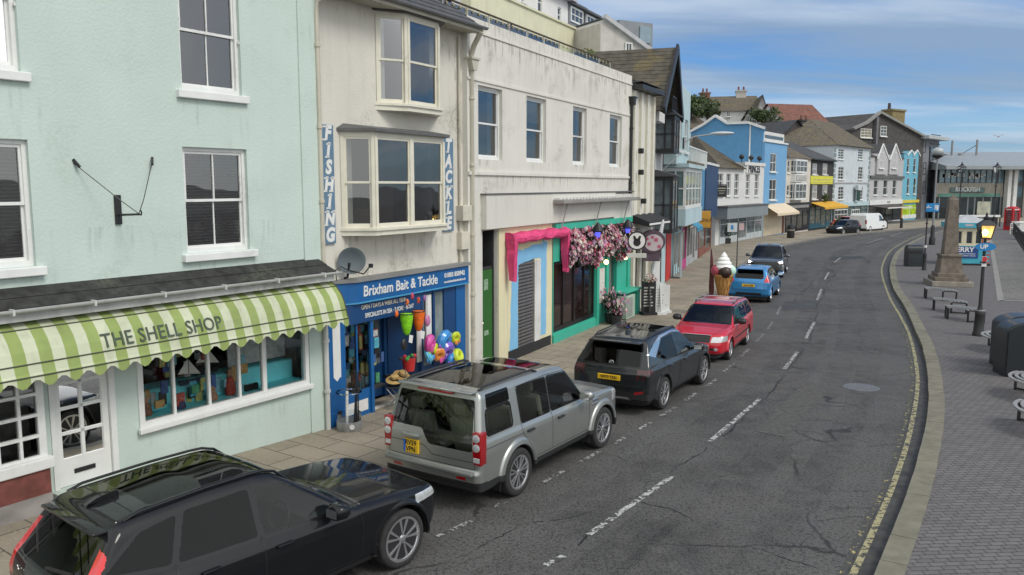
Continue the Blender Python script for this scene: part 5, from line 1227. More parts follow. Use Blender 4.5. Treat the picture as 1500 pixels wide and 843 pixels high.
def asphalt(name, base, cracks=True):
 m, N, L, b = shade_graph(name)
 tc = N.new('ShaderNodeTexCoord'); P = tc.outputs['Object']
 def noise(s, d=4, src=P, out='Fac'):
  n = N.new('ShaderNodeTexNoise'); n.inputs['Scale'].default_value = s; n.inputs['Detail'].default_value = d; L.new(src, n.inputs['Vector']); return n.outputs[out]
 def rng(src, a, c, lo=0, hi=1):
  r = N.new('ShaderNodeMapRange'); r.inputs[1].default_value = a; r.inputs[2].default_value = c; r.inputs[3].default_value = lo; r.inputs[4].default_value = hi; L.new(src, r.inputs[0]); return r.outputs[0]
 def mix(f, a, c, mode='MIX'):
  x = N.new('ShaderNodeMix'); x.data_type = 'RGBA'; x.blend_type = mode
  (L.new(f, x.inputs[0]) if not isinstance(f, float) else setattr(x.inputs[0], 'default_value', f))
  for q, v in ((x.inputs[6], a), (x.inputs[7], c)):
   if isinstance(v, tuple): q.default_value = (*v, 1)
   else: L.new(v, q)
  return x.outputs[2]
 def mul(a, c):
  x = N.new('ShaderNodeMath'); x.operation = 'MULTIPLY'; L.new(a, x.inputs[0])
  (L.new(c, x.inputs[1]) if not isinstance(c, float) else setattr(x.inputs[1], 'default_value', c)); return x.outputs[0]
 c = mix(rng(noise(.35, 6), .35, .65), tuple(x * .66 for x in base), tuple(x * 1.30 for x in base))
 c = mix(rng(noise(2.2, 6), .45, .7), c, tuple(x * 1.25 for x in base))
 fine = noise(55, 2); c = mix(mul(rng(fine, .52, .66), .85), c, tuple(min(1, x * 2.7) for x in base)); c = mix(mul(rng(noise(19, 3), .50, .34), .75), c, tuple(x * .35 for x in base))
 if cracks:
  ad = N.new('ShaderNodeVectorMath'); ad.operation = 'ADD'; sc = N.new('ShaderNodeVectorMath'); sc.operation = 'SCALE'; sc.inputs[3].default_value = .7
  L.new(noise(1.1, 6, P, 'Color'), sc.inputs[0]); L.new(P, ad.inputs[0]); L.new(sc.outputs[0], ad.inputs[1])
  for s, w, k in ((.16, .006, .8), (.45, .008, .5)):
   v = N.new('ShaderNodeTexVoronoi'); v.feature = 'DISTANCE_TO_EDGE'; v.inputs['Scale'].default_value = s; L.new(ad.outputs[0], v.inputs['Vector'])
   f = rng(v.outputs['Distance'], w, w * .3); gate = rng(noise(.23 + s, 3), .48, .58)
   c = mix(mul(mul(f, gate), k), c, (.010, .010, .011))
 L.new(c, b.inputs['Base Color'])
 L.new(rng(noise(1.5, 4), .3, .7, .72, .95), b.inputs['Roughness'])
 bp = N.new('ShaderNodeBump'); bp.inputs['Distance'].default_value = .004; L.new(fine, bp.inputs['Height']); L.new(bp.outputs[0], b.inputs['Normal'])
 return m
def paving(name, c1, c2, mortar, bw, bh, rot, ms=.012, off=.5, stain=.5, dirt=(.03, .03, .03)):
 m, N, L, b = shade_graph(name)
 tc = N.new('ShaderNodeTexCoord'); mp = N.new('ShaderNodeMapping'); mp.inputs['Rotation'].default_value = (0, 0, math.radians(rot)); L.new(tc.outputs['Object'], mp.inputs[0])
 br = N.new('ShaderNodeTexBrick'); br.inputs['Scale'].default_value = 1; br.inputs['Brick Width'].default_value = bw; br.inputs['Row Height'].default_value = bh; br.inputs['Mortar Size'].default_value = ms
 br.inputs['Color1'].default_value = (*c1, 1); br.inputs['Color2'].default_value = (*c2, 1); br.inputs['Mortar'].default_value = (*mortar, 1); br.offset = off; br.inputs['Mortar Smooth'].default_value = .3
 L.new(mp.outputs[0], br.inputs['Vector'])
 def noise(s, d=5):
  n = N.new('ShaderNodeTexNoise'); n.inputs['Scale'].default_value = s; n.inputs['Detail'].default_value = d; L.new(tc.outputs['Object'], n.inputs['Vector']); return n.outputs['Fac']
 def mix(src, a, lo, hi, amt, col):
  r = N.new('ShaderNodeMapRange'); r.inputs[1].default_value = lo; r.inputs[2].default_value = hi; r.inputs[4].default_value = amt; L.new(src, r.inputs[0])
  x = N.new('ShaderNodeMix'); x.data_type = 'RGBA'; L.new(r.outputs[0], x.inputs[0]); L.new(a, x.inputs[6]); x.inputs[7].default_value = (*col, 1); return x.outputs[2]
 c = mix(noise(.5, 8), br.outputs['Color'], .45, .75, stain, dirt); c = mix(noise(30, 3), c, .55, .7, .35, tuple(min(1, x * 1.6) for x in c1)); c = mix(noise(3.2, 6), c, .58, .72, stain, tuple(x * .6 for x in c2))
 L.new(c, b.inputs['Base Color']); b.inputs['Roughness'].default_value = .85
 bp = N.new('ShaderNodeBump'); bp.inputs['Distance'].default_value = .006; bp.inputs['Strength'].default_value = .8; bp.invert = True; L.new(br.outputs['Fac'], bp.inputs['Height']); L.new(bp.outputs[0], b.inputs['Normal'])
 return m
ASPH = asphalt('asphalt', (.063, .061, .0585)); ASPH2 = asphalt('path_tarmac', (.115, .11, .10), False)
SLAB = paving('pavement_slabs', (.31, .27, .205), (.25, .218, .165), (.095, .082, .062), .9, .6, 33, .014, stain=.55, dirt=(.085, .075, .06))
BLOCKS = paving('block_paving', (.142, .133, .132), (.110, .103, .103), (.040, .038, .037), .21, .105, -4, .009, stain=.35, dirt=(.10, .095, .09))
KERBM = PM('lichen_kerb', (.165, .156, .118), rough=.9, var=.2, vs=4, grime=.8, stain=(.22, .205, .145), bump=.004)
MB().poly([(-900, -300, -.05), (1500, -300, -.05), (1500, 1500, -.05), (-900, 1500, -.05)]).build('ground', PM('far_ground', (.12, .12, .115), var=.2, vs=.1))
tag(COL.objects['ground'], kind='structure')
def setting(o): return tag(o, kind='structure')
LKp = [(-11.5, -2.0), (-3.2, 11.25), (-1.62, 13.72), (.0, 16.2), (1.66, 18.9), (3.1, 21.2), (4.5, 23.8), (5.55, 26.0), (7.6, 30.8), (9.4, 35.4), (11.3, 41), (13.6, 48.5), (17, 56.5), (21, 64.5), (25.2, 71), (30, 77.5), (36, 84), (44, 91.3), (52, 98.3), (60, 105), (72, 113), (92, 122)]
RKp = [(1235, 950), (1280.7, 843), (1311, 768), (1337.8, 694.3), (1356, 620), (1360, 565), (1352.5, 512.7), (1340, 482), (1324.7, 448), (1309, 423), (1303.5, 402), (1304.7, 385), (1314, 368), (1335.6, 354), (1361.7, 343), (1400, 334), (1460, 327)]
LK = smooth_line(LKp); RK = smooth_line([(0.2, 3.2)] + [G(u, v, .12) for u, v in RKp])
def strip_between(A, B, z=0.0, n=160):
 def at(P, t):
  x = t * (len(P) - 1); i = min(int(x), len(P) - 2); return P[i].lerp(P[i + 1], x - i)
 mb = MB()
 for k in range(n):
  a, b, c, d = at(A, k / n), at(B, k / n), at(B, (k + 1) / n), at(A, (k + 1) / n); mb.poly([(a.x, a.y, z), (b.x, b.y, z), (c.x, c.y, z), (d.x, d.y, z)])
 return mb
RKroad = [p + Vector((.04, 0)) for p in RK]
setting(strip_between([p + Vector((-.1, .07)) for p in LK], RKroad).build('road', ASPH))
def fp(fr, s, o=-.6): q = fr.pt(s, o); return (q.x, q.y)
FLp = [fp(FM, -14), fp(FM, -6), fp(FM, 0), fp(FB, 2.5), fp(FB, 5), fp(FC, 3), fp(FC, 9.6), (6.3, 38), (7.6, 42), (9.8, 49), (13.5, 60.5), (16.0, 67), (22.5, 76), (27.5, 82), (33.5, 89.5), (40, 97), (48, 103), (55, 110), (66, 119), (86, 130)]
FLn = smooth_line(FLp)
def fz(p):
 s = (p.x - FM.x) * FM.d[0] + (p.y - FM.y) * FM.d[1]; return .12 + max(0, min(-s, 9)) * .042
mb = MB()
lk = [LK[0].lerp(LK[0], 0)] + LK
def nearest_on(P, q):
 best = None
 for a, b in zip(P[:-1], P[1:]):
  d = b - a; t = max(0, min(1, (q - a).dot(d) / d.dot(d))); c = a + d * t; k = (q - c).length
  if best is None or k < best[0]: best = (k, c)
 return best[1]
FD = resample(FLn, .8); row = []
for q in FD:
 c = nearest_on(LK, q); cols = []
 for k in range(5):
  t = k / 4; p = c.lerp(q, t); cols.append((p.x, p.y, .12 + (fz(q) - .12) * min(1, t * 1.15)))
 row.append(cols)
for a, b in zip(row[:-1], row[1:]):
 for k in range(4): mb.poly([a[k], b[k], b[k + 1], a[k + 1]])
setting(mb.build('pavement', SLAB))
def kerb_stones(P, w, z, name, m, length=.91, top=.005):
 mb = MB(); Q = resample(P, length)
 for i in range(len(Q) - 1):
  a, b = Q[i], Q[i + 1]
  d0 = (Q[min(i + 1, len(Q) - 1)] - Q[max(i - 1, 0)]).normalized(); d1 = (Q[min(i + 2, len(Q) - 1)] - Q[i]).normalized(); n0 = Vector((-d0.y, d0.x)) * w; n1 = Vector((-d1.y, d1.x)) * w
  g = (b - a).normalized() * .005; jj = Vector((-d0.y, d0.x)) * random.uniform(-.008, .008); a2, b2 = a + g + jj, b - g + jj
  zt = z + random.uniform(-.003, .003)
  mb.prism([tuple(a2), tuple(b2), tuple(b2 + n1), tuple(a2 + n0)], -.04, zt, 'z')
 return setting(mb.build(name, m))
kerb_stones(LK, .16, .128, 'kerb', PM('granite_kerb', (.19, .18, .16), var=.2, grime=.5))
kerb_stones(RK, -.32, .128, 'kerb', KERBM)
RB = [p + Vector((.15, -.01)) for p in RK]
mb = MB(); n = len(RB)
for i in range(n - 1): a, b = RB[i], RB[i + 1]; mb.poly([(a.x, a.y, .12), (a.x + 130, a.y - 6, .12), (b.x + 130, b.y - 6, .12), (b.x, b.y, .12)])
setting(mb.build('promenade', BLOCKS))
pt = [G(1451, 352, .124), G(1466, 441, .124), G(1600, 441, .124), G(1540, 352, .124)]
setting(MB().poly([(*p, .125) for p in pt]).build('path', ASPH2))
e = [Vector(pt[0]), Vector(pt[1]), Vector(pt[2])]
mb = MB()
for a, b in zip(e[:-1], e[1:]): d = (b - a).normalized(); n = Vector((-d.y, d.x)) * .12; mb.poly([(*(a - n), .129), (*(b - n), .129), (*(b + n), .129), (*(a + n), .129)])
setting(mb.build('path_edging', PM('pale_edging', (.22, .21, .19))))
setting(ribbon(resample(RK, .5), .015, .34, .005).build('gutter_channel', PM('dark_gutter', (.05, .048, .043), var=.5, vs=5, grime=.5, stain=(.07, .065, .05))))
def paint_mat(name, col, wear):
 m, N, L, b = shade_graph(name); tc = N.new('ShaderNodeTexCoord'); n = N.new('ShaderNodeTexNoise'); n.inputs['Scale'].default_value = 9; n.inputs['Detail'].default_value = 8; n.inputs['Roughness'].default_value = .7; L.new(tc.outputs['Object'], n.inputs['Vector'])
 r = N.new('ShaderNodeMapRange'); r.inputs[1].default_value = wear; r.inputs[2].default_value = wear + .06; L.new(n.outputs['Fac'], r.inputs[0])
 x = N.new('ShaderNodeMix'); x.data_type = 'RGBA'; L.new(r.outputs[0], x.inputs[0]); x.inputs[6].default_value = (.055, .055, .053, 1); x.inputs[7].default_value = (*col, 1); L.new(x.outputs[2], b.inputs['Base Color']); b.inputs['Roughness'].default_value = .8
 return m
Y1 = smooth_line([G(u, v) for u, v in [(1195, 950), (1248.8, 843), (1280.7, 775), (1309.3, 707.8), (1332.8, 634), (1344, 566), (1340, 522), (1331, 488), (1318.5, 463), (1305, 440), (1297, 420), (1292, 402), (1293, 388), (1304, 368), (1326, 354), (1352, 343)]])
Y2 = smooth_line([G(u, v) for u, v in [(1180, 950), (1235.4, 838.7), (1260.6, 781.6), (1295.8, 714.5), (1322.7, 630.5), (1336, 563), (1333, 520), (1325, 488), (1312, 463)]])
setting(ribbon(Y1, -.045, .045, .006).build('yellow_line', paint_mat('yellow_line_paint', (.33, .30, .165), .45)))
setting(ribbon(Y2, -.04, .04, .006).build('yellow_line', paint_mat('worn_yellow_paint', (.36, .31, .13), .55)))
WL = paint_mat('white_line_paint', (.40, .40, .39), .47); WL2 = paint_mat('worn_white_paint', (.34, .34, .33), .50)
def dash(p, q, w, m):
 a, b = Vector(G(*p)), Vector(G(*q)); return setting(ribbon([a.lerp(b, k / 4) for k in range(5)], -w / 2, w / 2, .006).build('road_marking', m))
for p, q in (((798, 829), (826, 815)), ((862, 784), (985, 698)), ((1040, 647), (1113, 585)), ((1149, 541), (1168, 516)), ((1180, 497), (1193, 472)), ((1197, 440), (1203, 424)), ((1208, 410), (1214, 399)), ((1222, 385), (1231, 378)), ((1268, 357), (1295, 349)), ((1305, 346), (1322, 341))): dash(p, q, .10, WL)
for p, q in (((640, 787), (690, 764)), ((724, 743), (750, 731)), ((795, 707), (826, 690)), ((848, 678), (878, 662)), ((900, 650), (922, 637)), ((935, 630), (954, 619)), ((968, 610), (990, 597)), ((1003, 588), (1020, 576)), ((1036, 566), (1050, 555)), ((1060, 545), (1075, 533)), ((1086, 522), (1098, 511)), ((1106, 502), (1118, 490)), ((1124, 483), (1132, 472)), ((1138, 462), (1143, 450)), ((1205, 352), (1222, 349)), ((1178, 357), (1196, 354))): dash(p, q, .085, WL2)
CRK = PM('crack', (.012, .012, .013), var=.3)
def crack(pts, w, seed):
 r = random.Random(seed); P = [Vector(G(*p)) for p in pts]; Q = resample(P, .07); mb = MB(); L = []; wx = wy = 0
 for i, q in enumerate(Q):
  wx = wx * .94 + r.uniform(-.02, .02); wy = wy * .94 + r.uniform(-.02, .02); q = q + Vector((wx + r.uniform(-.012, .012), wy + r.uniform(-.012, .012)))
  d = (Q[min(i + 1, len(Q) - 1)] - Q[max(i - 1, 0)]).normalized(); g = .5 + .5 * math.sin(i * .11 + seed) ; n = Vector((-d.y, d.x)) * w * r.uniform(.1, 1) * (.25 + g); L.append((q + n, q - n * r.uniform(.2, 1), g))
 for a, b in zip(L[:-1], L[1:]):
  if a[2] > .06: mb.poly([(*a[0], .004), (*b[0], .004), (*b[1], .004), (*a[1], .004)])
 return setting(mb.build('road_crack', CRK))
for i, (pts, w) in enumerate([([(845, 800), (870, 775), (985, 690), (1040, 655)], .02), ([(1060, 640), (1110, 596), (1150, 548), (1185, 500), (1200, 455)], .03), ([(930, 735), (985, 748), (1060, 790), (1200, 832)], .02), ([(1000, 560), (1120, 585), (1230, 596), (1330, 590)], .016), ([(1060, 520), (1170, 540), (1260, 555), (1335, 545)], .015),
 ([(1150, 470), (1220, 476), (1300, 478)], .03), ([(1110, 600), (1180, 640), (1240, 660), (1320, 650)], .016), ([(700, 805), (760, 770), (830, 760), (880, 745)], .016), ([(1160, 420), (1240, 425), (1290, 420)], .03), ([(1040, 700), (1130, 720), (1280, 720)], .012), ([(1150, 455), (1180, 425), (1200, 400)], .03), ([(1195, 455), (1215, 410), (1240, 385)], .03)]): crack(pts, w, i)
def patch(px, m, z=.005, name='road_patch'):
 r = random.Random(len(px) + int(px[0][0])); P = [Vector(G(*p)) for p in px]; Q = resample(P + [P[0]], .12); return setting(MB().poly([(q.x + r.uniform(-.03, .03), q.y + r.uniform(-.03, .03), z) for q in Q[:-1]]).build(name, m))
patch([(1150, 442), (1196, 440), (1196, 452), (1146, 455)], PM('tar_patch', (.048, .047, .046), var=.3))
patch([(1215, 377), (1262, 375), (1268, 379), (1216, 381)], PM('tar_patch'.replace('tar', 'tar2'), (.035, .035, .035), var=.3))
T = MB(); c = G(1262, 568); T.lathe([(.001, .012), (.29, .012), (.30, .006), (.42, .006), (.42, .001)], 28, o=(c[0], c[1], 0)); T = tag(T.build('manhole_cover', PM('manhole_iron', (.12, .12, .122), rough=.5, var=.4, vs=14, grime=.5), smooth=False), 'pale worn round manhole cover in the road near the right kerb', 'manhole cover')
patch([(905, 668), (1010, 600), (1022, 606), (918, 676)], asphalt('patch_asphalt', (.064, .063, .061), False))
patch([(1105, 632), (1180, 560), (1222, 566), (1150, 642)], PM('patch_tar', (.072, .070, .067), rough=.9, var=.3, vs=9, bump=.004))
def wear_mat(name, col, amt, lo):
 m, N, L, b = shade_graph(name); b.inputs['Base Color'].default_value = (*col, 1); b.inputs['Roughness'].default_value = .6
 tc = N.new('ShaderNodeTexCoord'); f = None
 for sc in (.5, 2.6):
  n = N.new('ShaderNodeTexNoise'); n.inputs['Scale'].default_value = sc; n.inputs['Detail'].default_value = 7; L.new(tc.outputs['Object'], n.inputs['Vector']); r = N.new('ShaderNodeMapRange'); r.inputs[1].default_value = lo; r.inputs[2].default_value = lo + .28; r.inputs[4].default_value = amt if f is None else 1; L.new(n.outputs['Fac'], r.inputs[0])
  if f is None: f = r.outputs[0]
  else: x = N.new('ShaderNodeMath'); x.operation = 'MULTIPLY'; L.new(f, x.inputs[0]); L.new(r.outputs[0], x.inputs[1]); f = x.outputs[0]
 L.new(f, b.inputs['Alpha']); return m
WEAR = wear_mat('polished_lane', (.034, .033, .032), .20, .34)
for o0, o1 in ((1.1, 1.7), (2.7, 3.4)): setting(ribbon(resample(RK, .8), o0, o1, .003).build('road_wear', WEAR))
LKs = resample([q for q in LK], .8)
for o0, o1 in ((-.5, -1.5), (-3.0, -3.7), (-4.5, -5.2)): setting(ribbon(LKs, o0, o1, .0025).build('road_wear', WEAR))
# == the rest of the row and the hill behind
def OZ(fr, u, v, s):
 r = ray(u, v); px, py = fr.x + fr.d[0] * s, fr.y + fr.d[1] * s
 k = (px * fr.d[0] + py * fr.d[1]) / (r[0] * fr.d[0] + r[1] * fr.d[1]); x, y = r[0] * k - px, r[1] * k - py
 return -(x * fr.n[0] + y * fr.n[1]), CAMH + r[2] * k
def Z(fr, u, v, o=0): return fr.W(u, v, o)[1]
def nextframe(fr, u, vp, v=330):
 s = fr.S(u, 0, v); p = fr.pt(s); return s, Frame(p.x, p.y, vp=vp)
def house(name, label, cat, fr, s0, s1, zt, wallm, depth=8, holes=(), y=0.0, group=None, rev=.12, top=True):
 T = fthing(name, label, cat, fr, group)
 mb = MB(); wall_holes(mb, s0, s1, -.1, zt, list(holes), y=y, rev=rev); shell(mb, s0, s1, -.1, zt, y, y + depth, top=top)
 mb.build('wall', wallm, T); return T
def pxwins(fr, lst, o=0.0):
 out = []
 for (u0, u1, v0, v1) in lst:
  um, vm = (u0 + u1) / 2, (v0 + v1) / 2
  out.append((fr.S(u0, o, vm), fr.S(u1, o, vm), fr.W(um, v1, o)[1], fr.W(um, v0, o)[1]))
 return out
def awning(T, fr, s0, s1, zt, zb, o, m, name='awning', drop=.22):
 mb = MB(); mb.prism([(-.02, zt), (-o, zb), (-o, zb - drop), (-o + .02, zb - drop), (-o + .02, zb - .02), (-.02, zt - .04)], s0, s1, 'x'); return mb.build(name, m, T)
def shopfront(T, s0, s1, z1, m, glass=None, bays=3, door=True, y=-.06, z0=.15):
 f = MB(); n = bays
 for k in range(n + 1): x = s0 + (s1 - s0) * k / n; f.box(x - .07, x + .07, y, y + .08, z0, z1)
 for k in range(n):
  a = s0 + (s1 - s0) * k / n + .07; b = s0 + (s1 - s0) * (k + 1) / n - .07
  if door and k == n // 2: f.box(a, a + .08, y + .02, y + .06, z0, z1); f.box(b - .08, b, y + .02, y + .06, z0, z1); f.box(a + .08, b - .08, y + .02, y + .06, z0, z0 + .25)
  else: f.box(a, b, y + .01, y + .06, z0, z0 + .55)
  f.box(a, b, y + .02, y + .06, z1 - .55, z1 - .48)
 o = f.build('shop_front', m, T)
 g = MB(); g.poly([(s0, y + .045, z0), (s1, y + .045, z0), (s1, y + .045, z1), (s0, y + .045, z1)]); g.build('shop_pane', glass or PM('dark_shop_glass', (.03, .035, .038), rough=.08, var=.6, vs=1.1), o); return o
WHR = PM('white_render', (.60, .60, .585), rough=.9, var=.05, streak=.25, grime=.4, stain=(.3, .3, .28))
PALEBLUE = PM('pale_blue_render', (.40, .52, .55), rough=.9, var=.06, streak=.3, grime=.4, stain=(.2, .24, .24))
MIDBLUE = PM('mid_blue_render', (.10, .27, .47), rough=.85, var=.06, streak=.12)
LIGHTBLUE = PM('light_blue_render', (.15, .34, .56), rough=.85, var=.04, streak=.15)
DARKBLUE = PM('dark_blue_panel', (.008, .04, .115), rough=.5, var=.1)
BLKR = PM('black_render', (.028, .028, .03), rough=.8, var=.2)
GREYR = PM('grey_render', (.42, .42, .43), rough=.9, var=.06, streak=.3, grime=.4)
TURQR = PM('turquoise_render', (.13, .38, .50), rough=.85, var=.05, streak=.15)
PALEWHITE = PM('cool_white_render', (.50, .55, .585), rough=.9, var=.05, streak=.25, grime=.35)
DKSLATE = PM('slate_hung_wall', (.060, .056, .055), rough=.85, var=.3, vs=2, bump=.02, bs=6, grime=.5, stain=(.10, .085, .07))
REDTILE = PM('red_clay_tiles', (.17, .075, .055), rough=.9, var=.3, vs=2, grime=.6, stain=(.12, .085, .06))
YELSIGN = PM('lime_yellow_sign', (.60, .58, .05), rough=.5, var=.08)
YELAWN = PM('amber_awning', (.62, .34, .025), rough=.7, var=.1, streak=.2)
BEIGEAWN = PM('beige_awning', (.62, .52, .38), rough=.8, var=.06)
GREYFAS = PM('grey_blue_fascia', (.21, .235, .25), rough=.5, var=.06)
p = FC.pt(CR, 0); FD_ = Frame(p.x, p.y, vp=1350)
sD = FD_.S(956)
T = house('narrow_cream_house', 'narrow cream house front with pilasters, between the cream block and the half timbered gable', 'house', FD_, .02, sD, 8.7, CREAMR2, 7)
mb = MB()
for k in range(4): x = .25 + (sD - .5) * k / 3; mb.box(x - .12, x + .12, -.10, .0, 3.3, 8.4); mb.box(x - .13, x + .13, -.14, .0, .12, 3.0)
mb.build('pilaster', CREAMP, T)
mb = MB(); mb.box(-.0, sD, -.42, .02, 8.45, 8.62); mb.build('black_gutter', BLACKIRON, T)
mb = MB(); slates(mb, (0, -.4, 8.7), (sD, -.4, 8.7), (sD, 4, 9.5), (0, 4, 9.5)); mb.poly([(0, -.4, 8.69), (0, 4, 9.49), (0, 4, 8.6)]); mb.build('roof', SLATE, T)
mb = MB(); mb.prism([(-.05, 3.80), (-.75, 3.53), (-.75, 3.35), (-.05, 3.50)], .1, sD, 'x'); mb.build('black_canopy', PM('black_canvas', (.02, .02, .021), rough=.8), T)
mb = MB(); mb.box(.1, sD, -.765, -.752, 3.41, 3.48); mb.build('white_canopy_trim', SIGNWHITE, T)
mb = MB(); mb.box(.6, sD - .5, -.02, .0, .15, 2.6); mb.build('shop_door', PM('dark_shop_door', (.02, .02, .022), rough=.2), T)
for (zz, x) in ((6.1, .55), (5.3, .6), (4.2, 1.0)):
 mb = MB(); mb.cbox(x, x + .16, -.30, -.1, zz, zz + .2, .03); mb.build('floodlight', BLACKIRON, T)
FE = Frame(*G(966, 419, .12), vp=1170)
def s_at(u): return FE.S(u, 0, 400)
sE = .35
T = house('half_timbered_house', 'tall half timbered house with a mossy slate gable and two black projecting bays', 'house', FE, -5.0, sE, 8.0, WHR, 7)
mb = MB()
for k in range(9): zz = 3.2 + k * .6; mb.beam((-4.4, -.02, zz), (-3.2, -.02, zz + .5), .14, .03)
for x in (-4.5, -3.1, -2.3, sE - .2): mb.box(x - .08, x + .08, -.03, 0, .3, 8.3)
mb.build('black_timber', BLACKIRON, T)
def box_bay(T, s0, s1, o, z0, z1, m, name='bay_window', glassm=None, roof=True, nfront=3, mull=2):
 b = MB(); b.box(s0, s1, -o, 0, z0, z0 + .18); b.box(s0, s1, -o, 0, z1 - .18, z1)
 for x in (s0, s1 - .12): b.box(x, x + .12, -o, -o + .12, z0 + .18, z1 - .18)
 for k in range(1, mull): yy = -o + o * k / mull; b.box(s0, s0 + .07, yy - .035, yy + .035, z0 + .18, z1 - .18); b.box(s1 - .07, s1, yy - .035, yy + .035, z0 + .18, z1 - .18)
 for k in range(1, nfront): x = s0 + (s1 - s0) * k / nfront; b.box(x - .04, x + .04, -o, -o + .08, z0 + .18, z1 - .18)
 zm = (z0 + z1) / 2; b.box(s0, s0 + .06, -o, 0, zm - .03, zm + .03); b.box(s0, s1, -o, -o + .06, zm - .03, zm + .03)
 w = b.build(name, m, T)
 g = MB(); g.box(s0 + .03, s1 - .03, -o + .03, 0, z0 + .1, z1 - .1); g.build('pane', glassm or PM('bay_glass', (.09, .11, .12), rough=.08, var=.5, vs=1.5), w)
 if roof: r = MB(); r.prism([(.0, z1), (-o - .12, z1), (-o - .12, z1 + .06), (0, z1 + .30)], s0 - .1, s1 + .1, 'x'); r.build('bay_roof', SLATE, w)
 return w
box_bay(T, -2.0, -.3, .82, 6.35, 8.0, BLACKIRON, nfront=2); box_bay(T, -2.0, -.2, .82, 2.75, 5.3, BLACKIRON, nfront=2)
rz, ez, sm_, sl_, sr_, of_ = 10.9, 7.9, -2.0, -5.4, .15, -.85
mb = MB()
A, B_, C_, D_ = Vector((sl_, 3, ez)), Vector((sl_, of_, ez)), Vector((sm_, of_, rz)), Vector((sm_, 3, rz)); slates(mb, A, B_, C_, D_)
A, B_, C_, D_ = Vector((sr_, of_, ez)), Vector((sr_, 3, ez)), Vector((sm_, 3, rz)), Vector((sm_, of_, rz)); slates(mb, A, B_, C_, D_)
mb.build('roof', PM('dark_mossy_slate', (.075, .066, .05), rough=.9, var=.35, vs=3, bump=.02, bs=9, grime=1.0, stain=(.14, .11, .045)), T)
mb = MB(); mb.beam((sl_, of_ - .03, ez), (sm_, of_ - .03, rz), .10, .34); mb.beam((sr_, of_ - .03, ez), (sm_, of_ - .03, rz), .10, .34); mb.build('barge_board', BLACKIRON, T)
mb = MB(); mb.poly([(sl_ + .4, -.02, 7.9), (sr_, -.02, 7.9), (sm_, -.02, 10.7)]); mb.build('gable', BLKR, T)
mb = MB(); mb.box(-4.6, -3.1, -.55, .1, 7.55, 7.95); mb.build('white_cornice', WHR, T)
mb = MB(); mb.box(-2.2, -.2, -.75, -.1, 8.15, 8.22)
for k in range(6): mb.box(-2.2 + k * .38, -2.15 + k * .38, -.75, -.70, 8.2, 8.8)
mb.box(-2.2, -.2, -.76, -.70, 8.76, 8.82); mb.build('balcony', BLACKIRON, T)
sF0 = sE + .02; sF1 = 15.4
T = house('pale_blue_house', 'pale blue house with a tall narrow upper storey and a terrace over its white bay', 'house', FE, sF0, sF1, 6.0, PALEBLUE, 8)
mb = MB(); wall_holes(mb, sF0, sF0 + 4.8, 5.9, 9.7, [(sF0 + .6, sF0 + 1.8, 6.6, 8.2), (sF0 + 2.9, sF0 + 4.1, 6.6, 8.2)], y=-.6); shell(mb, sF0, sF0 + 4.8, 5.9, 9.7, -.6, 6); mb.build('upper_storey', PALEBLUE, T)
for x in (sF0 + .6, sF0 + 2.9): fwin(T, x, x + 1.2, 6.6, 8.2, -.5)
mb = MB(); mb.box(sF0 - .03, sF0, -.45, -.15, 6.6, 8.3); mb.build('side_window', GLASSFAR, T)
box_bay(T, sF0 + .6, sF0 + 7.4, 1.0, 3.75, 5.75, WHITEP, glassm=PM('pale_bay_glass', (.13, .19, .19), rough=.08, var=.3), roof=False, nfront=5, mull=2)
mb = MB(); mb.box(sF0 + .4, sF0 + 7.6, -1.15, 0, 5.76, 5.95); mb.box(sF0 + .5, sF0 + 7.5, -1.05, 0, 2.95, 3.74); bo = mb.build('bay_slab', PALEBLUE, T)
mb = MB(); mb.box(sF0 + .5, sF0 + 7.5, -1.12, -1.04, 5.95, 6.08); mb.build('mossy_edge', SLATEMOSS, bo)
mb = MB()
for k in range(16): x = sF0 + 4.9 + (sF1 - sF0 - 5.2) * k / 15; mb.box(x - .03, x + .03, -.5, -.44, 6.0, 7.0)
mb.box(sF0 + 4.8, sF1 - .3, -.52, -.42, 6.95, 7.02); mb.build('balustrade', WHITEP, T)
mb = MB(); mb.box(1.7, 3.2, -.05, -.002, .15, 2.6); mb.build('red_door', PM('red_door', (.50, .02, .02), rough=.4), T)
f = shopfront(T, 4.2, 7.2, 2.9, PM('pale_blue_joinery', (.35, .55, .62), rough=.5), bays=2)
shopfront(T, 7.6, 9.2, 2.9, PM('pink_joinery', (.50, .05, .22), rough=.5), bays=1, door=False)
shopfront(T, 9.5, sF1 - .3, 2.9, PM('pale_grey_frame', (.40, .41, .42), rough=.5), bays=4)
mb = MB(); mb.box(sF0 + .1, sF1 - .1, -.22, -.02, 2.95, 3.5); mb.build('shop_fascia', PM('pale_lilac_fascia', (.45, .47, .55), rough=.5, var=.2), T)
awning(T, FE, 8.2, 11.0, 3.1, 2.5, .8, PM('teal_canvas', (.05, .22, .34), rough=.8))
mb = MB(); mb.box(3.4, 4.1, -.52, -.50, .15, 1.2); mb.build('grey_panel', PM('grey_gate_panel', (.30, .33, .36)), T)
mb = MB()
for k in range(6): mb.box(3.4 + k * .12, 3.44 + k * .12, -.52, -.49, 1.2, 2.5)
for k in range(5): mb.box(3.38, 3.42, -.5 + k * .1, -.46 + k * .1, .2, 2.5)
mb.build('gate_bars', PM('pale_gate', (.38, .45, .45)), T)
sG1 = 24.0
T = house('blue_narrow_house', 'narrow house with a dark blue front and light blue side, left of the white pub', 'house', FE, sF1 + .02, sG1, 6.2, LIGHTBLUE, 6)
mb = MB(); mb.box(sF1 + .1, sG1 - .1, -.36, .0, 2.7, 6.25); mb.build('blue_bay', LIGHTBLUE, T)
mb = MB(); mb.box(sF1 + .08, sG1 - .08, -.44, -.37, 2.7, 6.2); mb.build('dark_front', DARKBLUE, T)
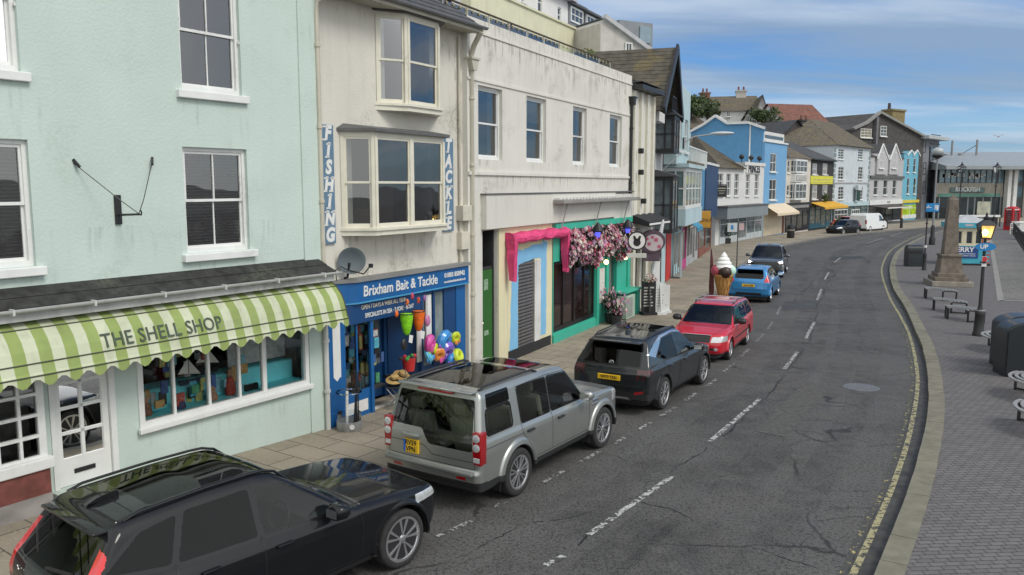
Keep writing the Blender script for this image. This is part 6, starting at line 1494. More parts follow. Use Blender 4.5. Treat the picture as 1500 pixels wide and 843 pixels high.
mb = MB(); mb.box(sF1 + .05, sG1, -.5, .0, 6.26, 6.42); mb.build('white_coping', WHITEP, T)
shopfront(T, sF1 + .4, sG1 - .2, 2.65, PM('terracotta_joinery', (.22, .07, .045), rough=.5), bays=2)
s_, _f = nextframe(FE, 1047, 1500, 361); FP = Frame(*G(1047, 360, .12), vp=1520)
w3 = pxwins(FP, [(1051.6, 1059, 254.7, 287), (1064, 1070.4, 255, 287), (1075.8, 1082, 255, 287), (1092.5, 1098, 256, 287), (1105.6, 1111, 256, 287)])
sH1 = FP.S(1089, 0, 260); sH2 = FP.S(1119, 0, 260); zH = Z(FP, 1068, 247); zH2 = Z(FP, 1104, 239)
T = house('white_pub', 'long white pub with five tall windows and a grey canopy over the ground floor', 'pub', FP, 0, sH1, zH, WHR, 8, holes=w3[:3])
mb = MB(); wall_holes(mb, sH1, sH2, -.1, zH2, w3[3:], y=0); shell(mb, sH1, sH2, -.1, zH2, 0, 8); mb.box(sH1 - .02, sH2, -.12, -.002, zH2 - .25, zH2 + .04); mb.build('parapet_wall', WHR, T)
for k, w_ in enumerate(w3): fwin(T, *w_, y=.10, bars=2, vb=1, fw=.05)
A = Vector((-.1, -.3, zH)); B_ = Vector((sH1 + .05, -.3, zH))
mb = MB(); xt, zr = FP.W(1016, 198, -6); slates(mb, (-.1, -.3, zH), (sH1 + .05, -.3, zH), (sH1 - .2, .1, zH + .25), (xt, 6, zr), course=.3); mb.poly([(sH1 + .05, -.3, zH), (sH1, 8, zH), (xt, 6, zr), (sH1 - .2, .1, zH + .25)]); mb.poly([(-.1, -.3, zH - .02), (xt, 6, zr), (xt, 8, zH)]); mb.build('roof', SLATEMOSS, T)
a, b = FP.S(1062, .9, 309), FP.S(1122, .9, 309); z0, z1 = Z(FP, 1095, 318, .9), Z(FP, 1095, 302, .9)
mb = MB(); mb.box(a, b, -1.1, 0, z0, z1); mb.build('grey_canopy', GREYFAS, T)
mb = MB(); mb.box(a - .1, b + .1, -1.18, .0, z1, z1 + .10); mb.build('canopy_edge', LEADC, T)
shopfront(T, 1.0, sH2 - .2, z0, PM('pale_grey_joinery', (.42, .46, .47), rough=.5), bays=5, glass=PM('grey_pub_glass', (.13, .16, .17), rough=.1, var=.5, vs=1.5))
mb = MB(); a, b = FP.S(1092.5, 0, 248), FP.S(1114, 0, 248); z0, z1 = Z(FP, 1103, 254.5), Z(FP, 1103, 242); mb.box(a, b, -.08, -.002, z0, z1); bo = mb.build('name_board', WHR, T)
lettering(bo, 'PRINCES', (a + b) / 2, -.10, (z0 + z1) / 2, .95, INK, bold=.03, sx=(b - a) / 4.6)
for k, u in enumerate((1088, 1102, 1114)):
 x = FP.S(u, 0, 235); mb = MB(); mb.tube([(x, .1, zH2), (x, .1, zH2 + .3)], .04, 6); mb.ball((x, .1, zH2 + .45), .22, 10); mb.build('parapet_lantern', BLACKIRON, T, smooth=True)
q = AT(1048.6, 289, 62.5)
S1 = thing('hanging_pub_sign', 'black hanging board beside the first tall window of the white pub', 'sign', q, math.radians(5))
mb = MB(); mb.cbox(0, .82, -.10, -.02, 0, .9, .03); mb.beam((-.2, -.06, .95), (.8, -.06, .95), .05); mb.build('board', BLACKIRON, S1); mb = MB(); mb.box(.1, .72, -.108, -.101, .62, .70); mb.box(.15, .68, -.108, -.101, .45, .50); mb.box(.2, .62, -.108, -.101, .27, .32); mb.build('lettering', PM('dull_gold', (.35, .33, .26)), S1)
pI = FP.pt(sH2 + .02); FI = Frame(pI.x, pI.y, vp=1560); sI = FI.S(1150, 0, 290); zI = Z(FI, 1135, 210)
ww = pxwins(FI, [(1128, 1137, 225, 252), (1127, 1137, 263, 293)])
T = house('tall_blue_house', 'tall bright blue house with a plain gable wall above the white pub', 'house', FI, 0, sI, zI, LIGHTBLUE, 1.5, holes=ww)
for w_ in ww: fwin(T, *w_, y=.05, bars=1, vb=1)
prof_ = [OZ(FI, u, v, 0) for u, v in [(1120.6, 189), (1097, 181), (1066, 182), (1049, 171), (1031, 184), (1012, 194)]]
poly = [(.22, -.1), (.22, prof_[0][1] - .3)] + [(-o, z) for o, z in prof_] + [(-prof_[-1][0], -.1)]
mb = MB(); mb.prism(poly, -.03, .32, 'x'); mb.build('gable_wall', MIDBLUE, T); mb = MB(); mb.box(.33, sI - .02, 1.5, 9, 0, zI); mb.build('rear_block', LIGHTBLUE, T)
mb = MB()
for a, b in zip(prof_[:-1], prof_[1:]): mb.beam((-.12, -a[0], a[1] + .06), (-.12, -b[0], b[1] + .06), .35, .22)
mb.build('white_barge', WHITEP, T)
mb = MB()
pr2 = [(-o, z + .1) for o, z in prof_]
for a, b in zip(pr2[:-1], pr2[1:]): mb.poly([(-.1, a[0], a[1]), (.5 if a[0] < 5 else sI - .6, a[0], a[1] if a[0] < 5 else a[1] - .4), (.5 if b[0] < 5 else sI - .6, b[0], b[1] if b[0] < 5 else b[1] - .4), (-.1, b[0], b[1])])
mb.build('roof', SLATE, T)
o_, z_ = OZ(FI, 1097.5, 240, -.03); mb = MB(); mb.tube([(-.08, -o_, z_ - 1), (-.08, -o_, prof_[1][1])], .07, 8); mb.build('white_pipe', WHITEP, T)
mb = MB(); mb.box(.36, sI - .1, .3, 5, zI, Z(FI, 1135, 194)); ph = mb.build('penthouse', WHR, T); mb = MB(); mb.box(.8, sI - .5, .27, .298, zI + .4, Z(FI, 1135, 199)); mb.build('pane', GLASSFAR, ph)
mb = MB(); mb.box(-.05, sI + .05, -.12, .2, zI, zI + .14); mb.build('coping', WHITEP, T)
awning(T, FI, .1, sI + .3, Z(FI, 1130, 299), Z(FI, 1140, 313, 1.2), 1.4, BEIGEAWN)
mb = MB(); mb.box(.2, sI - .9, -.05, -.002, .15, 2.6); mb.build('garage_shutter', PM('beige_shutter', (.50, .43, .32), rough=.6, streak=.1), T); mb = MB(); mb.box(sI - .8, sI - .1, -.06, -.002, .15, 2.7); mb.build('brown_door', PM('brown_door', (.14, .06, .03)), T)
pJ = FI.pt(sI + .02); FJ = Frame(pJ.x, pJ.y, vp=1600); sJ = FJ.S(1186.5, 0, 270); zJ = Z(FJ, 1168, 232)
ww = pxwins(FJ, [(1153.5, 1157.5, 236, 253.5), (1152.5, 1157, 272, 287)])
T = house('cream_bay_house', 'cream house with a two storey bay, between the tall blue and the black houses', 'house', FJ, 0, sJ, zJ, PM('warm_cream_render', (.57, .53, .47), rough=.9, streak=.3), 7, holes=ww)
for w_ in ww: fwin(T, *w_, y=.1)
a, b = FJ.S(1166, .5, 250), FJ.S(1182, .5, 250)
box_bay(T, a, b, .55, Z(FJ, 1174, 254, .5), Z(FJ, 1174, 234, .5), WHITEP, roof=False); box_bay(T, a, b, .55, Z(FJ, 1174, 293, .5), Z(FJ, 1174, 268, .5), WHITEP, roof=False)
mb = MB(); mb.box(a, b, -.5, 0, Z(FJ, 1174, 267, .5), Z(FJ, 1174, 255, .5)); bo = mb.build('bay_panel', WHITEP, T); mb = MB(); mb.box(a + .15, b - .15, -.56, -.505, Z(FJ, 1174, 265, .5), Z(FJ, 1174, 257, .5)); mb.build('painted_board', PM('pale_lettered_board', (.38, .38, .36), var=.5, vs=5), bo)
mb = MB(); slates(mb, (0, -.25, zJ), (sJ, -.25, zJ), (sJ, 5, zJ + 2.6), (0, 5, zJ + 2.6)); mb.poly([(0, -.25, zJ), (0, 5, zJ + 2.6), (0, 5, zJ)]); mb.build('roof', SLATEMOSS, T)
mb = MB(); mb.box(.1, sJ - .1, -.3, -.002, Z(FJ, 1170, 308), Z(FJ, 1170, 297)); bo = mb.build('shop_fascia', BLACKIRON, T); mb = MB(); mb.box(1, sJ - 1.2, -.31, -.301, Z(FJ, 1170, 304.5), Z(FJ, 1170, 300.5)); mb.build('lettering', PM('grey_letter_band', (.22, .22, .21), var=.7, vs=9), bo)
shopfront(T, .3, sJ - .3, Z(FJ, 1170, 309), BLACKIRON, bays=4)
pK = FJ.pt(sJ + .02); FK = Frame(pK.x, pK.y, vp=1650); sK = FK.S(1220, 0, 270); zK = Z(FK, 1203, 234)
ww = pxwins(FK, [(1190, 1197, 240, 256), (1205, 1212, 240, 256), (1189.5, 1197, 271, 292), (1204.5, 1212, 271, 292)])
T = house('black_house', 'black house with white windows, a lime yellow banner and an amber awning', 'house', FK, 0, sK, zK, BLKR, 7, holes=ww)
for w_ in ww: fwin(T, *w_, y=.06, glass=PM('pale_blind_glass', (.30, .31, .31), rough=.15, var=.4))
mb = MB(); slates(mb, (0, -.3, zK), (sK, -.3, zK), (sK, 5, zK + 2.3), (0, 5, zK + 2.3)); mb.build('roof', SLATE, T)
mb = MB(); mb.box(-.05, sK + .1, -.38, -.28, zK - .14, zK + .02); mb.build('gutter', BLACKIRON, T)
mb = MB(); mb.box(.0, sK - .4, -.09, -.002, Z(FK, 1200, 270), Z(FK, 1200, 258)); bo = mb.build('yellow_banner', YELSIGN, T); mb = MB(); zc = Z(FK, 1200, 264); mb.box(.9, sK - 1.2, -.096, -.091, zc - .05, zc + .12); mb.box(.6, sK - .9, -.096, -.091, zc - .35, zc - .22); mb.build('lettering', PM('faint_letters', (.45, .44, .12), var=.6, vs=9), bo)
awning(T, FK, .1, sK + .7, Z(FK, 1200, 296), Z(FK, 1208, 304, 1.5), 1.7, YELAWN)
shopfront(T, .3, sK - .3, Z(FK, 1200, 300), PM('teal_joinery', (.03, .12, .17), rough=.5), bays=4, glass=PM('lively_shop_glass', (.16, .18, .16), rough=.1, var=.9, vs=2))
q = FK.pt(FK.S(1210, .3, 282), .25, Z(FK, 1208, 290)); T = thing('hanging_basket', 'round dark hanging basket between the lower windows of the black house', 'hanging basket', q, FK.a)
r = random.Random(4); mb = MB()
for k in range(160): v = Vector((r.gauss(0, 1), r.gauss(0, 1), r.gauss(0, 1))).normalized() * r.uniform(.2, .5); t = Vector((r.gauss(0, 1), r.gauss(0, 1), r.gauss(0, 1))).normalized() * .12; n_ = v.cross(t).normalized() * .09; mb.poly([v - t, v + n_, v + t, v - n_])
mb.build('foliage', PM('basket_leaves', (.05, .08, .02), var=.6, vs=6), T, fixn=False); mb = MB(); mb.tube([(0, 0, .3), (0, .3, .9)], .02, 5); mb.build('bracket', BLACKIRON, T)
pL = FK.pt(sK + .02); FL_ = Frame(pL.x, pL.y, vp=1800); sL = FL_.S(1273, 0, 270); zL = Z(FL_, 1247, 215)
ww = pxwins(FL_, [(a, b, c, d) for (c, d) in ((218.5, 233.5), (244.7, 263), (274, 292.5)) for (a, b) in ((1228, 1236), (1257, 1264))])
T = house('white_quoined_house', 'tall cool white house with three rows of dark sash windows and a mossy hipped roof', 'house', FL_, 0, sL, zL, PALEWHITE, 8, holes=ww)
for w_ in ww: fwin(T, *w_, y=.07, vb=1, bars=3, fw=.06)
mb = MB()
for k in range(11): zz = 2.8 + k * (zL - 3) / 11; mb.box(-.03, .45 + .2 * (k % 2), -.04, 0, zz, zz + .45); mb.box(sL - .45 - .2 * (k % 2), sL + .03, -.04, 0, zz, zz + .45)
mb.build('quoin', PM('grey_green_quoin', (.20, .25, .25), var=.2), T)
zr = Z(FL_, 1220, 180, -6); mb = MB(); slates(mb, (-.2, -.4, zL), (sL + .4, -.4, zL), (FL_.S(1219, -6, 180), 6, zr), (FL_.S(1186, -6, 180), 6, zr), course=.32)
mb.poly([(sL + .4, -.4, zL), (sL + .4, 8, zL), (FL_.S(1219, -6, 180), 6, zr)]); mb.poly([(-.2, -.4, zL - .03), (FL_.S(1186, -6, 180), 6, zr - .03), (-.2, 8, zL - .03)]); mb.build('roof', SLATEMOSS, T)
mb = MB(); mb.box(.1, sL - .1, -.16, -.002, Z(FL_, 1247, 302), Z(FL_, 1247, 296)); mb.build('shop_fascia', PALEBLUE, T)
mb = MB(); mb.box(0, sL, -.10, -.002, Z(FL_, 1247, 269), Z(FL_, 1247, 267)); mb.build('string_course', GREYR, T)
shopfront(T, .3, sL - .3, Z(FL_, 1247, 302.5), PM('dark_teal_joinery', (.015, .075, .085), rough=.5), bays=5, glass=PM('pub_glass', (.10, .13, .13), rough=.1, var=.8, vs=1.5))
for (a, b) in ((1222, 1241), (1247, 1259)): w_ = pxwins(FL_, [(a, b, 307, 322)], .1)[0]; fwin(T, *w_, y=-.10, bars=1, vb=3, sill=False, fw=.10)
x = FL_.S(1252, 0, 285); q = FL_.pt(x, .0, 0); S2 = thing('hanging_pub_sign', 'dark green hanging sign with a white box above, on the cool white house', 'sign', FL_.pt(x, .45, Z(FL_, 1252, 294)), FL_.a)
mb = MB(); mb.cbox(-.55, .55, -.06, .06, 0, 1.2, .03); mb.build('board', PM('dark_green_board', (.01, .05, .04)), S2); mb = MB(); mb.cbox(-.7, .6, -.2, .2, 1.3, 1.9, .04); mb.build('lamp_box', PALEWHITE, S2); mb = MB(); mb.box(-.05, .05, .06, .5, 1.2, 1.3); mb.build('bracket', BLACKIRON, S2)
pM = FL_.pt(sL + .02); FMm = Frame(pM.x, pM.y, vp=1850); sM = FMm.S(1322, 0, 270); zM = Z(FMm, 1298, 231)
ww = pxwins(FMm, [(1280, 1286, 264, 286), (1294, 1300, 264, 286), (1307.6, 1313, 264, 286)])
T = house('grey_gabled_house', 'grey rendered house with two white edged gablets and a long dark awning', 'house', FMm, 0, sM, zM, GREYR, 7, holes=ww)
for w_ in ww: fwin(T, *w_, y=.08)
for (u, a, b) in ((1293, 1285, 1301), (1311.5, 1303.5, 1319)):
 xa, xb, xm = FMm.S(a, .2, 232), FMm.S(b, .2, 232), FMm.S(u - .5, .2, 220); zt_ = Z(FMm, u, 212, .2)
 mb = MB(); zb_ = Z(FMm, u, 256, .2); mb.prism([(xa, zb_), (xb, zb_), (xb, zM), (xm, zt_), (xa, zM)], -.25, 3, 'y'); g_ = mb.build('gablet', GREYR, T)
 mb = MB(); mb.beam((xa - .2, -.30, zM - .3), (xm, -.30, zt_ + .05), .1, .22); mb.beam((xb + .2, -.30, zM - .3), (xm, -.30, zt_ + .05), .1, .22); mb.build('barge_board', WHITEP, g_)
 w_ = pxwins(FMm, [(u - 5, u + 1.5, 223, 247)], .25)[0]; fwin(g_, *w_, y=-.25)
 mb = MB(); slates(mb, (xa - .2, 3, zM - .25), (xa - .2, -.3, zM - .25), (xm, -.3, zt_ + .1), (xm, 3, zt_ + .1)); slates(mb, (xb + .2, -.3, zM - .25), (xb + .2, 3, zM - .25), (xm, 3, zt_ + .1), (xm, -.3, zt_ + .1)); mb.build('gablet_roof', SLATE, g_)
mb = MB(); slates(mb, (0, -.2, zM), (sM, -.2, zM), (sM, 5, zM + 2.2), (0, 5, zM + 2.2)); mb.build('roof', PM('brown_grey_slate', (.085, .065, .065), var=.3, vs=4), T)
mb = MB(); mb.box(0, sM, -.25, -.002, Z(FMm, 1298, 262), Z(FMm, 1298, 258)); mb.build('string_course', LEADC, T)
mb = MB(); mb.box(.1, sM - .1, -.2, -.002, Z(FMm, 1298, 299.5), Z(FMm, 1298, 293)); bo = mb.build('shop_fascia', WHITEP, T); mb = MB(); xm = sM * .55; zc = Z(FMm, 1298, 296.3); mb.box(xm - .6, xm + .6, -.21, -.201, zc - .16, zc + .14); mb.build('lettering', PM('grey_emblem', (.3, .3, .3), var=.6, vs=9), bo)
awning(T, FMm, .3, FMm.S(1334, 2.2, 304), Z(FMm, 1298, 300.5), Z(FMm, 1300, 305, 2.2), 2.4, PM('brown_grey_awning', (.075, .062, .055), rough=.8), drop=.05)
mb = MB(); mb.box(.3, FMm.S(1334, 2.2, 304), -2.45, -2.40, Z(FMm, 1300, 305.2, 2.4) - .08, Z(FMm, 1300, 305.2, 2.4) + .06); mb.build('awning_bar', WHITEP, T)
shopfront(T, .3, sM - .3, Z(FMm, 1298, 301), BLACKIRON, bays=4)
pN = FMm.pt(sM + .02); FN = Frame(pN.x, pN.y, vp=1850); sN = FN.S(1348, 0, 270); zN = Z(FN, 1335, 227)
ww = pxwins(FN, [(a, b, c, d) for (c, d) in ((232, 253), (261, 284.5)) for (a, b) in ((1328.5, 1332), (1338, 1341.7))])
T = house('turquoise_house', 'turquoise house with twin gablets and paired narrow windows above a yellow fascia', 'house', FN, 0, sN, zN, TURQR, 6, holes=ww)
for w_ in ww: fwin(T, *w_, y=.06, fw=.08)
for u in (1335.5, 1344):
 xa, xb, xm = FN.S(u - 6, 0, 226), FN.S(u + 3, 0, 226), FN.S(u - 1, 0, 226); zt_ = Z(FN, u, 221.5); mb = MB(); mb.prism([(xa, zN), (xb, zN), (xm, zt_)], -.02, 3, 'y'); g_ = mb.build('gablet', TURQR, T); mb = MB(); mb.beam((xa - .2, -.08, zN - .1), (xm, -.08, zt_ + .1), .1, .2); mb.beam((xb + .2, -.08, zN - .1), (xm, -.08, zt_ + .1), .1, .2); mb.build('barge_board', WHITEP, g_)
mb = MB(); mb.poly([(0, -.02, zN), (sN, -.02, zN), (sN, 5, zN + 1.6), (0, 5, zN + 1.6)]); mb.build('roof', PM('brown_grey_slate', (0, 0, 0)), T)
mb = MB(); mb.box(-.1, sN + .2, -.2, -.002, Z(FN, 1336, 297), Z(FN, 1336, 293)); mb.build('yellow_fascia', PM('yellow_fascia', (.62, .50, .05), rough=.6), T)
mb = MB(); mb.box(-.1, .25, -.14, -.002, .15, Z(FN, 1336, 297.2)); mb.box(sN - .9, sN, -.14, -.002, .15, Z(FN, 1336, 297.2)); mb.build('orange_pilaster', PM('orange_paint', (.45, .22, .07)), T)
shopfront(T, .4, sN - 1.0, Z(FN, 1336, 300), WHITEP, bays=2, door=False, glass=PM('lime_display', (.38, .55, .02), rough=.3, var=.35, vs=1.2))
pO = FN.pt(sN + .02); FO = Frame(pO.x, pO.y, vp=1900); sO = FO.S(1372, 0, 270); zO = Z(FO, 1360, 205)
T = house('grey_corner_building', 'tall grey corner building with a flat overhanging roof and narrow dark windows', 'building', FO, 0, sO, zO, PM('mid_grey_render', (.17, .18, .20), rough=.8, var=.1, streak=.2), 10)
ww = pxwins(FO, [(1352, 1356, 207, 224), (1352, 1356, 238, 256), (1351.5, 1355.5, 266, 284)])
for w_ in ww: fwin(T, *w_, y=-.02, m=BLACKIRON, sill=False)
a = FO.S(1359, 0, 260); mb = MB(); mb.box(a, sO, -.12, -.002, .2, Z(FO, 1365, 215)); mb.build('glass_corner', GLASSFAR, T)
mb = MB()
for k in range(10): zz = .3 + k * 1.35; mb.box(a, sO + .02, -.17, -.121, zz, zz + .12)
for k in range(4): x = a + (sO - a) * k / 3; mb.box(x - .05, x + .05, -.165, -.121, .2, zO - 1)
mb.build('glazing_bar', BLACKIRON, T)
mb = MB(); mb.cbox(-1.2, sO + .8, -1.2, 10, zO, zO + .5, .05); mb.build('roof_overhang', PM('pale_grey_roof_edge', (.36, .38, .39), rough=.6), T)
pQ = AT(1248, 250, 113); FQ = Frame(pQ[0], pQ[1], vp=2600)
outl = [(1246, 250), (1248, 190), (1268, 181), (1287, 166), (1353, 202), (1353, 250)]
pg = [FQ.W(u, v) for u, v in outl]; pg[0] = (pg[0][0], 0); pg[-1] = (pg[-1][0], 0)
T = fthing('dark_gabled_hall', 'large dark slate hung building with a sloping gable behind the turquoise house', 'building', FQ)
mb = MB(); mb.prism(pg, 0, 12, 'y'); mb.build('wall', DKSLATE, T)
mb = MB()
for a, b in zip(pg[1:-2], pg[2:-1]): mb.beam((a[0], -.2, a[1] + .1), (b[0], -.2, b[1] + .1), .5, .3)
mb.build('verge', PM('grey_verge', (.22, .22, .21)), T)
for (u0, u1, v0, v1, nm) in ((1289, 1298, 185, 200, 0), (1260, 1276, 189, 202, 1)): w_ = pxwins(FQ, [(u0, u1, v0, v1)])[0]; fwin(T, *w_, y=-.05, vb=2 if nm else 1, bars=2, glass=PM('ochre_glass', (.20, .18, .11), rough=.3, var=.4) if nm else GLASSFAR)
x0, x1 = FQ.S(1307, -2, 172), FQ.S(1325.5, -2, 172); zb_, zt_ = Z(FQ, 1316, 186, -2), Z(FQ, 1316, 163, -2)
mb = MB(); mb.box(x0, x1, 2, 3.6, zb_ - 3, zt_); mb.box(x0 - .15, x1 + .15, 1.85, 3.75, zt_, zt_ + .25); ch = mb.build('chimney', PM('ochre_brick', (.20, .16, .075), rough=.9, var=.3, vs=3), T)
mb = MB(); mb.lathe([(.25, 0), (.2, .9)], 10, o=(x0 + .4, 2.8, zt_ + .25)); mb.build('chimney_pot', PM('dark_pot', (.06, .05, .05)), ch)
x0 = FQ.S(1281.5, .1, 190); mb = MB(); mb.box(x0 - .2, x0 + .25, -.5, .0, 5, Z(FQ, 1282, 172)); mb.build('flue', PM('grey_flue', (.13, .13, .14)), T)
# -- hill with houses
HILL = PM('hill_green', (.05, .06, .03), rough=1, var=.4, vs=.3)
mb = MB(); row = []
for k in range(28):
 t = k / 27; q = FLn[min(int(t * (len(FLn) - 1)), len(FLn) - 1)]
 cols = []
 d_ = Vector((-.80, .60)) if t < .6 else Vector((-.55, .83))
 for j, (o, z) in enumerate(((7, -.2), (12, 5.5 if t < .9 else 2), (20, 9 if t < .9 else 3), (40, 13 * (1 - max(0, t - .75) * 2.5)), (80, 17 * (1 - max(0, t - .7) * 2.8)))): cols.append((q.x + d_.x * o, q.y + d_.y * o, z))
 row.append(cols)
for a, b in zip(row[:-1], row[1:]):
 for j in range(4): mb.poly([a[j], b[j], b[j + 1], a[j + 1]])
setting(mb.build('hill', HILL, smooth=True))
def gable_house(name, label, u0, u1, vb, vt, vr, y, ang, depth, wallm, roofm, wins=(), ridge='along', chimney=None, cat='house'):
 p = AT(u0, vb, y); fr = Frame(p[0], p[1], ang=ang); sw_ = fr.S(u1, 0, vt); z0 = p[2] - 6; ze = Z(fr, (u0 + u1) / 2, vt); zr_ = CAMH + ray((u0 + u1) / 2, vr)[2] / ray((u0 + u1) / 2, vr)[1] * (y + (depth / 2 if ridge == 'along' else 0))
 T = fthing(name, label, cat, fr)
 mb = MB(); mb.box(0, sw_, 0, depth, z0, ze)
 if ridge == 'along': mb.prism([(0, ze), (depth, ze), (depth / 2, zr_)], 0, sw_, 'x')
 else: mb.prism([(0, ze), (sw_, ze), (sw_ / 2, zr_)], 0, depth, 'y')
 mb.build('wall', wallm, T); mb = MB(); e = .35; kx = .08
 if ridge == 'along':
  sl = (zr_ - ze) / (depth / 2)
  slates(mb, (-e, -e, ze - e * sl + kx), (sw_ + e, -e, ze - e * sl + kx), (sw_ + e, depth / 2, zr_ + kx), (-e, depth / 2, zr_ + kx)); slates(mb, (sw_ + e, depth + e, ze - e * sl + kx), (-e, depth + e, ze - e * sl + kx), (-e, depth / 2, zr_ + kx), (sw_ + e, depth / 2, zr_ + kx))
 else:
  sl = (zr_ - ze) / (sw_ / 2)
  slates(mb, (-e, depth, ze - e * sl + kx), (-e, -e, ze - e * sl + kx), (sw_ / 2, -e, zr_ + kx), (sw_ / 2, depth, zr_ + kx)); slates(mb, (sw_ + e, -e, ze - e * sl + kx), (sw_ + e, depth, ze - e * sl + kx), (sw_ / 2, depth, zr_ + kx), (sw_ / 2, -e, zr_ + kx))
 mb.build('roof', roofm, T)
 for w_ in wins:
  a = pxwins(fr, [w_])[0]; fwin(T, *a, y=-.06, vb=1, bars=1)
 if chimney:
  (cu0, cu1, cv, m) = chimney; a, b = fr.S(cu0, -depth / 2, cv), fr.S(cu1, -depth / 2, cv); zt_ = Z(fr, (cu0 + cu1) / 2, cv, -depth / 2)
  mb = MB(); mb.box(a, b, depth / 2 - .6, depth / 2 + .6, ze, zt_); mb.box(a - .1, b + .1, depth / 2 - .7, depth / 2 + .7, zt_, zt_ + .2); c_ = mb.build('chimney', m, T)
  mb = MB(); n_ = 2
  for k in range(n_): mb.lathe([(.16, 0), (.13, .6)], 8, o=(a + (b - a) * (k + .5) / n_, depth / 2, zt_ + .2))
  mb.build('chimney_pot', REDTILE, c_)
 return T, fr
BRK = PM('red_brick_chimney', (.20, .08, .06), var=.3, vs=3)
gable_house('hill_house', 'slate roofed hill house with a broad white chimney, behind the blue gable', 1034, 1108, 175, 162, 143, 128, -12, 9, WHR, SLATEMOSS, ((1050, 1056, 164, 171), (1064, 1070, 164, 171)), 'along', (1078, 1093, 135, PM('pale_chimney', (.42, .40, .37), grime=.6)))
gable_house('hill_house', 'white gabled end house right of the broad white chimney on the hill', 1104, 1127, 182, 172, 140, 124, -8, 10, GREYR, SLATEMOSS, ((1112, 1116, 158, 165),), 'across')
gable_house('hill_house', 'small grey house with a red brick chimney at the left end of the hilltop houses', 1015, 1048, 178, 168, 148, 120, 10, 8, GREYR, SLATE, (), 'along', (1027, 1038, 138, BRK))
gable_house('hill_house', 'low slate roofed hill house between the white gable and the red tiled roof', 1112, 1160, 195, 178, 161, 120, 4, 8, WHR, SLATE, ((1128, 1134, 183, 190), (1140, 1146, 183, 190)), 'along')
gable_house('hill_house', 'house with a long red tiled roof and a white gable end on the hill', 1150, 1212, 192, 180, 153, 118, 14, 9, WHR, REDTILE, ((1165, 1171, 184, 190), (1185, 1191, 184, 190)), 'along')
gable_house('hill_house', 'dark stone house below the red tiled roof, partly hidden by the cream house', 1143, 1186, 215, 200, 176, 104, 24, 8, DKSLATE, SLATE, ((1152, 1158, 203, 210),), 'across', (1170, 1184, 178, DKSLATE))
gable_house('hill_house', 'grey slate roof peeping up behind the mossy roof of the cool white house', 1238, 1258, 205, 199, 190, 122, 6, 5, DKSLATE, SLATE, (), 'along', (1240, 1244, 184, BRK))
gable_house('hill_house', 'low mossy roofed house tucked between the pale blue house and the blue gable', 1003, 1040, 200, 188, 170, 92, 16, 8, WHR, SLATEMOSS, (), 'along')
def leaf_cloud(mb, c, rad, n, size, r, nm=2, sq=(1, 1, 1), hollow=.35):
 for k in range(n):
  d = Vector((r.gauss(0, 1), r.gauss(0, 1), r.gauss(0, 1))).normalized(); q = d * rad * (hollow + (1 - hollow) * r.random() ** .6)
  q = Vector((q.x * sq[0], q.y * sq[1], q.z * sq[2])) + Vector(c)
  t = Vector((r.gauss(0, 1), r.gauss(0, 1), r.gauss(0, 1))).normalized() * size * r.uniform(.6, 1.3); n_ = t.cross(d).normalized() * t.length * .55 if t.cross(d).length > 1e-4 else Vector((0, 0, size))
  mb.poly([q - t, q + n_, q + t, q - n_], r.randrange(nm))
LEAF1 = PM('leaf_dark_green', (.032, .055, .018), rough=.7, var=.3, vs=1); LEAF2 = PM('leaf_mid_green', (.07, .10, .03), rough=.7, var=.3, vs=1)
def bush_tree(label, u, v, y, h, w, seed, group='trees on the hill', cat='tree'):
 p = AT(u, v, y); T = thing('hill_tree', label, cat, p, 0, group); r = random.Random(seed)
 b = MB(); b.tube([(0, 0, -1), (.1, 0, h * .35), (.05, .1, h * .6)], [.22, .15, .08], 7)
 for k in range(5): a = k * 1.3; b.tube([(.05, 0, h * (.3 + .06 * k)), (math.cos(a) * w * .4, math.sin(a) * w * .4, h * (.5 + .06 * k))], [.09, .03], 5)
 b.build('trunk', PM('bark', (.06, .045, .035), rough=.9), T)
 m = MB()
 for k in range(13): leaf_cloud(m, (r.uniform(-.5, .5) * w, r.uniform(-.5, .5) * w, h * r.uniform(.35, .85)), w * r.uniform(.2, .34), 130, .17, r)
 m.build('crown', [LEAF1, LEAF2], T, fixn=False)
for i, (u, v, y, h, w, lb) in enumerate(((1010, 178, 95, 2.9, 3.2, 'dark bushy tree beside the pale blue house roof, leftmost on the hill'), (1022, 178, 99, 2.7, 3.0, 'low dark green bush under the red brick chimney'), (1036, 176, 101, 2.6, 3.0, 'small green bush left of the blue gable peak'), (1120, 183, 112, 2.2, 3.0, 'dark low shrub under the white gabled hill house'))): bush_tree(lb, u, v, y, h, w, i)
# -- terrace houses above the cream block
def terr(name, label, u0, u1, v0, v1, o, wallm, depth=7, wins=(), cat='house', group=None):
 s0, s1 = FC.S(u0, o, (v0 + v1) / 2), FC.S(u1, o, (v0 + v1) / 2); z0, z1 = Z(FC, (u0 + u1) / 2, v1, o), Z(FC, (u0 + u1) / 2, v0, o)
 T = fthing(name, label, cat, FC, group); return T, s0, s1, z0, z1
YW = PM('pale_yellow_wall', (.60, .58, .42), rough=.9, var=.05, streak=.3)
T = fthing('terrace_wall', 'long pale yellow retaining wall behind the roof terrace', 'wall', FC)
o = -11; s0, s1 = FC.S(690, o, 0), FC.S(848, o, 40); zt_ = Z(FC, 800, 25, o); mb = MB(); mb.box(s0, s1, 11, 11.6, 4, zt_); mb.build('wall', YW, T); mb = MB(); mb.box(s0, s1, 10.9, 11.7, zt_, zt_ + .12); mb.build('coping', YW, T)
o = -13; T = fthing('terrace_house', 'white terraced house high above the yellow wall with narrow grey windows', 'house', FC)
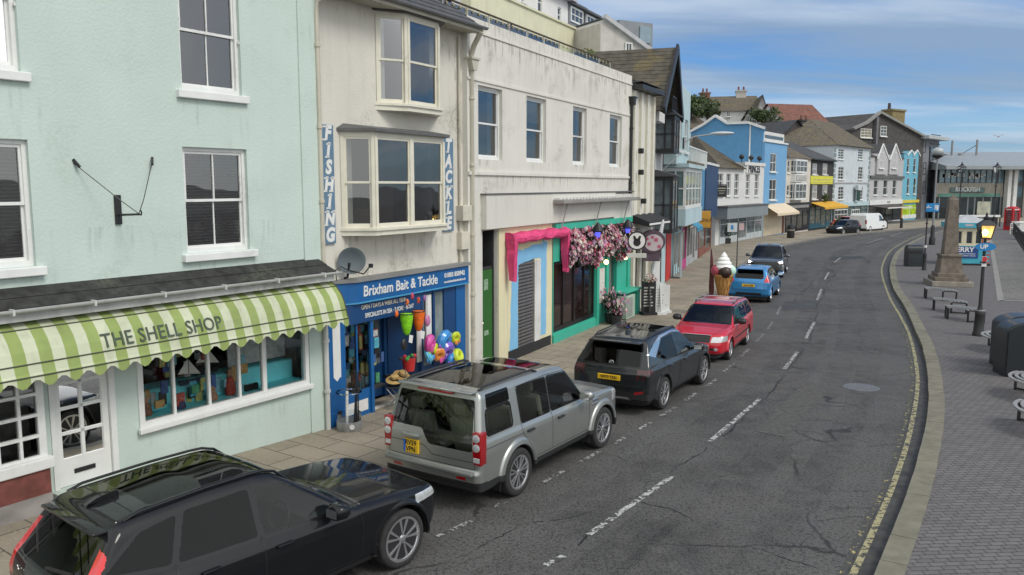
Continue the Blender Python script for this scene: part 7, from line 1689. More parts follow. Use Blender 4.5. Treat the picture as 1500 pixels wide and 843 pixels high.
s0, s1 = FC.S(735, o, 0), FC.S(834, o, 20); zt_ = Z(FC, 830, 2, o); ww = pxwins(FC, [(788, 794, -12, 19), (817, 822, 11, 33), (764, 769, -25, 3)], o)
mb = MB(); wall_holes(mb, s0, s1, 6, zt_, ww, y=13); shell(mb, s0, s1, 6, zt_, 13, 20); mb.build('wall', PM('bright_white_render', (.68, .68, .67), rough=.9, var=.04, streak=.2), T)
for w_ in ww: fwin(T, *w_, y=13.08)
mb = MB(); mb.box(s0, s1 + .2, 12.5, 13.1, zt_, zt_ + .2); mb.build('cornice', GREYR, T); mb = MB(); mb.poly([(s0, 12.6, zt_ + .2), (s1 + .2, 12.6, zt_ + .2), (s1 + .2, 17, zt_ + 2.2), (s0, 17, zt_ + 2.2)]); mb.build('roof', SLATE, T)
mb = MB(); a, b = FC.S(820, o - 2, 0), FC.S(834, o - 2, 0); mb.box(a, b, 15, 16.2, zt_, zt_ + 2.6); mb.build('chimney', PM('stone_chimney', (.20, .18, .15), var=.3), T)
o = -13
s0, s1 = FC.S(836, o, 40), FC.S(884, o, 60); T = fthing('dormered_house', 'pale slate roofed house with three white dormers, right of the white terraced house', 'house', FC)
ze = Z(FC, 860, 58, o); mb = MB(); mb.box(s0, s1, 13, 20, 5, ze); mb.build('wall', PM('pale_blue_white', (.55, .60, .62), streak=.2), T); mb = MB(); slates(mb, (s0, 12.6, ze), (s1, 12.6, ze), (s1, 16.5, ze + 2.6), (s0, 16.5, ze + 2.6)); mb.build('roof', PM('blue_slate', (.14, .17, .19), var=.2, vs=4), T)
for (u0, u1, v0, v1) in ((832, 852, 11, 40), (855, 873, 23, 50), (871, 886, 36, 60)):
 a, b = FC.S(u0, o, (v0 + v1) / 2), FC.S(u1, o, (v0 + v1) / 2); z0, z1 = Z(FC, (u0 + u1) / 2, v1, o), Z(FC, (u0 + u1) / 2, v0, o)
 mb = MB(); mb.box(a, b, 12.9, 16, z0, z1); d_ = mb.build('dormer', PM('dormer_grey_cheek', (.20, .21, .23)), T); mb = MB(); mb.box(a - .1, b + .15, 12.6, 16.1, z1, z1 + .15); mb.build('dormer_roof', LEADC, d_); fwin(d_, a + .15, b - .1, z0 + .2, z1 - .1, y=12.85, vb=2, sill=False, fw=.12)
p = AT(879, 100, 52); FG = Frame(p[0], p[1], ang=28); T = fthing('gabled_grey_house', 'grey gabled house with a glazed box dormer, right of the roof terrace', 'house', FG)
s1 = FG.S(960, 0, 80); zap = Z(FG, 884, 27); ze = Z(FG, 960, 84)
mb = MB(); mb.prism([(0, 2), (s1, 2), (s1, ze), (.4, zap), (0, zap - .3)], 0, 9, 'y'); mb.build('wall', PM('warm_grey_render', (.46, .44, .41), rough=.9, streak=.25), T)
mb = MB(); mb.beam((.2, -.1, zap + .1), (s1 + .3, -.1, ze), .3, .25); mb.build('verge', GREYR, T); mb = MB(); slates(mb, (s1 + .3, -.2, ze), (s1 + .3, 9, ze), (.3, 9, zap + .1), (.3, -.2, zap + .1)); mb.build('roof', PM('blue_slate', (0, 0, 0)), T)
w_ = pxwins(FG, [(915, 925, 63, 76)])[0]; fwin(T, *w_, y=-.08, vb=1, bars=0)
a, b, c, d = pxwins(FG, [(907, 956, 32, 66)], -1.5)[0]; mb = MB(); mb.box(a, b, 1.5, 8, c - 1, d); bo = mb.build('box_dormer', PM('zinc_cladding', (.20, .22, .24), rough=.5, var=.1), T); mb = MB(); mb.box(b + .003, b + .06, 2, 7.5, c, d - .3); mb.box(a + 1.6, b - .2, 1.42, 1.49, d - 1.3, d - .25); mb.build('pane', PM('sky_glass', (.20, .28, .33), rough=.1), bo)
# -- roof terrace of the cream block
zt_ = 8.92
T = fthing('terrace_railing', 'glass balustrade with a dark handrail along the roof terrace of the cream block', 'railing', FC)
a, b = -3.0, 8.45
mb = MB(); mb.tube([(a, .42, 9.30), (b, .42, 9.30)], .028, 6); mb.tube([(b, .42, 9.30), (b, 6, 9.3)], .028, 6); mb.build('handrail', PM('rusty_handrail', (.07, .05, .035), rough=.7), T)
for k in range(11): x = a + (b - a) * k / 10; mb = MB(); mb.tube([(x, .42, 8.5), (x, .42, 9.30)], .02, 6); mb.build('post', PM('steel_post', (.35, .36, .36), metal=.6), T)
mb = MB()
for k in range(10): x = a + (b - a) * k / 10; mb.poly([(x + .06, .42, 8.6), (x + 1.08, .42, 8.6), (x + 1.08, .42, 9.24), (x + .06, .42, 9.24)])
mb.build('glass_panel', glassmat('balustrade_glass', (.86, .92, .90), refl=.25), T)
for k in range(36): x = a + .15 + (b - a - .3) * k / 35; mb = MB(); mb.tube([(x, .40, 9.28), (x, .40, 9.22)], .008, 4); mb.ball((x, .40, 9.19), .028, 6); mb.build('festoon_bulb', PM('unlit_bulb', (.35, .30, .15), rough=.3), T)
r = random.Random(11)
for (x, h, lb, fl) in ((1.55, .55, 'planter of red and yellow flowers behind the terrace glass', True), (7.7, .8, 'yellow green shrub in a pot at the right end of the roof terrace', False)):
 T = fthing('terrace_planter', lb, 'planter', FC, s=x, o=-1.0, z=8.55); mb = MB(); mb.cbox(-.55, .55, -.2, .2, 0, .42, .02); mb.build('trough', PM('grey_trough', (.22, .28, .29)), T)
 mb = MB(); leaf_cloud(mb, (0, 0, .4 + h * .45), h * .62, 420, .08, r, 2, (1.3, .6, .8), .1); mb.build('foliage', [PM('yellow_leaf', (.20, .19, .035), var=.3), LEAF2] if not fl else [LEAF2, LEAF1], T, fixn=False)
 if fl: mb = MB(); leaf_cloud(mb, (0, 0, .72), .42, 50, .05, r, 2, (1.5, .6, .5), .3); mb.build('blossom', [PM('red_petal', (.5, .04, .03)), PM('yellow_petal', (.6, .4, .04))], T, fixn=False)
T = fthing('terrace_umbrella', 'folded dark umbrella and chair frames on the roof terrace, above the bait shop eaves', 'umbrella', FC, s=-2.1, o=-1.2, z=8.5)
mb = MB(); mb.tube([(0, 0, 0), (.1, 0, 1.6)], .03, 6); mb.build('pole', ALLOYDK, T); mb = MB(); leaf_cloud(mb, (.0, 0, .95), .55, 160, .12, r, 1, (1.4, .7, .7), .1); mb.build('canopy', PM('dark_red_leaves', (.05, .02, .02)), T, fixn=False)
# == Rockfish hall, harbour side, street furniture
FR = Frame(*AT(1372, 320, 124)[:2], ang=0)
def zr(v): return Z(FR, 1430, v)
def sr(u): return FR.S(u, 0, 270)
T = fthing('harbour_hall', 'wide grey harbour restaurant with a long flat roof, glazed upper floor and three roof masts', 'building', FR)
EW = sr(1640)
mb = MB(); mb.box(.3, EW, 0, 22, -.05, zr(250)); mb.build('wall', PM('hall_wall_grey', (.12, .125, .13)), T)
mb = MB(); mb.add([(-.6, -3, zr(244)), (EW, -3, zr(244)), (EW, 12, zr(244) + 2.6), (-.6, 12, zr(244) + 2.6), (-.6, -3, zr(249)), (EW, -3, zr(249)), (EW, 12, zr(249)), (-.6, 12, zr(249))], [(0, 1, 2, 3), (0, 4, 5, 1), (0, 3, 7, 4), (4, 7, 6, 5), (3, 2, 6, 7)]); mb.build('roof', PM('zinc_roof', (.27, .295, .31), rough=.5, var=.08), T)
g = MB(); g.box(sr(1374), sr(1469), -.15, -.002, zr(268), zr(249.5)); gb = g.build('upper_glazing', PM('hall_glass', (.13, .21, .26), rough=.06, var=.7, vs=.35), T)
g = MB()
for k in range(12): x = sr(1374) + (sr(1469) - sr(1374)) * k / 11; g.box(x - .06, x + .06, -.22, -.152, zr(268), zr(249.5))
g.build('glazing_bar', BLACKIRON, gb)
g = MB(); r = random.Random(5)
for k in range(14): u = r.uniform(1378, 1440); g.box(sr(u), sr(u) + r.uniform(.3, .8), -.18, -.152, zr(262) + r.uniform(0, .5), zr(256) + r.uniform(0, .3))
g.build('pale_lampshade', PM('pale_lampshades', (.55, .58, .58)), gb)
g = MB(); n_ = 40
for k in range(n_): a = sr(1372) + (sr(1469) - sr(1372)) * k / n_; b = sr(1372) + (sr(1469) - sr(1372)) * (k + .94) / n_; g.box(a, b, -.12 - .02 * (k % 2), -.002, zr(289), zr(268.5))
g.build('timber_cladding', PM('beige_timber', (.36, .33, .28), rough=.8, var=.15), T)
g = MB(); g.box(sr(1374), sr(1465), -.22, -.15, zr(288.5), zr(284)); bo = g.build('green_band', PM('sea_green_band', (.12, .30, .25), rough=.6, var=.35, vs=.4), T)
g = MB(); g.cbox(sr(1391), sr(1441), -.35, -.2, zr(282.5), zr(275), .1); bo = g.build('sign_board', PM('grey_teal_sign', (.12, .19, .19)), T)
lettering(bo, 'ROCKFISH', (sr(1391) + sr(1441)) / 2, -.40, zr(278), .92, SIGNWHITE, bold=.02, sx=(sr(1439) - sr(1398)) / 4.9)
g = MB(); g.box(sr(1372), sr(1469), -.06, -.002, -.05, zr(289.5)); gb = g.build('ground_glazing', PM('ground_glass', (.03, .04, .045), rough=.1, var=.6, vs=.4), T)
g = MB()
for u in (1376, 1390, 1404, 1418, 1428, 1440, 1452, 1466): g.box(sr(u), sr(u) + .2, -.12, -.062, .0, zr(289.5))
g.build('mullion', PM('mid_grey_metal', (.2, .21, .22)), gb)
g = MB(); g.box(sr(1433), sr(1452), -.2, -.062, .3, 2.5); g.build('pale_screen', PM('pale_cream_screen', (.5, .5, .40), var=.3, vs=.8), T)
for u in (1470, 1478.5, 1499): g = MB(); g.box(sr(u), sr(u + (5 if u < 1499 else 3)), -1.2, -.2, -.05, zr(249)); g.build('white_column', PM('white_column', (.68, .68, .66)), T)
for (u, va, vb) in ((1397.5, 207, 232), (1432.6, 206, 232), (1471, 205, 232)): g = MB(); g.tube([(sr(u), 8, zr(240)), (sr(u), 8, zr(240) + (240 - va) / 1200 * 136)], .17, 8); g.build('roof_mast', PM('mast_grey', (.23, .235, .24)), T)
for (u, va) in ((1423, 225), (1446, 224)): g = MB(); g.tube([(sr(u), 8, zr(240)), (sr(u), 8, zr(240) + (240 - va) / 1200 * 136)], .35, 8); g.build('roof_vent', PM('mast_grey', (0, 0, 0)), T)
zt2 = zr(240) + (240 - 212) / 1200 * 136; zv = zr(240) + (240 - 226) / 1200 * 136
for (u0, u1) in ((1397.5, 1423), (1471, 1446)): g = MB(); g.tube([(sr(u0), 8, zt2), (sr(u1), 8, zv)], .05, 5); g.build('mast_cable', BLACKIRON, T)
g = MB(); w_ = (sr(1484), sr(1497));
for (v0, v1) in ((249, 267), (273, 289)): g.box(w_[0], w_[1], -.1, -.002, zr(v1), zr(v0))
g.build('side_glazing', PM('hall_glass', (0, 0, 0)), T)
def van(name, label, loc, ang, m, group=None, L=4.9, W=1.9, H=1.97):
 T = thing(name, label, 'van', loc, ang, group); L2 = L / 2
 prof = [(-L2, .45), (-L2, 1.75), (-L2 + .1, H - .05), (-L2 + .3, H), (L2 - 1.75, H), (L2 - 1.45, H - .06), (L2 - .75, 1.18), (L2 - .12, .98), (L2, .8), (L2, .40), (L2 - .3, .28), (-L2 + .3, .28)]
 bm = bmesh.new(); vs = [bm.verts.new((x, -W / 2, z)) for x, z in prof]; f = bm.faces.new(vs); r_ = bmesh.ops.extrude_face_region(bm, geom=[f])
 for v in [g_ for g_ in r_['geom'] if isinstance(g_, bmesh.types.BMVert)]: v.co.y = W / 2
 for v in bm.verts:
  if v.co.z > 1.1: v.co.y *= 1 - .14 * (v.co.z - 1.1) / .9
 bmesh.ops.recalc_face_normals(bm, faces=bm.faces); bmesh.ops.bevel(bm, geom=[e for e in bm.edges if abs(e.verts[0].co.y - e.verts[1].co.y) < .01], offset=.07, segments=3, affect='EDGES')
 me = bpy.data.meshes.new('body'); bm.to_mesh(me); bm.free(); me.materials.append(m); me.shade_smooth(); me.set_sharp_from_angle(angle=.5); o = bpy.data.objects.new('body', me); COL.objects.link(o); o.parent = T
 def yy(z): return W / 2 * (1 - (.14 * (z - 1.1) / .9 if z > 1.1 else 0)) + .004
 for s in (1, -1):
  g = MB(); g.poly([(L2 - 1.9, s * yy(1.15), 1.15), (L2 - .95, s * yy(1.15), 1.15), (L2 - 1.45, s * yy(1.75), 1.72), (L2 - 1.9, s * yy(1.75), 1.75)]); g.build('side_window', GLASSFAR, T, fixn=False)
  for xa in (-L2 + .95, L2 - .85): wheel(T, xa, s * (W / 2 - .1), .33, .2, ('single', 6), s)
  g = MB(); g.cbox(L2 - 1.05, L2 - .85, s * 1.02 - .08, s * 1.02 + .08, 1.15, 1.38, .03); g.build('door_mirror', PLASTIC, T)
  g = MB(); g.box(-L2 - .012, -L2 + .08, min(s * .78, s * .93), max(s * .78, s * .93), .9, 1.3); g.build('tail_light', REDLAMP, T)
 g = MB(); a0, b0 = (L2 - .80, 1.22), (L2 - 1.40, H - .12); n_ = Vector((b0[1] - a0[1], a0[0] - b0[0])).normalized() * .02
 g.poly([(a0[0] + abs(n_.x), -.80, a0[1] + abs(n_.y)), (a0[0] + abs(n_.x), .80, a0[1] + abs(n_.y)), (b0[0] + abs(n_.x), .70, b0[1] + abs(n_.y)), (b0[0] + abs(n_.x), -.70, b0[1] + abs(n_.y))]); g.build('windscreen', GLASSFAR, T, fixn=False)
 g = MB(); g.box(-L2 + .05, L2 - .05, -W / 2 + .1, W / 2 - .1, .2, .40); g.build('underbody', PLASTIC, T)
 return T
c = G(1272, 341); van('panel_van', 'white panel van parked nose away, on the far left side of the street', (c[0] + .9, c[1] + 2.2, 0), math.radians(42), WHITEPAINT)
c = AT(1246, 330, 89); f = make_car('hatchback_car', 'red hatchback hidden behind the small black car, only its roof showing', 'car', (36.0, 88.6, 0.12), math.radians(-145), hatch_spec(REDPAINT, .06))
GREENCAR = paint('dark_green_paint', (.02, .035, .03), metal=.3)
f = make_car('hatchback_car', 'dark car parked in front of the harbour hall, left of the white car', 'car', (75.0, 113, .12), math.radians(176), hatch_spec(GREENCAR, .06))
f = make_car('crossover_car', 'white crossover parked before the harbour hall at the right edge of view', 'car', (71.0, 106, .12), math.radians(172), suv_spec(WHITEPAINT))
STONE = PM('weathered_granite', (.165, .14, .115), rough=.95, var=.3, vs=3, grime=.9, stain=(.07, .062, .045), bump=.02, bs=10)
STEP = PM('pale_stone_step', (.26, .235, .20), rough=.9, var=.2, vs=3, grime=.8, stain=(.12, .11, .08))
c = G(1393, 421, .12); OB = thing('obelisk', 'weathered granite obelisk monument on stepped plinth in the paved promenade', 'monument', (c[0] + .34, c[1] + .95, .12), math.radians(-14)); OB.scale = (.80, .80, .98)
mb = MB(); mb.cbox(-1.12, 1.12, -1.12, 1.12, 0, .24, .02); mb.build('bottom_step', STEP, OB)
mb = MB(); mb.cbox(-.92, .92, -.92, .92, .24, .43, .02); mb.cbox(-.76, .76, -.76, .76, .43, .62, .02); mb.build('upper_step', STONE, OB)
mb = MB(); mb.add([(x * .64, y * .64, .62) for x, y in ((-1, -1), (1, -1), (1, 1), (-1, 1))] + [(x * .52, y * .52, 1.42) for x, y in ((-1, -1), (1, -1), (1, 1), (-1, 1))], [(0, 1, 5, 4), (1, 2, 6, 5), (2, 3, 7, 6), (3, 0, 4, 7), (4, 5, 6, 7)]); mb.build('pedestal', STONE, OB)
mb = MB(); mb.cbox(-.60, .60, -.60, .60, 1.42, 1.53, .03); mb.build('cornice', STONE, OB)
mb = MB(); sq = ((-1, -1), (1, -1), (1, 1), (-1, 1)); mb.add([(x * .40, y * .40, 1.53) for x, y in sq] + [(x * .245, y * .245, 4.18) for x, y in sq] + [(x * .06, y * .06, 4.42) for x, y in sq], [(0, 1, 5, 4), (1, 2, 6, 5), (2, 3, 7, 6), (3, 0, 4, 7), (4, 5, 9, 8), (5, 6, 10, 9), (6, 7, 11, 10), (7, 4, 8, 11), (8, 9, 10, 11)]); mb.build('shaft', STONE, OB)
BINM = PM('black_bin_plastic', (.016, .021, .024), rough=.3, var=.1)
def big_bin(name, label, loc, ang, w, d, h, group=None):
 T = thing(name, label, 'bin', loc, ang, group)
 pts = [(-d / 2, 0), (d / 2, 0), (d / 2, h * .80)] + [(d / 2 * math.cos(t) , h * .80 + h * .20 * math.sin(t)) for t in [PI * k / 14 for k in range(1, 14)]] + [(-d / 2, h * .80)]
 bm = bmesh.new(); vs = [bm.verts.new((-w / 2, y, z)) for y, z in pts]; f = bm.faces.new(vs); r_ = bmesh.ops.extrude_face_region(bm, geom=[f])
 for v in [q for q in r_['geom'] if isinstance(q, bmesh.types.BMVert)]: v.co.x = w / 2
 bmesh.ops.recalc_face_normals(bm, faces=bm.faces); bmesh.ops.bevel(bm, geom=[e for e in bm.edges if abs(e.verts[0].co.x - e.verts[1].co.x) < .01], offset=.04, segments=3, affect='EDGES')
 me = bpy.data.meshes.new('housing'); bm.to_mesh(me); bm.free(); me.materials.append(BINM); me.shade_smooth(); me.set_sharp_from_angle(angle=.6); o = bpy.data.objects.new('housing', me); COL.objects.link(o); o.parent = T
 g = MB(); g.cbox(-w / 2 + .12, w / 2 - .12, -d / 2 - .02, -d / 2 + .03, h * .62, h * .76, .01); g.build('aperture', INK, T)
 g = MB(); g.tube([(w / 2 + .01, -.1, h * .62), (w / 2 + .03, 0, h * .62), (w / 2 + .01, .1, h * .62)], .015, 6); g.build('handle', CHROME, T)
 g = MB(); g.box(-w / 2 + .04, w / 2 - .04, -d / 2 + .04, d / 2 - .04, -.0, .02); g.build('foot', INK, T)
 return T
c = G(1456, 554, .12); big_bin('recycling_bin', 'large black recycling bin with a domed top, nearest on the promenade', (c[0] + .98, c[1] + .36, .12), math.radians(82), .72, 1.25, 1.40, 'recycling bins on the promenade')
big_bin('recycling_bin', 'second black recycling bin with a grey domed top, just behind the nearest one', (c[0] + 1.46, c[1] + 1.35, .12), math.radians(82), .72, 1.25, 1.40, 'recycling bins on the promenade')
c = G(1341, 391, .12); big_bin('litter_bin', 'black domed bin near the kerb left of the obelisk', (c[0], c[1] + .3, .12), math.radians(-6), .92, .6, 1.28)
c = G(1158, 349, .12); T = thing('litter_bin', 'small round black litter bin on the far pavement below the beige awning', 'bin', (*c, .12))
b = MB(); b.lathe([(.30, 0), (.34, .1), (.34, 1.0), (.30, 1.15), (.001, 1.3)], 16); b.build('drum', BLACKIRON, T, smooth=True); b = MB(); b.lathe([(.346, .70), (.346, .78)], 16, cap=False); b.build('gold_band', PM('dull_gold', (0, 0, 0)), T)
SLATM = PM('grey_bench_slat', (.27, .275, .27), rough=.5, metal=.1, var=.15)
def bench_geo(T, R_=.55, arc=1.7, w=.50):
 for k in range(5):
  rr_ = R_ + w * k / 4; pts = [(rr_ * math.cos(t) - R_ - w / 2, rr_ * math.sin(t), .45 - .02 * (k in (0, 4))) for t in [(-arc / 2 + arc * j / 12) for j in range(13)]]
  b = MB()
  for p, q in zip(pts[:-1], pts[1:]): b.beam(p, q, .07, .035)
  b.build('slat', SLATM, T)
 for t in (-arc / 2 + .06, arc / 2 - .06):
  b = MB(); d = Vector((math.cos(t), math.sin(t), 0)); p = d * R_ - Vector((R_ + w / 2, 0, 0)); q = d * (R_ + w) - Vector((R_ + w / 2, 0, 0))
  for e in (p, q): b.beam((e.x, e.y, 0), (e.x, e.y, .43), .05, .05)
  b.beam((p.x, p.y, .41), (q.x, q.y, .41), .05, .04); b.beam((p.x, p.y, .04), (q.x, q.y, .04), .05, .04); b.build('leg_frame', BLACKIRON, T)
bn = None
for (u, v, dx, dy, a, lb) in ((1376, 441, .30, .45, 25, 'curved slatted bench nearest the obelisk steps'), (1390, 459, .30, .45, 20, 'curved slatted bench second from the obelisk'), (1411, 472, .32, .45, 25, 'curved slatted bench beside the foot of the lit lamp post'), (1444, 518, .45, .5, 160, 'curved slatted bench half hidden behind the recycling bins'),
 (1477, 590, .60, .45, 165, 'curved slatted bench in front of the recycling bins'), (1488, 641, .55, .40, 170, 'curved slatted bench nearest the camera at the right edge')):
 c = G(u, v, .12)
 if bn is None: bn = thing('curved_bench', lb, 'bench', (c[0] + dx, c[1] + dy, .12), math.radians(a), 'curved benches on the promenade'); bench_geo(bn); o = bn
 else: o = copy_tree(bn); o.location = (c[0] + dx, c[1] + dy, .12); o.rotation_euler = (0, 0, math.radians(a)); o['label'] = lb
def lantern(T, z, s=1.0, lit=False, y=0):
 b = MB(); sq = ((-1, -1), (1, -1), (1, 1), (-1, 1)); r0, r1, h = .13 * s, .21 * s, .42 * s
 for k in range(4):
  x, yy = sq[k]; b.beam((x * r0, yy * r0, z), (x * r1, yy * r1, z + h), .022 * s); x2, y2 = sq[(k + 1) % 4]; b.beam((x * r1, yy * r1, z + h), (x2 * r1, y2 * r1, z + h), .03 * s); b.beam((x * r0, yy * r0, z), (x2 * r0, y2 * r0, z), .03 * s)
 b.add([(x * r1 * 1.18, yy * r1 * 1.18, z + h) for x, yy in sq] + [(x * r1 * .4, yy * r1 * .4, z + h + .16 * s) for x, yy in sq], [(0, 1, 5, 4), (1, 2, 6, 5), (2, 3, 7, 6), (3, 0, 4, 7), (4, 5, 6, 7), (3, 2, 1, 0)]); b.lathe([(.09 * s, z + h + .16 * s), (.10 * s, z + h + .24 * s), (.03 * s, z + h + .28 * s), (.04 * s, z + h + .34 * s), (.001, z + h + .42 * s)], 10)
 l = b.build('lantern', BLACKIRON, T)
 g = MB(); q = .96; g.add([(x * r0 * q, yy * r0 * q, z + .01) for x, yy in sq] + [(x * r1 * q, yy * r1 * q, z + h - .01) for x, yy in sq], [(0, 1, 5, 4), (1, 2, 6, 5), (2, 3, 7, 6), (3, 0, 4, 7)]); g.build('lantern_glass', glassmat('amber_lantern_glass', (.98, .88, .62)) if lit else glassmat('clear_lantern_glass', (.8, .85, .85)), l)
 if lit:
  g = MB(); g.ball((-.02, -.03, z + h * .45), .085 * s, 14); g.build('lamp_bulb', PM('lit_bulb', (1, .8, .5), emit=(1, .88, .62), es=6, var=0), l, smooth=True)
  g = MB(); g.add([(x * r0 * .9, yy * r0 * .9, z + .02) for x, yy in sq] + [(x * r1 * .9, yy * r1 * .9, z + h - .02) for x, yy in sq], [(1, 2, 6, 5), (2, 3, 7, 6)]); g.build('lantern_back', PM('opal_amber_glass', (.62, .50, .25), rough=.4, emit=(1, .78, .42), es=.25), l)
def post(T, h, r0=.06, base=.16, bh=.75):
 b = MB(); b.lathe([(base * 1.15, 0), (base * 1.15, .08), (base, .12), (base * .85, bh * .9), (base * .95, bh), (base * .6, bh + .08), (r0, bh + .2), (r0 * .75, h * .8), (r0 * .75, h)], 14); b.lathe([(r0 * 1.5, h * .74), (r0 * 1.7, h * .75), (r0 * 1.5, h * .76)], 12); b.build('post', BLACKIRON, T, smooth=True, angle=50)
c = G(1433, 492, .12); T = thing('street_lamp', 'black street lamp with a lit amber lantern, nearest on the promenade', 'street lamp', (*c, .12), math.radians(-12))
post(T, 3.15); lantern(T, 3.12, 1.0, True)
b = MB(); b.lathe([(.11, 0.72), (.11, .84)], 14, cap=False); b.build('white_ring', PM('grey_ring', (.4, .4, .4)), T)
BLUESIGN = PM('blue_enamel_sign', (.015, .20, .48), rough=.35, var=.05)
q = Vector((c[0], c[1], 0)); S = thing('lamp_sign', 'small oval blue sign fixed below the lit lantern', 'sign', (c[0], c[1], 2.98), math.radians(-12)); b = MB(); b.prism([(.30 * math.cos(t), .13 * math.sin(t)) for t in [2 * PI * k / 24 for k in range(24)]], -.10, -.075, 'y'); b.build('plate', BLUESIGN, S); lettering(S, 'UP', -.05, -.104, 0, .19, SIGNWHITE, bold=.006)
S = thing('lamp_notice', 'narrow red and white notice on the post of the lit lamp', 'notice', (c[0], c[1], 2.35), math.radians(-12)); b = MB(); b.box(-.07, .07, -.07, -.055, 0, .32); b.build('plate', SIGNWHITE, S); b = MB(); b.box(-.065, .065, -.074, -.0705, .16, .31); b.build('red_field', PM('notice_red', (.5, .03, .04)), S)
c = G(1365, 359, .12); T = thing('street_lamp', 'tall grey street lamp with a pale globe head, behind the blue road sign', 'street lamp', (*c, .12)); b = MB(); b.lathe([(.24, 0), (.24, .5), (.16, .7), (.16, 1.4), (.09, 1.6)], 12); b.build('base', BLACKIRON, T, smooth=True)
b = MB(); b.tube([(0, 0, 1.5), (0, 0, 7.0)], [.085, .06], 8); b.build('column', PM('galvanised', (.25, .27, .28), metal=.3), T, smooth=True)
b = MB(); b.ball((0, 0, 7.45), .42, 16, sz=(1.1, 1.1, .85)); b.build('globe', PM('milky_globe', (.36, .39, .40), rough=.3), T, smooth=True); b = MB(); b.lathe([(.10, 6.9), (.42, 7.08), (.44, 7.16), (.1, 7.2)], 14); b.build('cap', BLACKIRON, T)
c2 = G(1353.5, 396, .12); T = thing('sign_post', 'slim black post carrying a blue parking sign, near the right kerb', 'sign post', (*c2, .12)); post(T, 3.55, .045, .11, .9); b = MB(); b.lathe([(.075, 1.28), (.075, 1.42)], 10, cap=False); b.build('white_band', SIGNWHITE, T)
S = thing('road_sign', 'blue rectangular parking sign with white symbols on the slim black post', 'sign', (c2[0], c2[1], 3.42), math.radians(-10)); b = MB(); b.cbox(-.12, .58, -.08, -.05, 0, .48, .02); b.build('plate', BLUESIGN, S)
lettering(S, '\u2190 P', .18, -.084, .24, .36, SIGNWHITE, bold=.006); b = MB(); b.box(.42, .53, -.085, -.081, .1, .38); b.build('white_symbol', SIGNWHITE, S)
S = thing('blank_panel', 'black panel beside the blue parking sign, seen from behind', 'sign', (c2[0] + .72, c2[1] + .3, 3.38), math.radians(-10)); b = MB(); b.cbox(0, .52, -.03, .03, 0, .30, .01); b.build('plate', INK, S); b = MB(); b.tube([(-.65, .0, .15), (0, 0, .15)], .02, 5); b.build('bracket', BLACKIRON, S)
for (u, vt, y, lb) in ((1405.5, 243, 92, 'distant black lantern post rising behind the obelisk'), (1457, 243, 96, 'distant black lantern post in front of the harbour hall, left of the phone box')):
 p = AT(u, 300, y); h = CAMH + (HZP - vt) / FPX * y * 1.0 - .12; T = thing('street_lamp', lb, 'street lamp', (p[0], p[1], .12)); post(T, h - .8, .08, .2, 1.1); lantern(T, h - .85, 1.5)
 b = MB(); b.beam((-.4, 0, h - 1.3), (.4, 0, h - 1.3), .04); b.build('ladder_bar', BLACKIRON, T)
c = G(1395, 388, .12); KA = math.radians(-13); T = thing('ferry_kiosk', 'small cream and turquoise ferry kiosk with a blue board, behind the obelisk', 'kiosk', (c[0] - .2, c[1], .12), KA)
KC = PM('kiosk_cream', (.60, .55, .40), rough=.6, var=.08); KT = PM('kiosk_turquoise', (.05, .36, .47), rough=.5); KR = PM('kiosk_red_trim', (.45, .05, .05))
b = MB(); wall_holes(b, 0, 2.15, 0, 2.25, [(.3, .62, 1.28, 2.05), (.85, 1.2, 1.28, 2.05), (1.36, 1.72, 1.28, 2.05)], rev=.06); shell(b, 0, 2.15, 0, 2.25, 0, 1.7); b.build('wall', KC, T)
for (x0, x1) in ((.3, .62), (.85, 1.2), (1.36, 1.72)): fwin(T, x0, x1, 1.28, 2.05, y=.05, fw=.03, bars=0, sill=False, m=KC)
b = MB(); b.box(0, 2.15, -.04, -.002, .08, 1.15); b.build('turquoise_panel', KT, T)
b = MB(); b.box(.1, 1.55, -.07, -.041, .42, 1.12); bo = b.build('ferry_board', PM('kiosk_navy', (.015, .06, .22)), T); lettering(bo, 'FERRY', .72, -.074, .92, .40, SIGNWHITE, bold=.012, sx=1.05)
b = MB(); b.box(.25, 1.4, -.076, -.071, .66, .70); b.box(.25, 1.4, -.076, -.071, .54, .58); b.build('small_lettering', PM('pale_blue_letters', (.45, .5, .55), var=.6, vs=20), bo)
b = MB(); b.box(-.12, 2.3, -.16, 1.8, 2.25, 2.55); ro = b.build('roof_fascia', KT, T); b = MB(); b.box(.7, 1.15, -.166, -.161, 2.36, 2.46); b.build('emblem', PM('pale_pink_letters', (.5, .4, .45)), ro)
b = MB(); b.add([(-.12, -.16, 2.55), (2.3, -.16, 2.55), (2.3, 1.8, 2.55), (-.12, 1.8, 2.55), (1.1, .8, 3.02)], [(0, 1, 4), (1, 2, 4), (2, 3, 4), (3, 0, 4)]); b.build('roof', PM('kiosk_grey_roof', (.38, .40, .42), rough=.6), T)
b = MB()
for k in range(9): b.box(2.0, 2.16, -.05, -.004, .1 + k * .24, .2 + k * .24)
b.build('red_white_edge', KR, T)
b = MB(); b.box(1.72, 1.78, -.03, -.004, 1.2, 2.2); b.box(.18, .24, -.03, -.004, 1.2, 2.2); b.build('red_post', KR, T)
b = MB(); b.box(-.05, 2.2, -.25, -.0, 0, .1); b.build('step', INK, T)
RED = PM('phone_box_red', (.45, .012, .018), rough=.35, var=.1)
c = G(1481, 337, .12); T = thing('telephone_box', 'bright red telephone box on the quay in front of the parked cars', 'telephone box', (*c, .12), math.radians(20))
b = MB(); w = .46
for x in (-w, w):
 for y in (-w, w): b.cbox(x - .07, x + .07, y - .07, y + .07, .08, 2.1, .01)
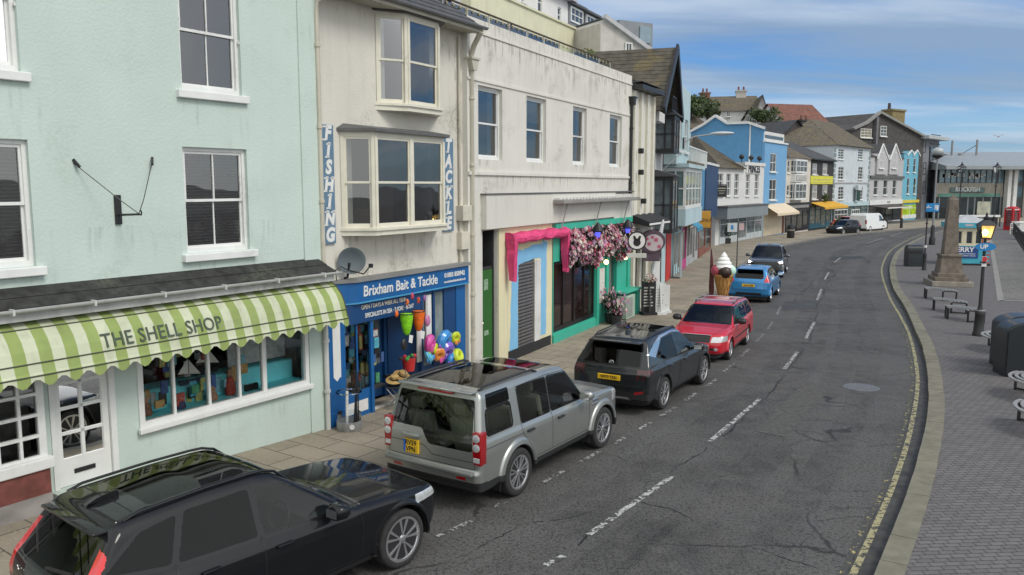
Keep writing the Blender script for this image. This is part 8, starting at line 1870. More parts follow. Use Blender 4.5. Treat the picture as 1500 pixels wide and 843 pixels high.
b.cbox(-w - .08, w + .08, -w - .08, w + .08, 0, .14, .01); b.cbox(-w - .06, w + .06, -w - .06, w + .06, 2.08, 2.32, .01); b.build('frame', RED, T)
b = MB(); b.lathe([(.62, 2.32), (.60, 2.38), (.45, 2.46), (.25, 2.52), (.001, 2.54)], 24); b.build('domed_roof', RED, T, smooth=True)
b = MB(); b.box(-.32, .32, -w - .065, -w - .061, 2.15, 2.26); b.box(-w - .065, -w - .061, -.32, .32, 2.15, 2.26); b.build('sign_panel', SIGNWHITE, T)
b = MB(); b.box(w - .02, w + .01, -w, w, .14, 2.08); b.box(-w, w, w - .02, w + .01, .14, 2.08); b.box(-w, w, -w - .01, -w + .02, .14, .4); b.box(-w - .01, -w + .02, -w, w, .14, .4); b.build('panel', RED, T)
g = MB(); g.box(-w + .02, w - .04, -w + .025, w - .04, .4, 2.08); g.build('pane', PM('phone_glass', (.10, .10, .11), rough=.1, var=.5, vs=3), T)
b = MB()
for k in range(1, 8): z = .4 + 1.68 * k / 8; b.box(-w, w, -w - .01, -w + .02, z - .012, z + .012); b.box(-w - .01, -w + .02, -w, w, z - .012, z + .012)
for x in (-.22, .22): b.box(x - .012, x + .012, -w - .01, -w + .02, .4, 2.08); b.box(-w - .01, -w + .02, x - .012, x + .012, .4, 2.08)
b.build('glazing_bar', RED, T)
A = Vector(G(1484, 343, .12)); B_ = Vector(G(1516, 392, .12)); T = thing('quay_railing', 'black iron railing along the harbour edge at the right', 'railing', (A.x, A.y, .12), math.atan2(B_.y - A.y, B_.x - A.x)); Ln = (B_ - A).length + 14; n_ = int(Ln / 1.9)
for k in range(n_ + 1):
 b = MB(); x = Ln * k / n_; b.lathe([(.09, 0), (.09, .1), (.045, .15), (.045, .95), (.07, 1.0), (.07, 1.08), (.001, 1.12)], 8, o=(x, 0, 0)); b.build('post', BLACKIRON, T)
b = MB(); b.tube([(0, 0, .95), (Ln, 0, .95)], .028, 6); b.tube([(0, 0, .5), (Ln, 0, .5)], .022, 6); b.build('rail', BLACKIRON, T)
b = MB(); b.tube([(0, .0, 1.02), (2.5, 2.6, 1.02), (9, 2.7, 1.02)], .04, 6); b.tube([(0, 0, .6), (2.5, 2.6, .6)], .03, 6)
W_ = thing('white_handrail', 'white handrail curving off beside the telephone box', 'railing', (A.x - .3, A.y, .12), 0); b.build('rail', WHITEP, W_); b = MB(); b.tube([(0, 0, 0), (0, 0, 1.02)], .04, 6); b.build('post', WHITEP, W_)
def skip_box(name, label, u, v, w, d, h, m, cat):
 c = G(u, v, .12); T = thing(name, label, cat, (*c, .12), math.radians(15)); b = MB(); b.cbox(0, w, 0, d, .08, h * .85, .03); b.build('tub', m, T); b = MB(); b.cbox(-.04, w + .04, -.04, d + .04, h * .85, h, .03); b.build('lid', SIGNWHITE, T); b = MB(); b.box(.1, w - .1, .1, d - .1, 0, .08); b.build('pallet', INK, T)
skip_box('fish_tub', 'pale plastic fish tub behind the quay railing, beside the telephone box', 1493, 339, 1.2, 1.0, 1.0, PM('pale_tub', (.5, .52, .5)), 'tub')
skip_box('fish_tub', 'dark blue fish tub standing nearer along the quay railing', 1503, 352, 1.2, 1.0, .8, PM('navy_tub', (.04, .06, .10)), 'tub')
c0, c1 = AT(1390, 318, 96), AT(1440, 318, 96); T = thing('forecourt_rail', 'long low white rail across the forecourt of the harbour hall', 'railing', (c0[0], c0[1], .12), 0); Lr = c1[0] - c0[0] + 2
b = MB(); b.cbox(0, Lr, -.06, .06, 1.1, 1.35, .02); b.build('rail', WHITEP, T)
for k in range(6): b = MB(); b.box(Lr * k / 5 - .05, Lr * k / 5 + .05, -.05, .05, 0, 1.1); b.build('post', BLACKIRON, T)
for (u, y, lb) in ((1452, 100, 'left of two dark bollards by the harbour hall doors'), (1459, 101, 'right of two dark bollards by the harbour hall doors')):
 p = AT(u, 318, y); T = tag(MB().lathe([(.22, 0), (.2, 1.0), (.26, 1.05), (.2, 1.2), (.001, 1.25)], 12).build('bollard', BLACKIRON, None, smooth=True), lb, 'bollard', 'bollards by the harbour hall'); T.location = (p[0], p[1], .12)
for (u, v, lb) in ((1298, 335, 'black bollard on the far pavement just right of the white van'), (1320, 334.5, 'black bollard on the far pavement under the dark awning end')):
 c = G(u, v, .12); T = tag(MB().lathe([(.16, 0), (.14, .9), (.18, .95), (.14, 1.1), (.001, 1.15)], 10).build('bollard', BLACKIRON, None, smooth=True), lb, 'bollard', 'bollards on the far pavement'); T.location = (c[0], c[1], .12)
q = FE.pt(2.5, .62, 7.0); T = thing('street_light_arm', 'grey street light on a long wall arm, on the pale blue house', 'street lamp', q, FE.a)
b = MB(); b.tube([(0, 0, 0), (.2, -.5, .3), (.5, -1.3, .42)], .035, 7); b.build('arm', PM('arm_grey', (0, 0, 0)), T); b = MB(); b.ball((.72, -1.8, .46), .2, 12, sz=(1.0, 3.0, .5)); b.build('lamp_head', PM('pale_lamp_head', (.45, .48, .5)), T, smooth=True)
b = MB(); b.cbox(-.1, .1, -.05, .05, -.3, .25, .02); b.build('wall_plate', BLACKIRON, T)
# == things outside the shops
FLP = [PM('petal_%s' % n, c, rough=.8, var=.2) for n, c in (('pale_pink', (.58, .38, .42)), ('rose', (.46, .13, .22)), ('cream', (.58, .54, .47)), ('mauve', (.32, .20, .32)), ('dusky', (.40, .25, .26)), ('red', (.40, .05, .08)))]
LEAFG = PM('pub_leaf', (.045, .085, .045), rough=.8, var=.3); LEAFD = PM('pub_leaf_dark', (.03, .045, .03), rough=.8, var=.3)
def petals(mb, pts, r, nm, size):
 for p in pts:
  c = r.randrange(nm); nrm = Vector((r.uniform(-.6, .6), -1, r.uniform(-.3, .7))).normalized(); a = nrm.cross(Vector((0, 0, 1))).normalized(); b = nrm.cross(a); s = size * r.uniform(.6, 1.25); ph = r.uniform(0, 6)
  n = 5
  for k in range(n):
   t = ph + 2 * PI * k / n; d = a * math.cos(t) + b * math.sin(t); e = a * math.cos(t + .6) + b * math.sin(t + .6); f = a * math.cos(t - .6) + b * math.sin(t - .6)
   mb.poly([p, p + f * s * .7 + nrm * s * .2, p + d * s + nrm * s * .1, p + e * s * .7 + nrm * s * .2], c)
r = random.Random(21); T = fthing('flower_display', 'long mass of pink and cream flowers hanging across the aqua pub front', 'flowers', FC)
mb = MB(); lf = MB()
x0, x1 = 2.95, 9.3
def zb(x): return 2.42 + .16 * math.sin(x * 2.1) + .10 * math.sin(x * 5.3 + 1)
pts = []
for k in range(1900):
 x = r.uniform(x0, x1); t = r.random(); z = zb(x) + (3.55 - zb(x)) * t; y = -.12 - .42 * math.sin(PI * min(1, t * .85 + .12)) * r.uniform(.75, 1.0) - .06 * math.sin(x * 4) ;
 if math.sin(x * 3.7 + z * 5) > .55 and r.random() < .6: continue
 pts.append(Vector((x, y, z)))
petals(mb, pts, r, len(FLP), .075); mb.build('blossom', FLP, T, fixn=False)
for k in range(1500):
 x = r.uniform(x0, x1); t = r.random(); z = zb(x) - .05 + (3.62 - zb(x)) * t; y = -.08 - .40 * math.sin(PI * min(1, t * .85 + .12)) * r.uniform(.5, 1); p = Vector((x, y, z)); d = Vector((r.uniform(-1, 1), r.uniform(-.8, .2), r.uniform(-1, .6))).normalized() * r.uniform(.06, .13); n = Vector((r.gauss(0, 1), r.gauss(0, 1), r.gauss(0, 1))).cross(d).normalized() * .03; lf.poly([p, p + d * .5 + n, p + d, p + d * .5 - n], r.randrange(2))
lf.build('foliage', [LEAFG, LEAFD], T, fixn=False)
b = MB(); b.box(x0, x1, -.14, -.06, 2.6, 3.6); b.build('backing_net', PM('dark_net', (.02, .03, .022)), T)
for (x, lb) in ((5.0, 'left of two black lamps with blue glass above the flowers'), (8.0, 'right of two black lamps with blue glass above the flowers')):
 q = fthing('blue_lantern', lb, 'lantern', FC, s=x, o=.5, z=3.30, group='blue lanterns above the flowers'); b = MB(); b.lathe([(.16, .10), (.19, .14), (.15, .26), (.05, .38), (.001, .42)], 12); b.build('cap', BLACKIRON, q); b = MB(); b.lathe([(.05, -.08), (.08, .0), (.09, .10)], 12); b.build('glass', PM('blue_lit_glass', (.05, .06, .6), rough=.2, emit=(.1, .12, 1), es=.7), q)
def flower_pot(label, x, o, seed, h=.95):
 r = random.Random(seed); T = fthing('flower_pot', label, 'flower pot', FC, s=x, o=o, z=.12, group='flower pots by the aqua pub'); b = MB(); b.lathe([(.16, 0), (.22, .3), (.24, .34), (.2, .34)], 14); b.build('pot', PM('dark_pot_glaze', (.03, .03, .035), rough=.4), T, smooth=True)
 m = MB(); leaf_cloud(m, (0, 0, .34 + h * .4), h * .42, 260, .07, r, 2, (.8, .8, 1.1), .1); m.build('foliage', [LEAFG, LEAFD], T, fixn=False)
 m = MB(); P = [Vector((r.gauss(0, .17), r.gauss(0, .17), .38 + h * r.uniform(0, .9))) for k in range(130)]; petals(m, P, r, 4, .06); m.build('blossom', FLP[:4], T, fixn=False)
flower_pot('pot of pale pink flowers beside the dark pub doorway', 6.75, .35, 3); flower_pot('lower pot of mauve flowers in front of the aqua pillar', 6.55, .62, 5, .55)
T = fthing('air_conditioner', 'pale green slatted condenser box under the aqua counter', 'air conditioner', FC, s=7.55, o=.66, z=.14); b = MB(); b.cbox(0, .95, 0, .36, 0, .82, .015); b.build('case', PM('pale_green_case', (.36, .46, .38), rough=.5), T)
b = MB(); b.box(.06, .62, -.006, .002, .08, .76); b.build('grille_back', PM('grille_dark', (.08, .09, .08)), T); b = MB()
for k in range(11): b.box(.06 + k * .055, .08 + k * .055, -.016, -.004, .08, .76)
b.build('grille', PM('grille_bar', (.42, .46, .42)), T)
def aboard(label, fr, s, o, w, h, m, m2, rz=0):
 T = fthing('pavement_board', label, 'signboard', fr, s=s, o=o, z=.12, group='pavement boards by the cream house'); b = MB(); b.T = Matrix.Rotation(rz, 4, 'Z'); b.beam((0, -.16, 0), (0, 0, h), .06); b.prism([(-w / 2, .0), (w / 2, 0), (w / 2, h), (-w / 2, h)], -.02, .02, 'y'); b.box(-w / 2, w / 2, -.22, .22, 0, .10); b.build('board', m, T)
 b = MB(); b.T = Matrix.Rotation(rz, 4, 'Z'); r_ = random.Random(int(s * 100));
 for k in range(7): z = h * (.25 + .09 * k); b.box(-w * .36, w * (.1 + .26 * r_.random()), -.025, -.021, z, z + h * .04)
 b.build('lettering', m2, T)
WB = PM('white_board', (.60, .61, .60), var=.08)
aboard('black chalk menu board beside the condenser box', FC, 9.2, .95, .55, 1.25, BLACKIRON, PM('chalk_marks', (.4, .4, .38), var=.5, vs=20), -.9)
aboard('white pavement board with a dark base, next to the slanted pole', FC, 9.9, 1.25, .62, 1.05, WB, PM('grey_print', (.35, .36, .37)), -.9)
aboard('narrow white pavement board left of the wider white one', FC, 9.5, 1.3, .4, 1.15, WB, PM('grey_print', (0, 0, 0)), -.9)
T = fthing('flower_basket', 'basket of pinkish dried flowers on top of the chalk menu board', 'basket', FC, s=9.2, o=.95, z=1.36); m = MB(); leaf_cloud(m, (0, 0, .12), .30, 200, .06, random.Random(8), 2, (1.2, 1, .6), .1); m.build('blossom', [FLP[4], FLP[2]], T, fixn=False); b = MB(); b.lathe([(.16, -.02), (.22, .1)], 12); b.build('basket', PM('wicker', (.18, .11, .06)), T)
def facing(p): return math.atan2(p[1], p[0]) - PI / 2
p = AT(933, 353, 28.6); T = thing('round_sign', 'round white projecting sign with a black silhouette, over a white name plate', 'sign', p, -.05)
b = MB(); b.lathe([(.001, -.03), (.31, -.03), (.33, 0), (.31, .03), (.001, .03)], 30, axis='y'); b.build('disc', SIGNWHITE, T)
b = MB(); b.lathe([(.285, -.035), (.285, -.031), (.33, -.031), (.335, -.036)], 30, axis='y', cap=False); b.lathe([(.33, -.035), (.335, -.0), (.33, .035)], 30, axis='y', cap=False); b.build('rim', BLACKIRON, T)
b = MB(); b.lathe([(.001, -.037), (.13, -.037), (.13, -.032)], 20, o=(0, 0, -.06), axis='y'); b.prism([(-.10, 0), (-.14, .16), (-.08, .18), (-.02, .08), (.02, .08), (.08, .18), (.14, .16), (.10, 0)], -.037, -.032, 'y'); b.build('silhouette', INK, T)
b = MB(); b.cbox(-.34, .34, -.02, .02, -.60, -.44, .01); b.build('name_plate', PM('pale_plate', (.50, .52, .47)), T); b = MB(); b.beam((-.6, .1, .42), (.1, .0, .42), .03); b.beam((0, 0, .34), (0, 0, .42), .03); b.beam((0, 0, -.34), (0, 0, -.44), .03); b.build('bracket', BLACKIRON, T)
p = AT(955, 362, 31.5); T = thing('cupcake_sign', 'big purple cupcake shaped sign with a pink dotted top', 'sign', p, -.05)
b = MB(); b.prism([(-.36, 0.0), (-.30, -.55), (.30, -.55), (.36, .0)], -.06, .06, 'y'); b.build('cup', PM('dusky_purple', (.085, .055, .075), rough=.6, var=.2, vs=8), T)
b = MB(); b.prism([(.50 * math.cos(t), .22 + .44 * math.sin(t)) for t in [2 * PI * k / 28 for k in range(28)]], -.09, .09, 'y'); b.build('icing', PM('dusky_purple', (0, 0, 0)), T)
b = MB(); b.prism([(.36 * math.cos(t) + .05, .17 + .32 * math.sin(t)) for t in [2 * PI * k / 24 for k in range(24)]], -.11, -.091, 'y'); f_ = b.build('cream_face', PM('pale_pink_icing', (.50, .42, .44), var=.1), T)
for (x, z, q) in ((-.12, .12, .07), (.14, .28, .08), (.26, .02, .07), (.0, .38, .06), (-.2, .32, .06)): b = MB(); b.prism([(x + q * math.cos(t), z + q * math.sin(t)) for t in [2 * PI * k / 12 for k in range(12)]], -.118, -.111, 'y'); b.build('berry', PM('berry_pink', (.42, .09, .16)), f_)
a0, a1 = AT(944, 462, 31.4), AT(971, 322, 32.2); T = thing('flag_pole', 'slanted white furled flag on a pole beside the cupcake sign', 'flag', a0, 0)
d = Vector(a1) - Vector(a0); b = MB(); b.tube([(0, 0, 0), tuple(d)], .022, 6); b.build('pole', BLACKIRON, T); b = MB(); b.tube([tuple(d * t + Vector((.02 * math.sin(t * 20), -.03, 0))) for t in (.36, .5, .65, .8, .95, 1.0)], [.05, .10, .09, .10, .08, .03], 8); b.build('furled_flag', PM('pale_cloth', (.52, .54, .55), var=.2, vs=5), T, smooth=True)
p = AT(1031, 322, 52); T = thing('hanging_sign', 'orange yellow hanging sign on the blue narrow house', 'sign', p, math.radians(-8)); b = MB(); b.cbox(-.42, .42, -.04, .04, -.52, .55, .02); b.build('board', PM('orange_sign', (.50, .26, .03), rough=.5, var=.1), T); lettering(T, 'MENU', 0, -.045, -.05, .30, PM('brown_letter', (.14, .07, .02)), bold=.006); b = MB(); b.beam((-.5, .0, .62), (.5, .0, .62), .04); b.build('bracket', BLACKIRON, T)
for (u, v, y, w, h, c, lb) in ((983, 313, 40, .28, .55, (.50, .36, .38), 'small pale pink upright sign on the half timbered house'), (997, 300, 47, .62, .20, (.50, .09, .16), 'small flat pink sign under the white bay of the pale blue house')):
 p = AT(u, v, y); T = thing('wall_sign', lb, 'sign', p, math.radians(-5)); b = MB(); b.cbox(-w / 2, w / 2, -.03, .03, -h / 2, h / 2, .01); b.build('board', PM('sign_' + lb.split()[1], c, var=.1), T); b = MB(); b.box(-w * .3, w * .3, -.035, -.031, -h * .08, h * .08); b.build('lettering', PM('faded_letters', (.6, .55, .55)), T)
p = AT(966, 254, 37.3); T = thing('union_flag', 'drooping red and blue flag on the half timbered house', 'flag', p, 0); b = MB(); b.tube([(.9, -.3, .9), (0, 0, 0)], .018, 6); b.build('pole', PM('pale_pole', (.5, .5, .48)), T); r_ = random.Random(2); b = MB(); n = 8
for k in range(n):
 for j in range(5):
  def q(i, jj): return Vector((-.02 - .045 * i + .05 * math.sin(jj * 1.3 + i), .05 * math.cos(i * 1.7 + jj), -.17 * jj + .05 * i))
  b.poly([q(k, j), q(k + 1, j), q(k + 1, j + 1), q(k, j + 1)], (k + 2 * j) % 3)
b.build('cloth', [PM('flag_navy', (.02, .025, .10)), PM('flag_red', (.42, .02, .05)), PM('flag_white', (.5, .5, .5))], T, fixn=False)
c = G(1058, 462, .12); T = thing('ice_cream_cone', 'giant model ice cream cone with white, chocolate and mint scoops on the pavement', 'ice cream display', (c[0], c[1], .12))
b = MB(); b.lathe([(.26, 0), (.26, .05), (.05, .07), (.05, .3)], 14); b.build('stand', BLACKIRON, T); CONE = PM('wafer', (.46, .24, .07), rough=.7, var=.2, vs=6)
b = MB(); b.lathe([(.06, .25), (.33, 1.45), (.36, 1.47), (.36, 1.53), (.28, 1.5)], 24); b.build('cone', CONE, T, smooth=True, angle=40)
b = MB()
for k in range(12): t = 2 * PI * k / 12; b.tube([(math.cos(t + j * .12) * (.065 + .27 * j / 8 + .004), math.sin(t + j * .12) * (.065 + .27 * j / 8 + .004), .26 + 1.19 * j / 8) for j in range(9)], .008, 4); b.tube([(math.cos(t - j * .12) * (.065 + .27 * j / 8 + .004), math.sin(t - j * .12) * (.065 + .27 * j / 8 + .004), .26 + 1.19 * j / 8) for j in range(9)], .008, 4)
b.build('wafer_grid', PM('wafer_ridge', (.32, .15, .04)), T)
for (x, y, z, q, cc, nm) in ((.0, -.20, 1.62, .24, (.035, .014, .01), 'chocolate_scoop'), (.24, .02, 1.66, .22, (.45, .68, .56), 'mint_scoop'), (-.25, .02, 1.66, .22, (.40, .06, .10), 'berry_scoop'), (0, .2, 1.66, .22, (.7, .68, .6), 'vanilla_scoop')): b = MB(); b.ball((x, y, z), q, 18); b.build(nm, PM(nm, cc, rough=.4), T, smooth=True)
b = MB(); b.lathe([(.30, 1.72), (.33, 1.80), (.27, 1.90), (.28, 1.95), (.20, 2.04), (.21, 2.09), (.12, 2.18), (.12, 2.22), (.03, 2.33), (.001, 2.36)], 22); b.build('whipped_cream', PM('whipped_cream', (.80, .80, .78), rough=.4), T, smooth=True)
c = G(1037, 462, .12); T = thing('feather_flag', 'narrow dark red feather flag beside the giant ice cream cone', 'flag', (c[0] + .1, c[1] + .2, .12)); b = MB(); b.lathe([(.2, 0), (.2, .04), (.02, .06)], 12); b.build('base', BLACKIRON, T); b = MB(); b.tube([(0, 0, .05), (.0, 0, 2.45)], .016, 6); b.build('pole', BLACKIRON, T)
b = MB(); b.prism([(.0, .45), (.10, .5), (.15, .9), (.12, 1.5), (.07, 2.1), (.02, 2.42), (-.02, 2.42), (-.03, 1.8), (-.05, 1.0)], -.008, .008, 'y'); b.build('cloth', PM('maroon_cloth', (.13, .035, .035), rough=.8, var=.2), T)
c = G(1079, 393, .12); T = thing('parking_post', 'grey post with two small white plates on the pavement above the cars', 'sign post', (*c, .12)); b = MB(); b.tube([(0, 0, 0), (0, 0, 2.75)], .035, 7); b.build('post', PM('dark_grey_post', (.08, .09, .09)), T)
b = MB(); b.cbox(-.62, -.05, -.05, -.03, 2.1, 2.62, .01); b.build('left_plate', PM('plate_white', (.5, .53, .55)), T); b = MB(); b.cbox(.05, .35, -.05, -.03, 2.2, 2.6, .01); b.build('right_plate', PM('plate_pinkish', (.5, .36, .36)), T); b = MB(); b.box(-.42, -.28, -.056, -.051, 2.25, 2.5); b.build('blue_mark', BLUESIGN, T)
for (u, v, y0, lb) in ((1063, 357, 1.1, 'left of two dark clipped shrubs in planters before the white pub'), (1071, 354, 1.0, 'right of two dark clipped shrubs in planters before the white pub')):
 c = G(u, v, .12); T = thing('planter_shrub', lb, 'planter', (*c, .12), 0, 'planters before the white pub'); b = MB(); b.cbox(-.35, .35, -.3, .3, 0, .45, .02); b.build('box', BLACKIRON, T); m = MB(); leaf_cloud(m, (0, 0, .95), .55, 260, .10, random.Random(int(u)), 2, (1, 1, 1.1), .1); m.build('foliage', [LEAF1, LEAFD], T, fixn=False)
for (u, v, lb) in ((1187, 334, 'white pavement board outside the black house'), (1214, 331, 'pale blue pavement board by the teal shop front')):
 c = G(u, v, .12); T = thing('pavement_board', lb, 'signboard', (*c, .12), .2); b = MB(); b.prism([(-.3, 0), (.3, 0), (0, 1.1)], -.35, .35, 'x') if False else b.cbox(-.4, .4, -.06, .06, 0, 1.15, .02); b.build('board', WB if u < 1200 else PALEBLUE, T); b = MB(); b.box(-.28, .28, -.066, -.061, .5, .9); b.build('lettering', PM('grey_print', (0, 0, 0)), T)
c = G(512, 629, .12); T = thing('rod_stand', 'round wire fishing rod stand with a galvanised base and glass rim', 'display stand', (c[0], c[1], .12)); GALV = PM('galvanised_tub', (.33, .34, .34), rough=.45, metal=.5, var=.2, vs=8)
b = MB(); b.lathe([(.24, 0), (.25, .02), (.25, .19), (.235, .19), (.235, .03)], 26); b.build('tub', GALV, T, smooth=True, angle=40); b = MB(); b.lathe([(.235, .74), (.26, .755), (.235, .77), (.215, .755), (.235, .74)], 26, cap=False); b.build('top_ring', glassmat('rim_glass', (.8, .85, .88)), T, smooth=True)
b = MB(); b.lathe([(.232, .19), (.232, .34)], 26, cap=False); b.build('clear_collar', glassmat('rim_glass', (0, 0, 0)), T); b = MB(); b.tube([(-.04, -.05, .03), (-.02, -.05, .78)], .028, 8); b.build('white_post', SIGNWHITE, T)
for (x, y, dx, h) in ((.12, .08, .03, 1.35), (.17, .02, .02, 1.15), (.10, -.04, .06, 1.0)): b = MB(); b.tube([(x, y, .02), (x + dx, y, h)], [.02, .010], 6); b.cbox(x - .02, x + .05, y - .05, y + .02, .72, .84, .02); b.build('fishing_rod', BLACKIRON, T)
b = MB(); b.lathe([(.001, 0), (.05, .0), (.05, .015)], 10, o=(.1, -.256, .11), axis='y'); b.build('badge', SIGNWHITE, T)
c = G(577, 600, .12); T = thing('folding_stool', 'folding fishing stool holding straw hats outside the bait shop', 'stool', (c[0] + .05, c[1] + .1, .12)); b = MB()
for y in (-.16, .16): b.tube([(-.2, y, 0), (.2, y, .48)], .012, 6); b.tube([(.2, y, 0), (-.2, y, .48)], .012, 6)
b.tube([(.22, -.18, 0), (.22, -.18, .9)], .010, 6); b.build('frame', PM('stool_steel', (.35, .36, .37), metal=.7, rough=.35), T); b = MB(); b.cbox(-.22, .22, -.18, .18, .47, .50, .01); b.build('seat', BLACKIRON, T)
for i, (x, y, z, lb, cc) in enumerate(((-.03, 0, .63, 'tan straw hat lying on the folding stool', (.42, .28, .10)), (.12, .06, .70, 'darker straw hat with a black band on the folding stool', (.30, .19, .07)))):
 q = thing('straw_hat', lb, 'hat', (c[0] + .05 + x, c[1] + .1 + y, .12 + z)); q.rotation_euler = (.3, .4 * i, 0); b = MB(); b.lathe([(.20, 0), (.10, .02), (.09, .10), (.001, .12)], 18); b.lathe([(.20, -.006), (.09, .01)], 18, cap=False); b.build('brim', PM('straw_%d' % i, cc, rough=.9, var=.2, vs=20), q, smooth=True, angle=40); b = MB(); b.lathe([(.104, .02), (.099, .05)], 18, cap=False); b.build('band', INK, q)
T = fthing('crab_bucket', 'red bucket of bright tackle beside the bait shop door', 'bucket', FB, s=2.55, o=.12, z=.80); b = MB(); b.lathe([(.12, 0), (.16, .28), (.15, .28)], 16); b.build('pail', PM('red_plastic', (.48, .03, .03), rough=.35), T); b = MB(); r_ = random.Random(6)
for k in range(14): b.ball((r_.uniform(-.3, .3), r_.uniform(-.06, .06), r_.uniform(.2, .34)), .045, 6, m=k % 3)
b.build('tackle', [PM('tackle_red', (.5, .03, .05)), PM('tackle_green', (.05, .3, .06)), PM('tackle_dark', (.03, .03, .03))], T)
def net(label, u, v, o, cc, w, h, group='hanging nets outside the bait shop'):
 s, z = FB.W(u, v, o); T = fthing('hanging_net', label, 'net', FB, s=s, o=o, z=z, group=group); b = MB(); b.lathe([(w, 0), (w * .93, -h * .25), (w * .75, -h * .6), (w * .5, -h * .9), (w * .25, -h), (.001, -h)], 14); b.build('net_bag', PM('net_' + cc[0], cc[1], rough=.7, var=.2, vs=14), T, smooth=True)
 b = MB(); b.tube([(w * math.cos(2 * PI * k / 14), w * math.sin(2 * PI * k / 14), 0) for k in range(15)], .012, 5); b.tube([(-w, 0, 0), (0, 0, .3), (w, 0, 0)], .007, 4); b.build('hoop', BLACKIRON, T); b = MB(); b.prism([(-.07, -h - .14), (.05, -h - .18), (.09, -h - .02), (-.04, -h + .02)], -w * .7, -w * .68, 'y'); b.build('price_tag', SIGNWHITE, T)
net('lime green net hanging under the blue fascia', 595.5, 460, .42, ('lime', (.22, .62, .01)), .145, .46); net('bright orange net hanging beside the lime green net', 613, 456, .45, ('orange', (.75, .14, .01)), .145, .44)
for i, (u, v, cc, lb) in enumerate(((596.5, 443, (.70, .16, .04), 'orange red float hanging above the lime net'), (613, 440, (.65, .10, .05), 'red float hanging above the orange net'), (622, 437, (.25, .10, .30), 'purple toy hanging at the right end of the blue fascia'), (604, 434, (.45, .05, .10), 'small crimson float directly under the fascia lettering'), (581, 460, (.70, .13, .02), 'orange float hanging left of the lime net'), (626, 470, (.50, .18, .36), 'pink and white toy packet hanging right of the orange net'), (592, 505, (.02, .02, .022), 'black net bag hanging low beside the shop door'))):
 s, z = FB.W(u, v, .40); T = fthing('hanging_goods', lb, 'hanging goods', FB, s=s, o=.40, z=z, group='goods hanging outside the bait shop'); b = MB(); q = .05 if i < 5 else .09; b.ball((0, 0, 0), q, 10, sz=(1, .6, 1.5)); b.build('item', PM('goods_%d' % i, cc, rough=.45, var=.3, vs=16), T, smooth=True); b = MB(); b.tube([(0, 0, q), (0, 0, max(q + .1, 2.5 - z))], .005, 4); b.build('cord', INK, T)
r_ = random.Random(17); cols = [(.62, .07, .33), (.04, .25, .60), (.55, .65, .03), (.20, .10, .50), (.70, .25, .05), (.10, .45, .62)]
for i, (u, v, q, ci, lb) in enumerate(((630, 504, .17, 0, 'pink inflatable ring at the left of the beach toys'), (648, 500, .21, 1, 'large blue inflatable at the top of the beach toys'), (662, 494, .11, 2, 'yellow green inflatable at the top right of the beach toys'), (652, 515, .20, 3, 'violet inflatable in the middle of the beach toys'), (640, 519, .13, 4, 'orange inflatable at the lower middle of the beach toys'), (666, 521, .14, 2, 'lime yellow inflatable at the lower right of the beach toys'), (628, 521, .12, 5, 'turquoise inflatable at the lower left of the beach toys'), (657, 527, .12, 1, 'small blue inflatable at the bottom of the beach toys'))):
 s, z = FB.W(u, v, .30); T = fthing('inflatable_toy', lb, 'inflatable', FB, s=s, o=.30 + .05 * (i % 3), z=z, group='inflatable toys hanging by the right bait shop window')
 q *= 1.2; b = MB(); n = 18; R_ = q; rr_ = q * .46; vs = []; fs = []; m_ = 8
 for k in range(n):
  t = 2 * PI * k / n
  for j in range(m_):
   a = 2 * PI * j / m_; rad = R_ * .62 + rr_ * math.cos(a); vs.append((rad * math.cos(t), rr_ * math.sin(a), rad * math.sin(t) * 1.05))
 for k in range(n):
  for j in range(m_): fs.append((k * m_ + j, k * m_ + (j + 1) % m_, ((k + 1) % n) * m_ + (j + 1) % m_, ((k + 1) % n) * m_ + j))
 b.T = Matrix.Rotation(r_.uniform(-.6, .6), 4, 'X') @ Matrix.Rotation(r_.uniform(-.5, .5), 4, 'Z'); b.add(vs, fs); b.build('ring', PM('inflatable_%d' % ci, cols[ci], rough=.25, coat=.6, var=.15, vs=10), T, smooth=True)
 b = MB(); c2_ = cols[(ci + 2) % 6]
 for k in range(3): t = r_.uniform(-2.8, -.4); b.ball((math.cos(t) * q * .95, -.05, math.sin(t) * q * .95), q * .26, 8, sz=(1, .6, 1.6))
 b.build('fin', PM('inflatable_%d' % ((ci + 2) % 6), c2_, rough=.25, coat=.6, var=.15, vs=10), T, smooth=True)
p = AT(1462.5, 200, 105); T = thing('gull', 'small gull gliding in the sky above the harbour hall', 'bird', p, .6); b = MB(); b.ball((0, 0, 0), .13, 8, sz=(2.2, .8, .8)); b.add([(-.08, .08, .04), (.12, .08, .04), (.05, .42, .20), (-.02, .78, .08)], [(0, 1, 2), (0, 2, 3)]); b.add([(-.08, -.08, .04), (.12, -.08, .04), (.05, -.42, .20), (-.02, -.78, .08)], [(0, 1, 2), (0, 2, 3)]); b.build('bird_body', PM('gull_grey', (.4, .4, .42)), T)
for (u, v, y, lb) in ((978, 79, 37.5, 'gull perched on the ridge of the half timbered house'), (989, 88, 37.0, 'gull perched at the tip of the half timbered gable')):
 p = AT(u, v + 3, y); T = thing('gull', lb, 'bird', p, .6); b = MB(); b.ball((0, 0, .14), .09, 8, sz=(1.9, .9, .9)); b.ball((.16, 0, .26), .055, 8); b.add([(.2, 0, .27), (.3, 0, .25), (.2, .015, .24)], [(0, 1, 2)]); b.tube([(.02, .02, 0), (.02, .02, .1)], .008, 4); b.build('bird_body', PM('gull_grey', (0, 0, 0)), T)
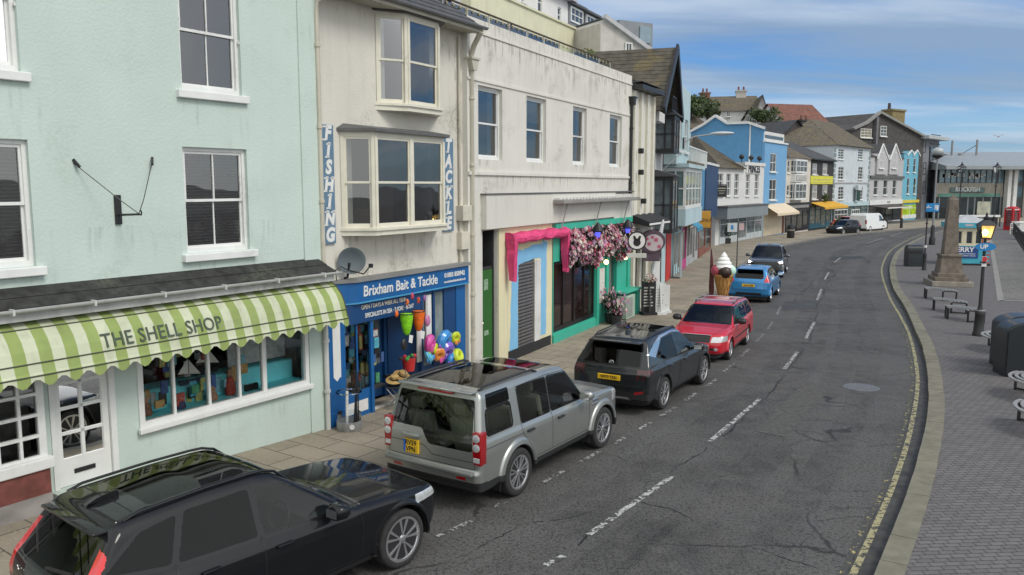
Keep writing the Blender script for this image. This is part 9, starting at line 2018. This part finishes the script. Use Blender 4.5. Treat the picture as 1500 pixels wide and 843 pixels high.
# == sky, sun, camera
w = bpy.data.worlds.new('World'); SC.world = w; w.use_nodes = True
N = w.node_tree.nodes; L = w.node_tree.links; bg = N['Background']
SUN_EL, SUN_AZ = 48, 125     # azimuth clockwise from +Y: behind and to the right of the camera
sk = N.new('ShaderNodeTexSky'); sk.sky_type = 'NISHITA'; sk.sun_disc = False; sk.sun_elevation = math.radians(SUN_EL); sk.sun_rotation = math.radians(SUN_AZ); sk.air_density = 1.0; sk.dust_density = .3; sk.ozone_density = 2.0
tc = N.new('ShaderNodeTexCoord')
sp_ = N.new('ShaderNodeSeparateXYZ'); L.new(tc.outputs['Generated'], sp_.inputs[0])
mz = N.new('ShaderNodeMath'); mz.operation = 'MAXIMUM'; L.new(sp_.outputs[2], mz.inputs[0]); mz.inputs[1].default_value = .0
ad = N.new('ShaderNodeMath'); ad.operation = 'ADD'; L.new(mz.outputs[0], ad.inputs[0]); ad.inputs[1].default_value = .12
dv = N.new('ShaderNodeVectorMath'); dv.operation = 'DIVIDE'; cb = N.new('ShaderNodeCombineXYZ')
for i in range(3): L.new(ad.outputs[0], cb.inputs[i])
L.new(tc.outputs['Generated'], dv.inputs[0]); L.new(cb.outputs[0], dv.inputs[1])
mp = N.new('ShaderNodeMapping'); mp.inputs['Scale'].default_value = (.42, 1.15, .0); mp.inputs['Location'].default_value = (.7, .35, 0); mp.inputs['Rotation'].default_value = (0, 0, math.radians(-18)); L.new(dv.outputs[0], mp.inputs[0])
def nz(scale, det, rough=.55, dist=.3):
 n = N.new('ShaderNodeTexNoise'); n.inputs['Scale'].default_value = scale; n.inputs['Detail'].default_value = det; n.inputs['Roughness'].default_value = rough; n.inputs['Distortion'].default_value = dist; L.new(mp.outputs[0], n.inputs['Vector']); return n.outputs['Fac']
def rg(src, a, b, lo, hi):
 r = N.new('ShaderNodeMapRange'); r.interpolation_type = 'SMOOTHSTEP'; r.inputs[1].default_value = a; r.inputs[2].default_value = b; r.inputs[3].default_value = lo; r.inputs[4].default_value = hi; L.new(src, r.inputs[0]); return r.outputs[0]
cl = nz(1.3, 9, .58, .5); shade = nz(.9, 7)
cf0 = rg(cl, .33, .60, 0.08, .80)
hz = rg(sp_.outputs[2], .0, .14, .5, 0); bk = rg(sp_.outputs[1], .55, -.1, 0, .95)
def mxm(a, b):
 m = N.new('ShaderNodeMath'); m.operation = 'MAXIMUM'; L.new(a, m.inputs[0]); L.new(b, m.inputs[1]); return m.outputs[0]
cf = mxm(cf0, mxm(hz, bk))
cc = N.new('ShaderNodeMix'); cc.data_type = 'RGBA'; L.new(rg(shade, .40, .60, 0, 1), cc.inputs[0]); cc.inputs[6].default_value = (1.55, 2.1, 2.85, 1); cc.inputs[7].default_value = (3.0, 3.5, 4.1, 1)
bw = N.new('ShaderNodeMix'); bw.data_type = 'RGBA'; L.new(bk, bw.inputs[0]); L.new(cc.outputs[2], bw.inputs[6]); bw.inputs[7].default_value = (6.6, 6.7, 6.6, 1)
mx = N.new('ShaderNodeMix'); mx.data_type = 'RGBA'; L.new(cf, mx.inputs[0]); tn = N.new('ShaderNodeMix'); tn.data_type = 'RGBA'; tn.blend_type = 'MULTIPLY'; tn.inputs[0].default_value = 1; L.new(sk.outputs[0], tn.inputs[6]); tn.inputs[7].default_value = (.25, .42, .64, 1); L.new(tn.outputs[2], mx.inputs[6]); L.new(bw.outputs[2], mx.inputs[7])
L.new(mx.outputs[2], bg.inputs[0]); bg.inputs[1].default_value = .10
sl = bpy.data.lights.new('sun', 'SUN'); sl.energy = 1.0; sl.angle = math.radians(22); sl.color = (1, .95, .88)
so = bpy.data.objects.new('sun', sl); COL.objects.link(so)
az, el = math.radians(SUN_AZ), math.radians(SUN_EL)
so.rotation_euler = Vector((-math.sin(az) * math.cos(el), -math.cos(az) * math.cos(el), -math.sin(el))).to_track_quat('-Z', 'Y').to_euler()
cam = bpy.data.cameras.new('camera'); co = bpy.data.objects.new('camera', cam); COL.objects.link(co); SC.camera = co
co.location = (0, 0, CAMH); co.rotation_euler = (PI / 2 - TILT, 0, 0); cam.sensor_width = 36; cam.lens = 28.8; cam.clip_start = .1; cam.clip_end = 4000
vs_ = SC.view_settings; vs_.view_transform = 'Standard'; vs_.look = 'None'; vs_.gamma = 1; vs_.exposure = .95; vs_.use_curve_mapping = False
SC.cycles.max_bounces = 8; SC.cycles.transparent_max_bounces = 12
